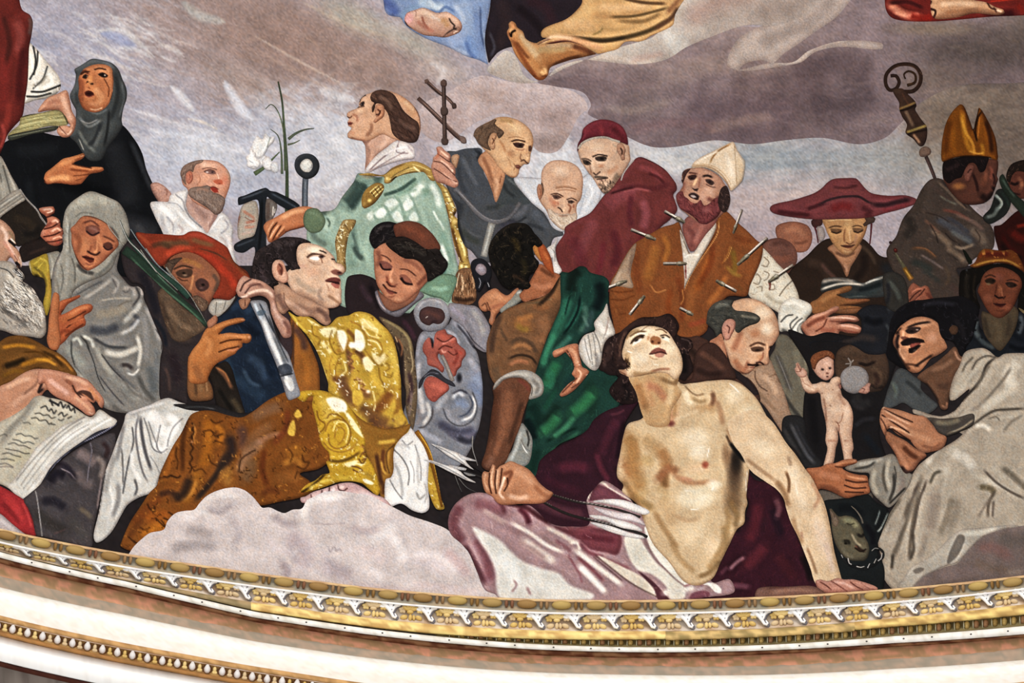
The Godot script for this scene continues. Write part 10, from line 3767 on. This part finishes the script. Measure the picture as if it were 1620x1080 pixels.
	draw("""
! painted_person | bare-chested dark-haired young man gazing upward, leaning on one straight arm above the cornice | painted person
@ 940 600 5.4
#dark_cloak 3a1e2a 380,180 240,220 100,270 0,340 -60,430 -160,500 -320,580 -460,690 -500,820 -620,980 -560,1160 -300,1270 0,1280 200,1200 240,960 300,800 260,400 330,260
s 4e2432 90 .8 200,340 120,480 60,640
s 271620 60 .9 260,360 230,500 200,680
s 5c2836 60 .7 20,640 60,760 120,860
s 5a2636 110 .7 -300,760 -180,740 -60,760
s 55303a 110 .9 -480,1040 -300,1120 -100,1160
s 2c1820 60 .8 180,740 220,840 240,920
s 46202e 80 .7 -420,840 -300,900 -120,960
s 5a3038 26 .5 140,300 200,290 260,260
c 6a3446 5 .3 50 50 100 40
@ 1140 700 5.4
#maroon_cloak 3d1c28 -80,240 60,160 200,100 240,240 300,320 420,340 520,460 560,560 640,760 720,960 800,1100 840,1260 760,1300 400,1320 0,1340 -260,1320 -420,1260 -160,1200 0,1000 80,800 200,640 230,480
s 55222c 110 .8 320,520 300,680 240,840
s 5c2630 120 .8 380,880 300,980 200,1060
s 281820 90 .9 120,760 160,700 220,620
s 2a1a26 90 .8 440,560 480,680 520,800
s 4a2028 110 .7 480,960 560,1060 640,1160
s 684448 60 .6 470,480 500,560 480,640
s 3a1e28 60 .7 380,640 360,760
s 7a5a60 40 .7 80,1080 140,1020 200,980
s 5a3440 40 .6 0,1120 60,1060
s 6c4450 60 .6 -40,1240 100,1220 240,1230
s 1c1418 80 .9 700,960 740,1060 780,1180
c 74343c 5 .3 80 60 110 40
c 22121a 5 .3 80 60 110 40
@ 680 740 5.4
#pink_robe a5868a 160,420 200,330 270,260 350,220 440,210 560,240 660,300 760,320 850,320 930,380 1000,450 1080,490 1200,500 1360,480 1340,280 1400,180 1480,110 1540,130 1600,170 1680,230 1760,330 1820,420 1900,520 2020,700 2120,800 2210,880 2380,920 2420,980 2560,950 2600,1060 2400,1100 2100,1130 1600,1140 1000,1140 600,1120 560,1080 470,1040 400,880 330,720 260,640 190,580 160,520
s 7a4a52 110 .9 260,320 200,480 280,640
s 6a3c46 60 .8 300,660 380,800 470,980
s 84505a 110 .8 400,600 480,760 520,960
s 8a5a62 120 .8 380,300 520,330 660,380
s 74404a 40 .8 560,260 620,330 640,380
s 6a2e3c 60 .9 760,340 820,400 850,480
s 5c2a34 50 .8 640,300 800,330 940,420 1040,480
s b49a96 50 .8 460,360 560,420 660,480
s 957478 60 .7 620,480 720,540 780,560
f d6d6d0 .95 40 370,510 460,540 600,620 700,720 800,800 960,860 1100,900 1200,1000 1400,1080 1380,1120 1000,1130 600,1110 570,1020 560,880 500,740 420,620
s e2e4e2 130 .9 600,740 700,860 760,980
s dcdad4 130 .9 860,940 1000,1010 1140,1060
s cfc4ba 80 .8 800,620 940,720 1060,800
s d8d0c6 40 .8 700,470 860,560 1000,660 1140,720
s a88a88 60 .8 780,640 880,700 980,770
s 9a7c7c 40 .8 960,580 1080,660 1180,700
s c8bcb0 40 .8 1000,510 1140,580 1240,640
s 8f6068 40 .8 1080,620 1180,690 1200,720
s d4ccc0 30 .9 1200,640 1260,640 1280,700
s dcd6cc 50 .9 1240,700 1400,820 1560,940 1640,1000
s 94545e 34 .85 1260,760 1380,860 1480,960
s 9a6068 26 .8 1180,740 1240,840 1280,900
s b08488 24 .7 720,960 740,1000 700,1060
s b08488 30 .7 830,1020 860,1080
s e6e4de 60 .9 1280,840 1400,960 1500,1060
s a0606a 24 .6 1280,900 1300,980
h 6a4448 6 .6 1400,760 1520,860 1640,960
f 7a3e48 .95 24 1060,500 1200,520 1340,500 1460,520 1620,560 1640,640 1600,740 1500,720 1380,700 1280,620
s 6a303c 60 .8 1300,580 1440,600 1580,620
s 8a4c58 40 .8 1280,640 1360,720 1480,760
s 9a5c66 40 .7 1500,780 1600,820 1700,860
s 8a5058 40 .7 1140,510 1280,520 1400,500
@ 920 760 5.4
f d8d4c6 .95 24 370,480 480,480 540,560 640,700 760,800 870,900 880,1000 760,1010 720,900 600,800 480,760 400,640
s e4e2d6 40 .9 560,400 620,560 700,700 800,790
f e2e0d4 .95 14 540,400 600,380 660,440 760,600 860,700 950,800 980,870 900,900 800,830 690,720 600,600 560,500
h 9a7878 8 .8 530,480 570,560 620,660 700,740 800,840 880,900
f 6a3844 .95 10 480,770 560,820 640,890 720,980 750,1020 660,1020 620,940 560,860
f cdc4b2 .9 14 140,640 260,690 360,740 480,800 560,860 620,930 630,990 520,930 400,850 260,750
h 6a4c48 7 .7 120,640 260,750 400,860 520,930 640,990
s d8d2c8 60 .8 700,960 820,940 960,920
s a86870 20 .8 880,900 960,880 1040,890
f 8c5060 .9 16 920,1000 960,950 1040,940 1100,960 1060,1010 940,1020
f e0ded6 .95 8 1040,885 1100,870 1160,890 1195,930 1190,960 1140,950 1090,900
s b09ca0 30 .7 900,960 1000,930 1060,910
f 7a4452 .95 20 80,60 120,30 220,60 320,120 420,180 300,170 180,160 60,170
s d0c8ba 22 .9 50,170 100,50 150,10 220,40
s c8beb0 14 .8 200,40 300,100 440,180
c f0ece4 5 .25 70 60 40 40
@ 940 600 5.4
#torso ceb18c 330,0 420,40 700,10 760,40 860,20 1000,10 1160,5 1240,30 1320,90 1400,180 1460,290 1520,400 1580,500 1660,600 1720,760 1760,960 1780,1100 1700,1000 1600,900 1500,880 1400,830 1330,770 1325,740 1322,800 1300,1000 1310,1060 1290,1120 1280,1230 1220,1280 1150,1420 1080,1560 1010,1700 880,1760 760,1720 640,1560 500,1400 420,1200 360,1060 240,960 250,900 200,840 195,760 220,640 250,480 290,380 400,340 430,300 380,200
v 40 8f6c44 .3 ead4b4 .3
s b48c5c 90 .8 400,60 480,180 560,300
s bb7c58 90 .6 520,120 560,200 600,280
s a87c54 110 .7 460,220 560,340 640,360
o 8a3c3c .9 655,375 50,40
o c08060 .7 640,300 110,90
s c8a078 60 .7 680,60 720,180 700,280
s b08a60 40 .8 660,100 690,200 680,320
s ead4b4 60 .7 780,100 800,180 840,200
h 8a6a4c 10 .7 780,60 830,110 880,135 930,125
s a88860 40 .7 840,160 900,190 960,180
s 8a5c44 50 .8 1010,110 1020,180 990,240
s b08462 60 .7 1040,180 1080,280 1100,380
s c0986c 80 .7 860,260 960,240 1040,260
s d8bc98 40 .8 700,340 820,290 900,260
s a87a4c 100 .8 280,480 330,560 350,700
s b07048 120 .7 260,700 320,780 280,820
s b89468 130 .7 420,500 500,560 560,620
s a8784c 120 .8 560,600 620,700 600,760
s bd9c6c 110 .7 400,680 460,700 480,660
s 8c6038 90 .8 600,780 600,860 600,930
s a06a48 90 .8 540,860 640,760 720,800
s c0a478 110 .7 440,840 400,940 460,980
s 9a7848 80 .7 320,960 400,1040 500,1100
o ecd8ba .95 860,500 190,130
o f0dfc4 .9 900,620 130,100
o dcb894 .8 880,760 150,70
o d8bc98 .7 1030,480 80,130
s b88460 50 .7 680,820 800,880 940,880 1040,860
s c8886a 40 .6 740,840 840,860
o f0e4c8 .95 880,1000 220,120
o f2e6cc .9 1020,900 90,70
o b0503c .95 948,730 42,44
o c86850 .8 960,720 24,24
s f4ecdc 12 .9 985,580 975,620 962,665
s fbf7ee 14 .9 1020,920 1005,945
s f6f0e4 12 .9 780,945 820,955 860,955
s a87c4c 170 .75 300,480 330,700 380,960
s 8f6840 60 .6 250,860 330,1000 430,1180
o 6a5038 .85 1190,1020 120,260
o 4a382c .98 1205,760 105,260
o 2c2622 .95 1215,680 70,160
o 7c5a40 .7 1130,640 60,150
s 1c1e22 40 .9 1160,540 1220,620 1290,700
s 6a4c38 26 .8 1130,480 1160,540
s d8ccb8 12 .8 1315,760 1300,860 1300,960
s 8c6e48 60 .7 1160,1040 1220,1160 1200,1260
s 9a7a50 90 .7 1120,1240 1120,1400 1060,1520
o ead4b4 .8 1200,140 120,120
o ead4b2 .9 1320,300 130,150 50
o ead2b2 .9 1480,560 150,110 45
s f6efe2 12 .9 1155,35 1200,70 1240,115
s f4ece0 10 .8 1400,530 1460,560 1500,575
s b48c68 30 .7 1130,420 1180,520 1260,620
s b98e6a 40 .7 1280,660 1360,760 1480,840
s b4906a 30 .6 1500,460 1540,540 1600,600
@ 920 760 5.4
s c2a078 130 .7 640,200 740,240 760,400
o ecdabb .9 960,160 180,130
o e6cca8 .85 960,440 190,180
o e4c6a2 .8 1120,560 120,130
s a88258 60 .7 620,260 700,400 820,580
s b08c60 60 .6 760,520 840,660 960,780
s ad8a5e 60 .7 1080,760 1160,640 1220,520
s 8f7048 50 .7 1000,820 1100,780 1180,680
s f2eadc 12 .8 930,250 1000,240
s a98658 60 .6 1240,240 1260,340 1240,420
s b89a70 90 .6 640,60 720,100 700,180
o e0ceac .7 1060,80 80,50
s c49c74 50 .5 820,300 900,340 1000,320
""")
	draw("""
@ 1140 700 5.4
#straight_arm d6b896 60,-170 140,-240 300,-280 440,-180 560,0 640,100 720,220 780,300 830,400 880,500 920,640 950,800 970,920 1000,1040 1030,1150 1050,1230 960,1260 860,1260 800,1180 770,1080 720,950 660,800 600,680 560,560 540,480 480,400 380,330 260,240 170,90 110,10
x
v 50 8f6c4c .45 e2c8a8 .25 -170
o ead2b2 .9 360,40 170,110 35
o ead2b4 .9 620,260 80,130 -20
o e8ceb0 .9 690,480 80,200 -15
o e4c8b0 .9 860,800 90,260 -15
s 8a6040 30 .8 560,250 585,330 580,430
s 9c7450 60 .7 480,330 540,420 580,540
s b08a66 50 .7 620,640 640,740 700,860
s a98260 40 .6 220,140 340,230 460,320
s c08e70 40 .6 780,340 840,460 800,560
s b8846a 24 .6 690,760 700,820
s e8d8c0 20 .7 640,340 660,460
s 9a7050 30 .6 740,900 780,1000 820,1120
s d2b8a8 60 .7 900,860 930,980 960,1100
s b08c70 40 .6 580,120 600,200
@ 1215 820 4
#arm_hand b88272 300,395 330,385 380,395 440,375 480,385 540,385 600,400 660,420 695,440 690,455 600,460 520,468 440,470 360,470 320,450
v 24 7c4a40 .5 d4a898 .5 -90
s d0a498 20 .7 410,400 480,410 540,440
h 7a4238 6 .7 330,400 370,425 400,450
h 7a4238 6 .7 520,400 560,430 600,450
h 7a4238 6 .7 590,410 640,440 680,455
h 7a4238 6 .6 400,395 440,420 500,460
s c49080 16 .7 560,400 620,425 660,445
#shadow_plane 7a5a50 -60,440 140,430 260,425 320,440 360,475 200,490 0,500 -80,500
s 8f6c5c 30 .6 20,470 160,450 300,460
s 5c3a34 20 .5 0,440 120,430
""")
	draw("""
@ 860 480 5.4
#hair_back 2c2020 640,620 560,610 510,580 470,560 500,480 490,400 520,320 590,270 660,240 740,170 830,120 900,115 980,110 1070,85 1130,130 1160,200 1140,260 1200,290 1260,310 1275,370 1240,400 1260,480 1280,560 1240,620 1200,660 1160,640 1100,700 820,820 780,850 700,860 620,830 560,740
s 3c2c2a 60 .7 640,300 580,400 540,500
s 4e3a34 40 .6 660,340 620,440 640,540
s 463430 40 .6 560,360 520,460 520,540
s 1a1416 80 .8 1180,420 1200,520 1200,600
s 5c4a40 30 .5 760,190 860,150 960,140
s 3a3028 40 .6 920,130 1040,130 1100,180
s 201a1c 60 .8 680,680 720,760 700,830
h 4a3c38 7 .7 1180,300 1240,320 1260,370
c 6a544a 5 .4 70 50 100 50 .5
c 140e10 5 .5 80 50 100 50 .5
#neck bf9a70 730,620 900,600 1040,580 1160,560 1150,660 1140,700 1180,760 1100,900 1060,1040 900,1040 840,940 790,760
v 40 8a6444 .5 d4b48c .3
x
s a8784e 90 .8 800,680 840,800 880,900
s c09068 60 .7 900,640 900,780 940,880
s b87458 80 .6 880,700 960,720 1040,820
s cdb08a 60 .7 1080,640 1090,760 1060,860
s 93704c 40 .7 1140,600 1120,680 1000,640
#face e0c2a0 690,330 710,270 750,220 820,195 900,188 980,200 1050,230 1090,280 1120,330 1160,400 1185,480 1185,560 1160,620 1120,650 1060,600 1000,590 920,600 820,620 740,630 690,610 650,590 640,565 700,560 710,510 680,480 670,420
v 36 a07850 .35 e8d0ae .3
o f0dabc .9 860,240 130,50
o f0dcc0 .8 820,460 110,90
o e8d2b2 .85 1080,380 60,90
o e0c4a0 .8 1040,510 110,60
o e0bc98 .7 800,350 60,60
s a08058 40 .7 700,300 740,250 820,225
s b89468 60 .6 700,420 720,480 720,540
s 8a5c34 24 .8 700,470 710,500 700,530
s b4785c 26 .7 920,580 1000,560 1080,560
s b08a60 60 .7 760,600 860,610 940,600
h 7a5638 9 .7 740,280 800,245 860,240
s 8a6848 16 .7 740,275 810,240 880,238
h 7a5638 8 .7 960,225 1010,222 1050,250
f 6a4c3a .85 10 745,330 780,285 840,262 860,290 800,315 760,350
f f0e4cc .95 8 760,335 800,310 840,295 835,315 790,345 755,365
o 1c1818 .95 795,315 28,12 -30
o 2a1e1a .9 840,280 20,12
f f0e4cc .95 6 1010,295 1050,285 1075,300 1080,330 1040,315
o 1c1818 .9 1020,290 18,12
h 4a3428 8 .8 1000,275 1040,268 1075,290
h 4a3428 8 .8 745,340 780,300 830,272 860,272
s e4c4a4 24 .8 900,260 940,270 960,280
f b07048 .9 12 910,300 940,275 970,280 1000,300 1000,345 960,350 920,345
o e8c8a8 .9 965,265 30,22
o 6a3020 .9 930,325 18,18
o 5c2a20 .9 985,335 16,14
s c88a60 24 .7 900,280 890,310
s d8a888 20 .7 1000,360 990,380
f 9c5a50 .95 8 905,430 940,390 980,375 1010,385 1040,400 1050,430 1000,425 950,430
f c08270 .95 8 950,430 1000,425 1040,430 1020,455 980,460 950,445
h 5a2c2c 7 .8 905,432 950,425 1000,412 1050,430
s b48a64 14 .5 900,450 930,470 980,475
s fbf3e4 12 .9 715,405 740,415 755,420
s f2e4cc 10 .8 940,520 980,525
f c49070 .8 10 640,570 690,560 715,590 700,625 660,600
s 9a6a50 12 .7 650,580 690,600 700,620
k 4a3428 4 .6 24 40 60 50 710,520 30,40
h 5a4434 6 .6 830,235 900,190 990,200
#hair_lock 382826 660,240 740,175 830,125 940,130 1080,110 1140,200 1120,320 1090,270 1040,225 970,195 890,188 810,200 750,230 710,280 690,340 670,430 690,490 720,520 700,560 660,540 640,560 600,480 620,340
v 24 1a1214 .5 5c4840 .3
s 5c4438 30 .6 700,240 660,340 650,460
c 6c564a 5 .4 50 50 110 40 .5
c 140e10 5 .45 50 50 110 40 .5
#rough_arm_cloth 46302a 1160,680 1260,640 1280,560 1300,420 1380,340 1460,340 1540,420 1600,520 1640,600 1640,640 1500,640 1340,670 1240,680
s 5e4034 60 .7 1340,420 1440,480 1540,560
s 33221f 60 .7 1300,560 1400,600 1520,600
""")
	draw("""
! painted_person | bishop's outstretched white sleeve and open hand in front of the green cloak | painted person
@ 860 480 5.4
#sleeve c9c2b8 540,0 560,100 590,180 610,260 560,290 520,340 500,420 490,500 450,570 400,560 340,500 310,440 300,380 310,330 350,270 440,230 430,170 470,110 510,60
v 30 8c8680 .5 e8e2da .4
s e8e2da 60 .8 470,160 500,220 560,250
s dcd6d0 60 .8 350,300 360,380 390,480
h 7c7874 7 .7 430,240 470,330 490,420
h 8c8884 7 .7 380,270 400,380 420,540
h 8c8884 6 .7 420,260 440,380 450,540
h 8c8884 6 .7 350,300 370,400 400,500
h 9a8c84 6 .7 550,120 540,220 510,300
s 908a88 40 .7 440,420 460,500 440,560
s c4a89c 20 .6 560,120 540,200 530,240
c f4f0ea 5 .5 24 24 20 60
#hand b8785a 75,420 100,395 160,375 220,350 290,345 300,400 310,460 320,500 330,540 370,560 390,580 350,640 300,700 260,740 200,780 150,795 135,780 180,720 220,680 270,640 240,600 260,560 250,500 210,440 190,415 130,450 90,460
v 30 7c4834 .5 d8a082 .5
s d09878 40 .7 220,380 270,430 290,520
s c88c6c 30 .7 110,420 170,400
h 6a3424 8 .7 200,400 230,450 260,540
h 6a3424 8 .7 280,640 230,690 160,760
h 6a3424 7 .7 300,680 240,720
s dcb094 20 .7 290,560 320,600 280,680
c f0e0d4 5 .6 14 14 0 60
! painted_arrow | arrow with the upper pair of white flights, lying highest in the youth's fist | painted arrow | arrows held by the bare-chested youth
@ 680 740 5.4
#shaft:18:22 3c3634 680,120 780,150 920,190 1080,240 1260,290 1400,310 1620,360 1800,420
s 96928e 6 .8 690,118 920,180 1260,280 1620,345
#feather f3f2f0 1390,285 1480,270 1560,265 1660,275 1760,310 1850,350 1880,380 1840,400 1760,380 1620,330 1480,300
v 16 aaa8a8 .5 ffffff .3
#feather e6dce0 1400,335 1500,355 1620,380 1720,395 1800,440 1840,490 1740,460 1620,440 1520,410 1440,370
v 16 a898a0 .5 f8f2f4 .3
@ 620 580 5.4
#shaft_tip:10:16 2c2a2c 600,800 680,840 780,900
#arrow_point e6e6e4 330,655 400,675 480,705 560,735 610,770 640,820 680,860 710,890 640,850 570,810 480,760 400,700
v 14 9a9a9c .5 fafafa .3
h 8c8c90 5 .7 380,680 500,740 620,830
#arrow_point dcdcdc 560,735 620,765 680,785 725,805 650,800 590,785
! painted_arrow | arrow with the lower pair of white flights, its point against the white linen | painted arrow | arrows held by the bare-chested youth
@ 680 740 5.4
#shaft:20:24 34302f 660,140 760,190 900,250 1060,340 1200,400 1360,440 1500,470 1620,510 1800,560 1860,590
s 8c8886 6 .8 680,140 900,240 1100,345 1360,430 1620,500
#feather f0efed 1360,405 1460,405 1560,430 1680,460 1780,500 1820,540 1740,530 1620,505 1500,450 1400,430
v 16 a8a6a6 .5 ffffff .3
#feather f4f3f1 1370,465 1440,470 1560,500 1700,550 1820,580 1840,600 1760,600 1620,570 1500,530
v 16 aaa8a8 .5 ffffff .3
s d0cccc 8 .7 1400,480 1560,530 1760,590
@ 620 580 5.4
#shaft_tip:10:16 3a383a 590,890 680,910 780,945
#arrow_point ececea 270,795 340,800 430,830 520,860 580,890 620,930 680,965 720,990 640,970 560,930 460,880 360,830
v 14 9a9a9c .5 fcfcfc .3
h 8c8c90 5 .7 330,810 460,860 640,960
! painted_arrow | short grey arrow points and dark shaft ends between the two bright arrow points | painted arrow | arrows held by the bare-chested youth
#shaft_tip:8:12 242226 560,850 660,870 780,920
#arrow_point c4c6c8 480,840 560,850 640,870 630,885 540,870
#arrow_point 9a9c9c 610,900 680,915 720,930 650,930
! painted_feathers | thin pale grey blades fanning out behind the arrow points and the bare forearm | painted feathers
#feather_wisp:10:4 b0b2b0 690,590 690,700 720,800 735,850
#feather_wisp:6:3 8a8e8c 540,930 570,1010 600,1075
#feather_wisp:6:3 8a8e8c 570,950 640,1030 730,1075
#feather_wisp:12:6 9a9c98 1105,620 1130,680 1180,720
! painted_person | clenched right fist and wrist of the bare-chested youth holding the arrow shafts | painted person
#fist b9805f 770,920 790,890 830,900 860,830 885,840 890,880 920,850 960,830 1010,805 1080,830 1160,870 1210,920 1260,990 1330,1050 1380,1080 1300,1160 1100,1170 960,1180 900,1160 860,1110 800,1070 775,1000
v 40 7c4832 .5 d8a482 .5
s c89272 70 .7 1040,880 1120,920 1200,1000
s d8a888 22 .8 870,850 850,950 860,1040
s d4a484 20 .8 905,870 900,960 890,1050
s d0a080 20 .7 800,910 790,980 820,1050
h 5a2c1e 9 .8 835,910 830,1000 850,1080
h 5a2c1e 9 .8 890,890 880,980 890,1080
h 5a2c1e 9 .8 940,870 930,960 920,1060
s 8a5038 40 .7 950,920 1020,900 980,1000
s e0b8a0 26 .8 960,950 940,1010 920,1080 960,1130
s dcae94 50 .7 1000,1100 1080,1120 1160,1110
h 4a241a 8 .8 985,950 990,1000 960,1060
s a06648 40 .6 1220,1020 1280,1080 1340,1110
o e8ccb8 .8 960,950 16,20
""")
	draw("""
! painted_cloud | grey-mauve cloud rim with a pale torn edge at the lower right corner | painted cloud
@ 1320 740 5.4
#cloud 6f625f 700,990 760,930 860,880 960,840 1040,820 1100,760 1160,680 1240,600 1340,545 1460,515 1560,500 1700,480! 1800,480! 1800,930! 1620,935 1400,960 1160,990 940,1020 760,1050 600,1060
y
v 60 574c4a .4 857672 .4 -100
s 7a5c58 110 .7 1240,680 1360,680 1500,760
s 5c5450 130 .6 1400,580 1520,620 1640,600
s 7c6c6a 110 .7 900,920 1060,900 1200,880
s 6a5a50 90 .6 1200,800 1360,860 1500,880
s 80746c 60 .6 1480,900 1600,880
c 8f7f7a 6 .25 80 50 -15 40
c 4e4442 6 .25 80 50 -15 40
#pale_edge aaa398 540,1020 590,940 650,850 760,790 840,730 920,660 1000,580 1080,525 1160,515 1300,505 1440,490 1540,485 1580,500 1460,520 1340,555 1240,610 1160,690 1100,760 1040,815 960,835 860,880 760,930 700,990 650,1040
v 16 84786f .4 c8c2b4 .5
s c4bfb2 60 .8 1120,560 1240,550 1380,520
f 6e6660 .85 16 1060,570 1110,580 1110,640 1060,740 1000,800 965,820 970,760 1010,660
f 7a7068 .8 12 670,880 720,850 770,860 740,890 690,905
s b8b0a4 16 .7 1110,640 1090,700 1040,790
s bcb5a8 20 .7 620,920 700,830 800,770
""")
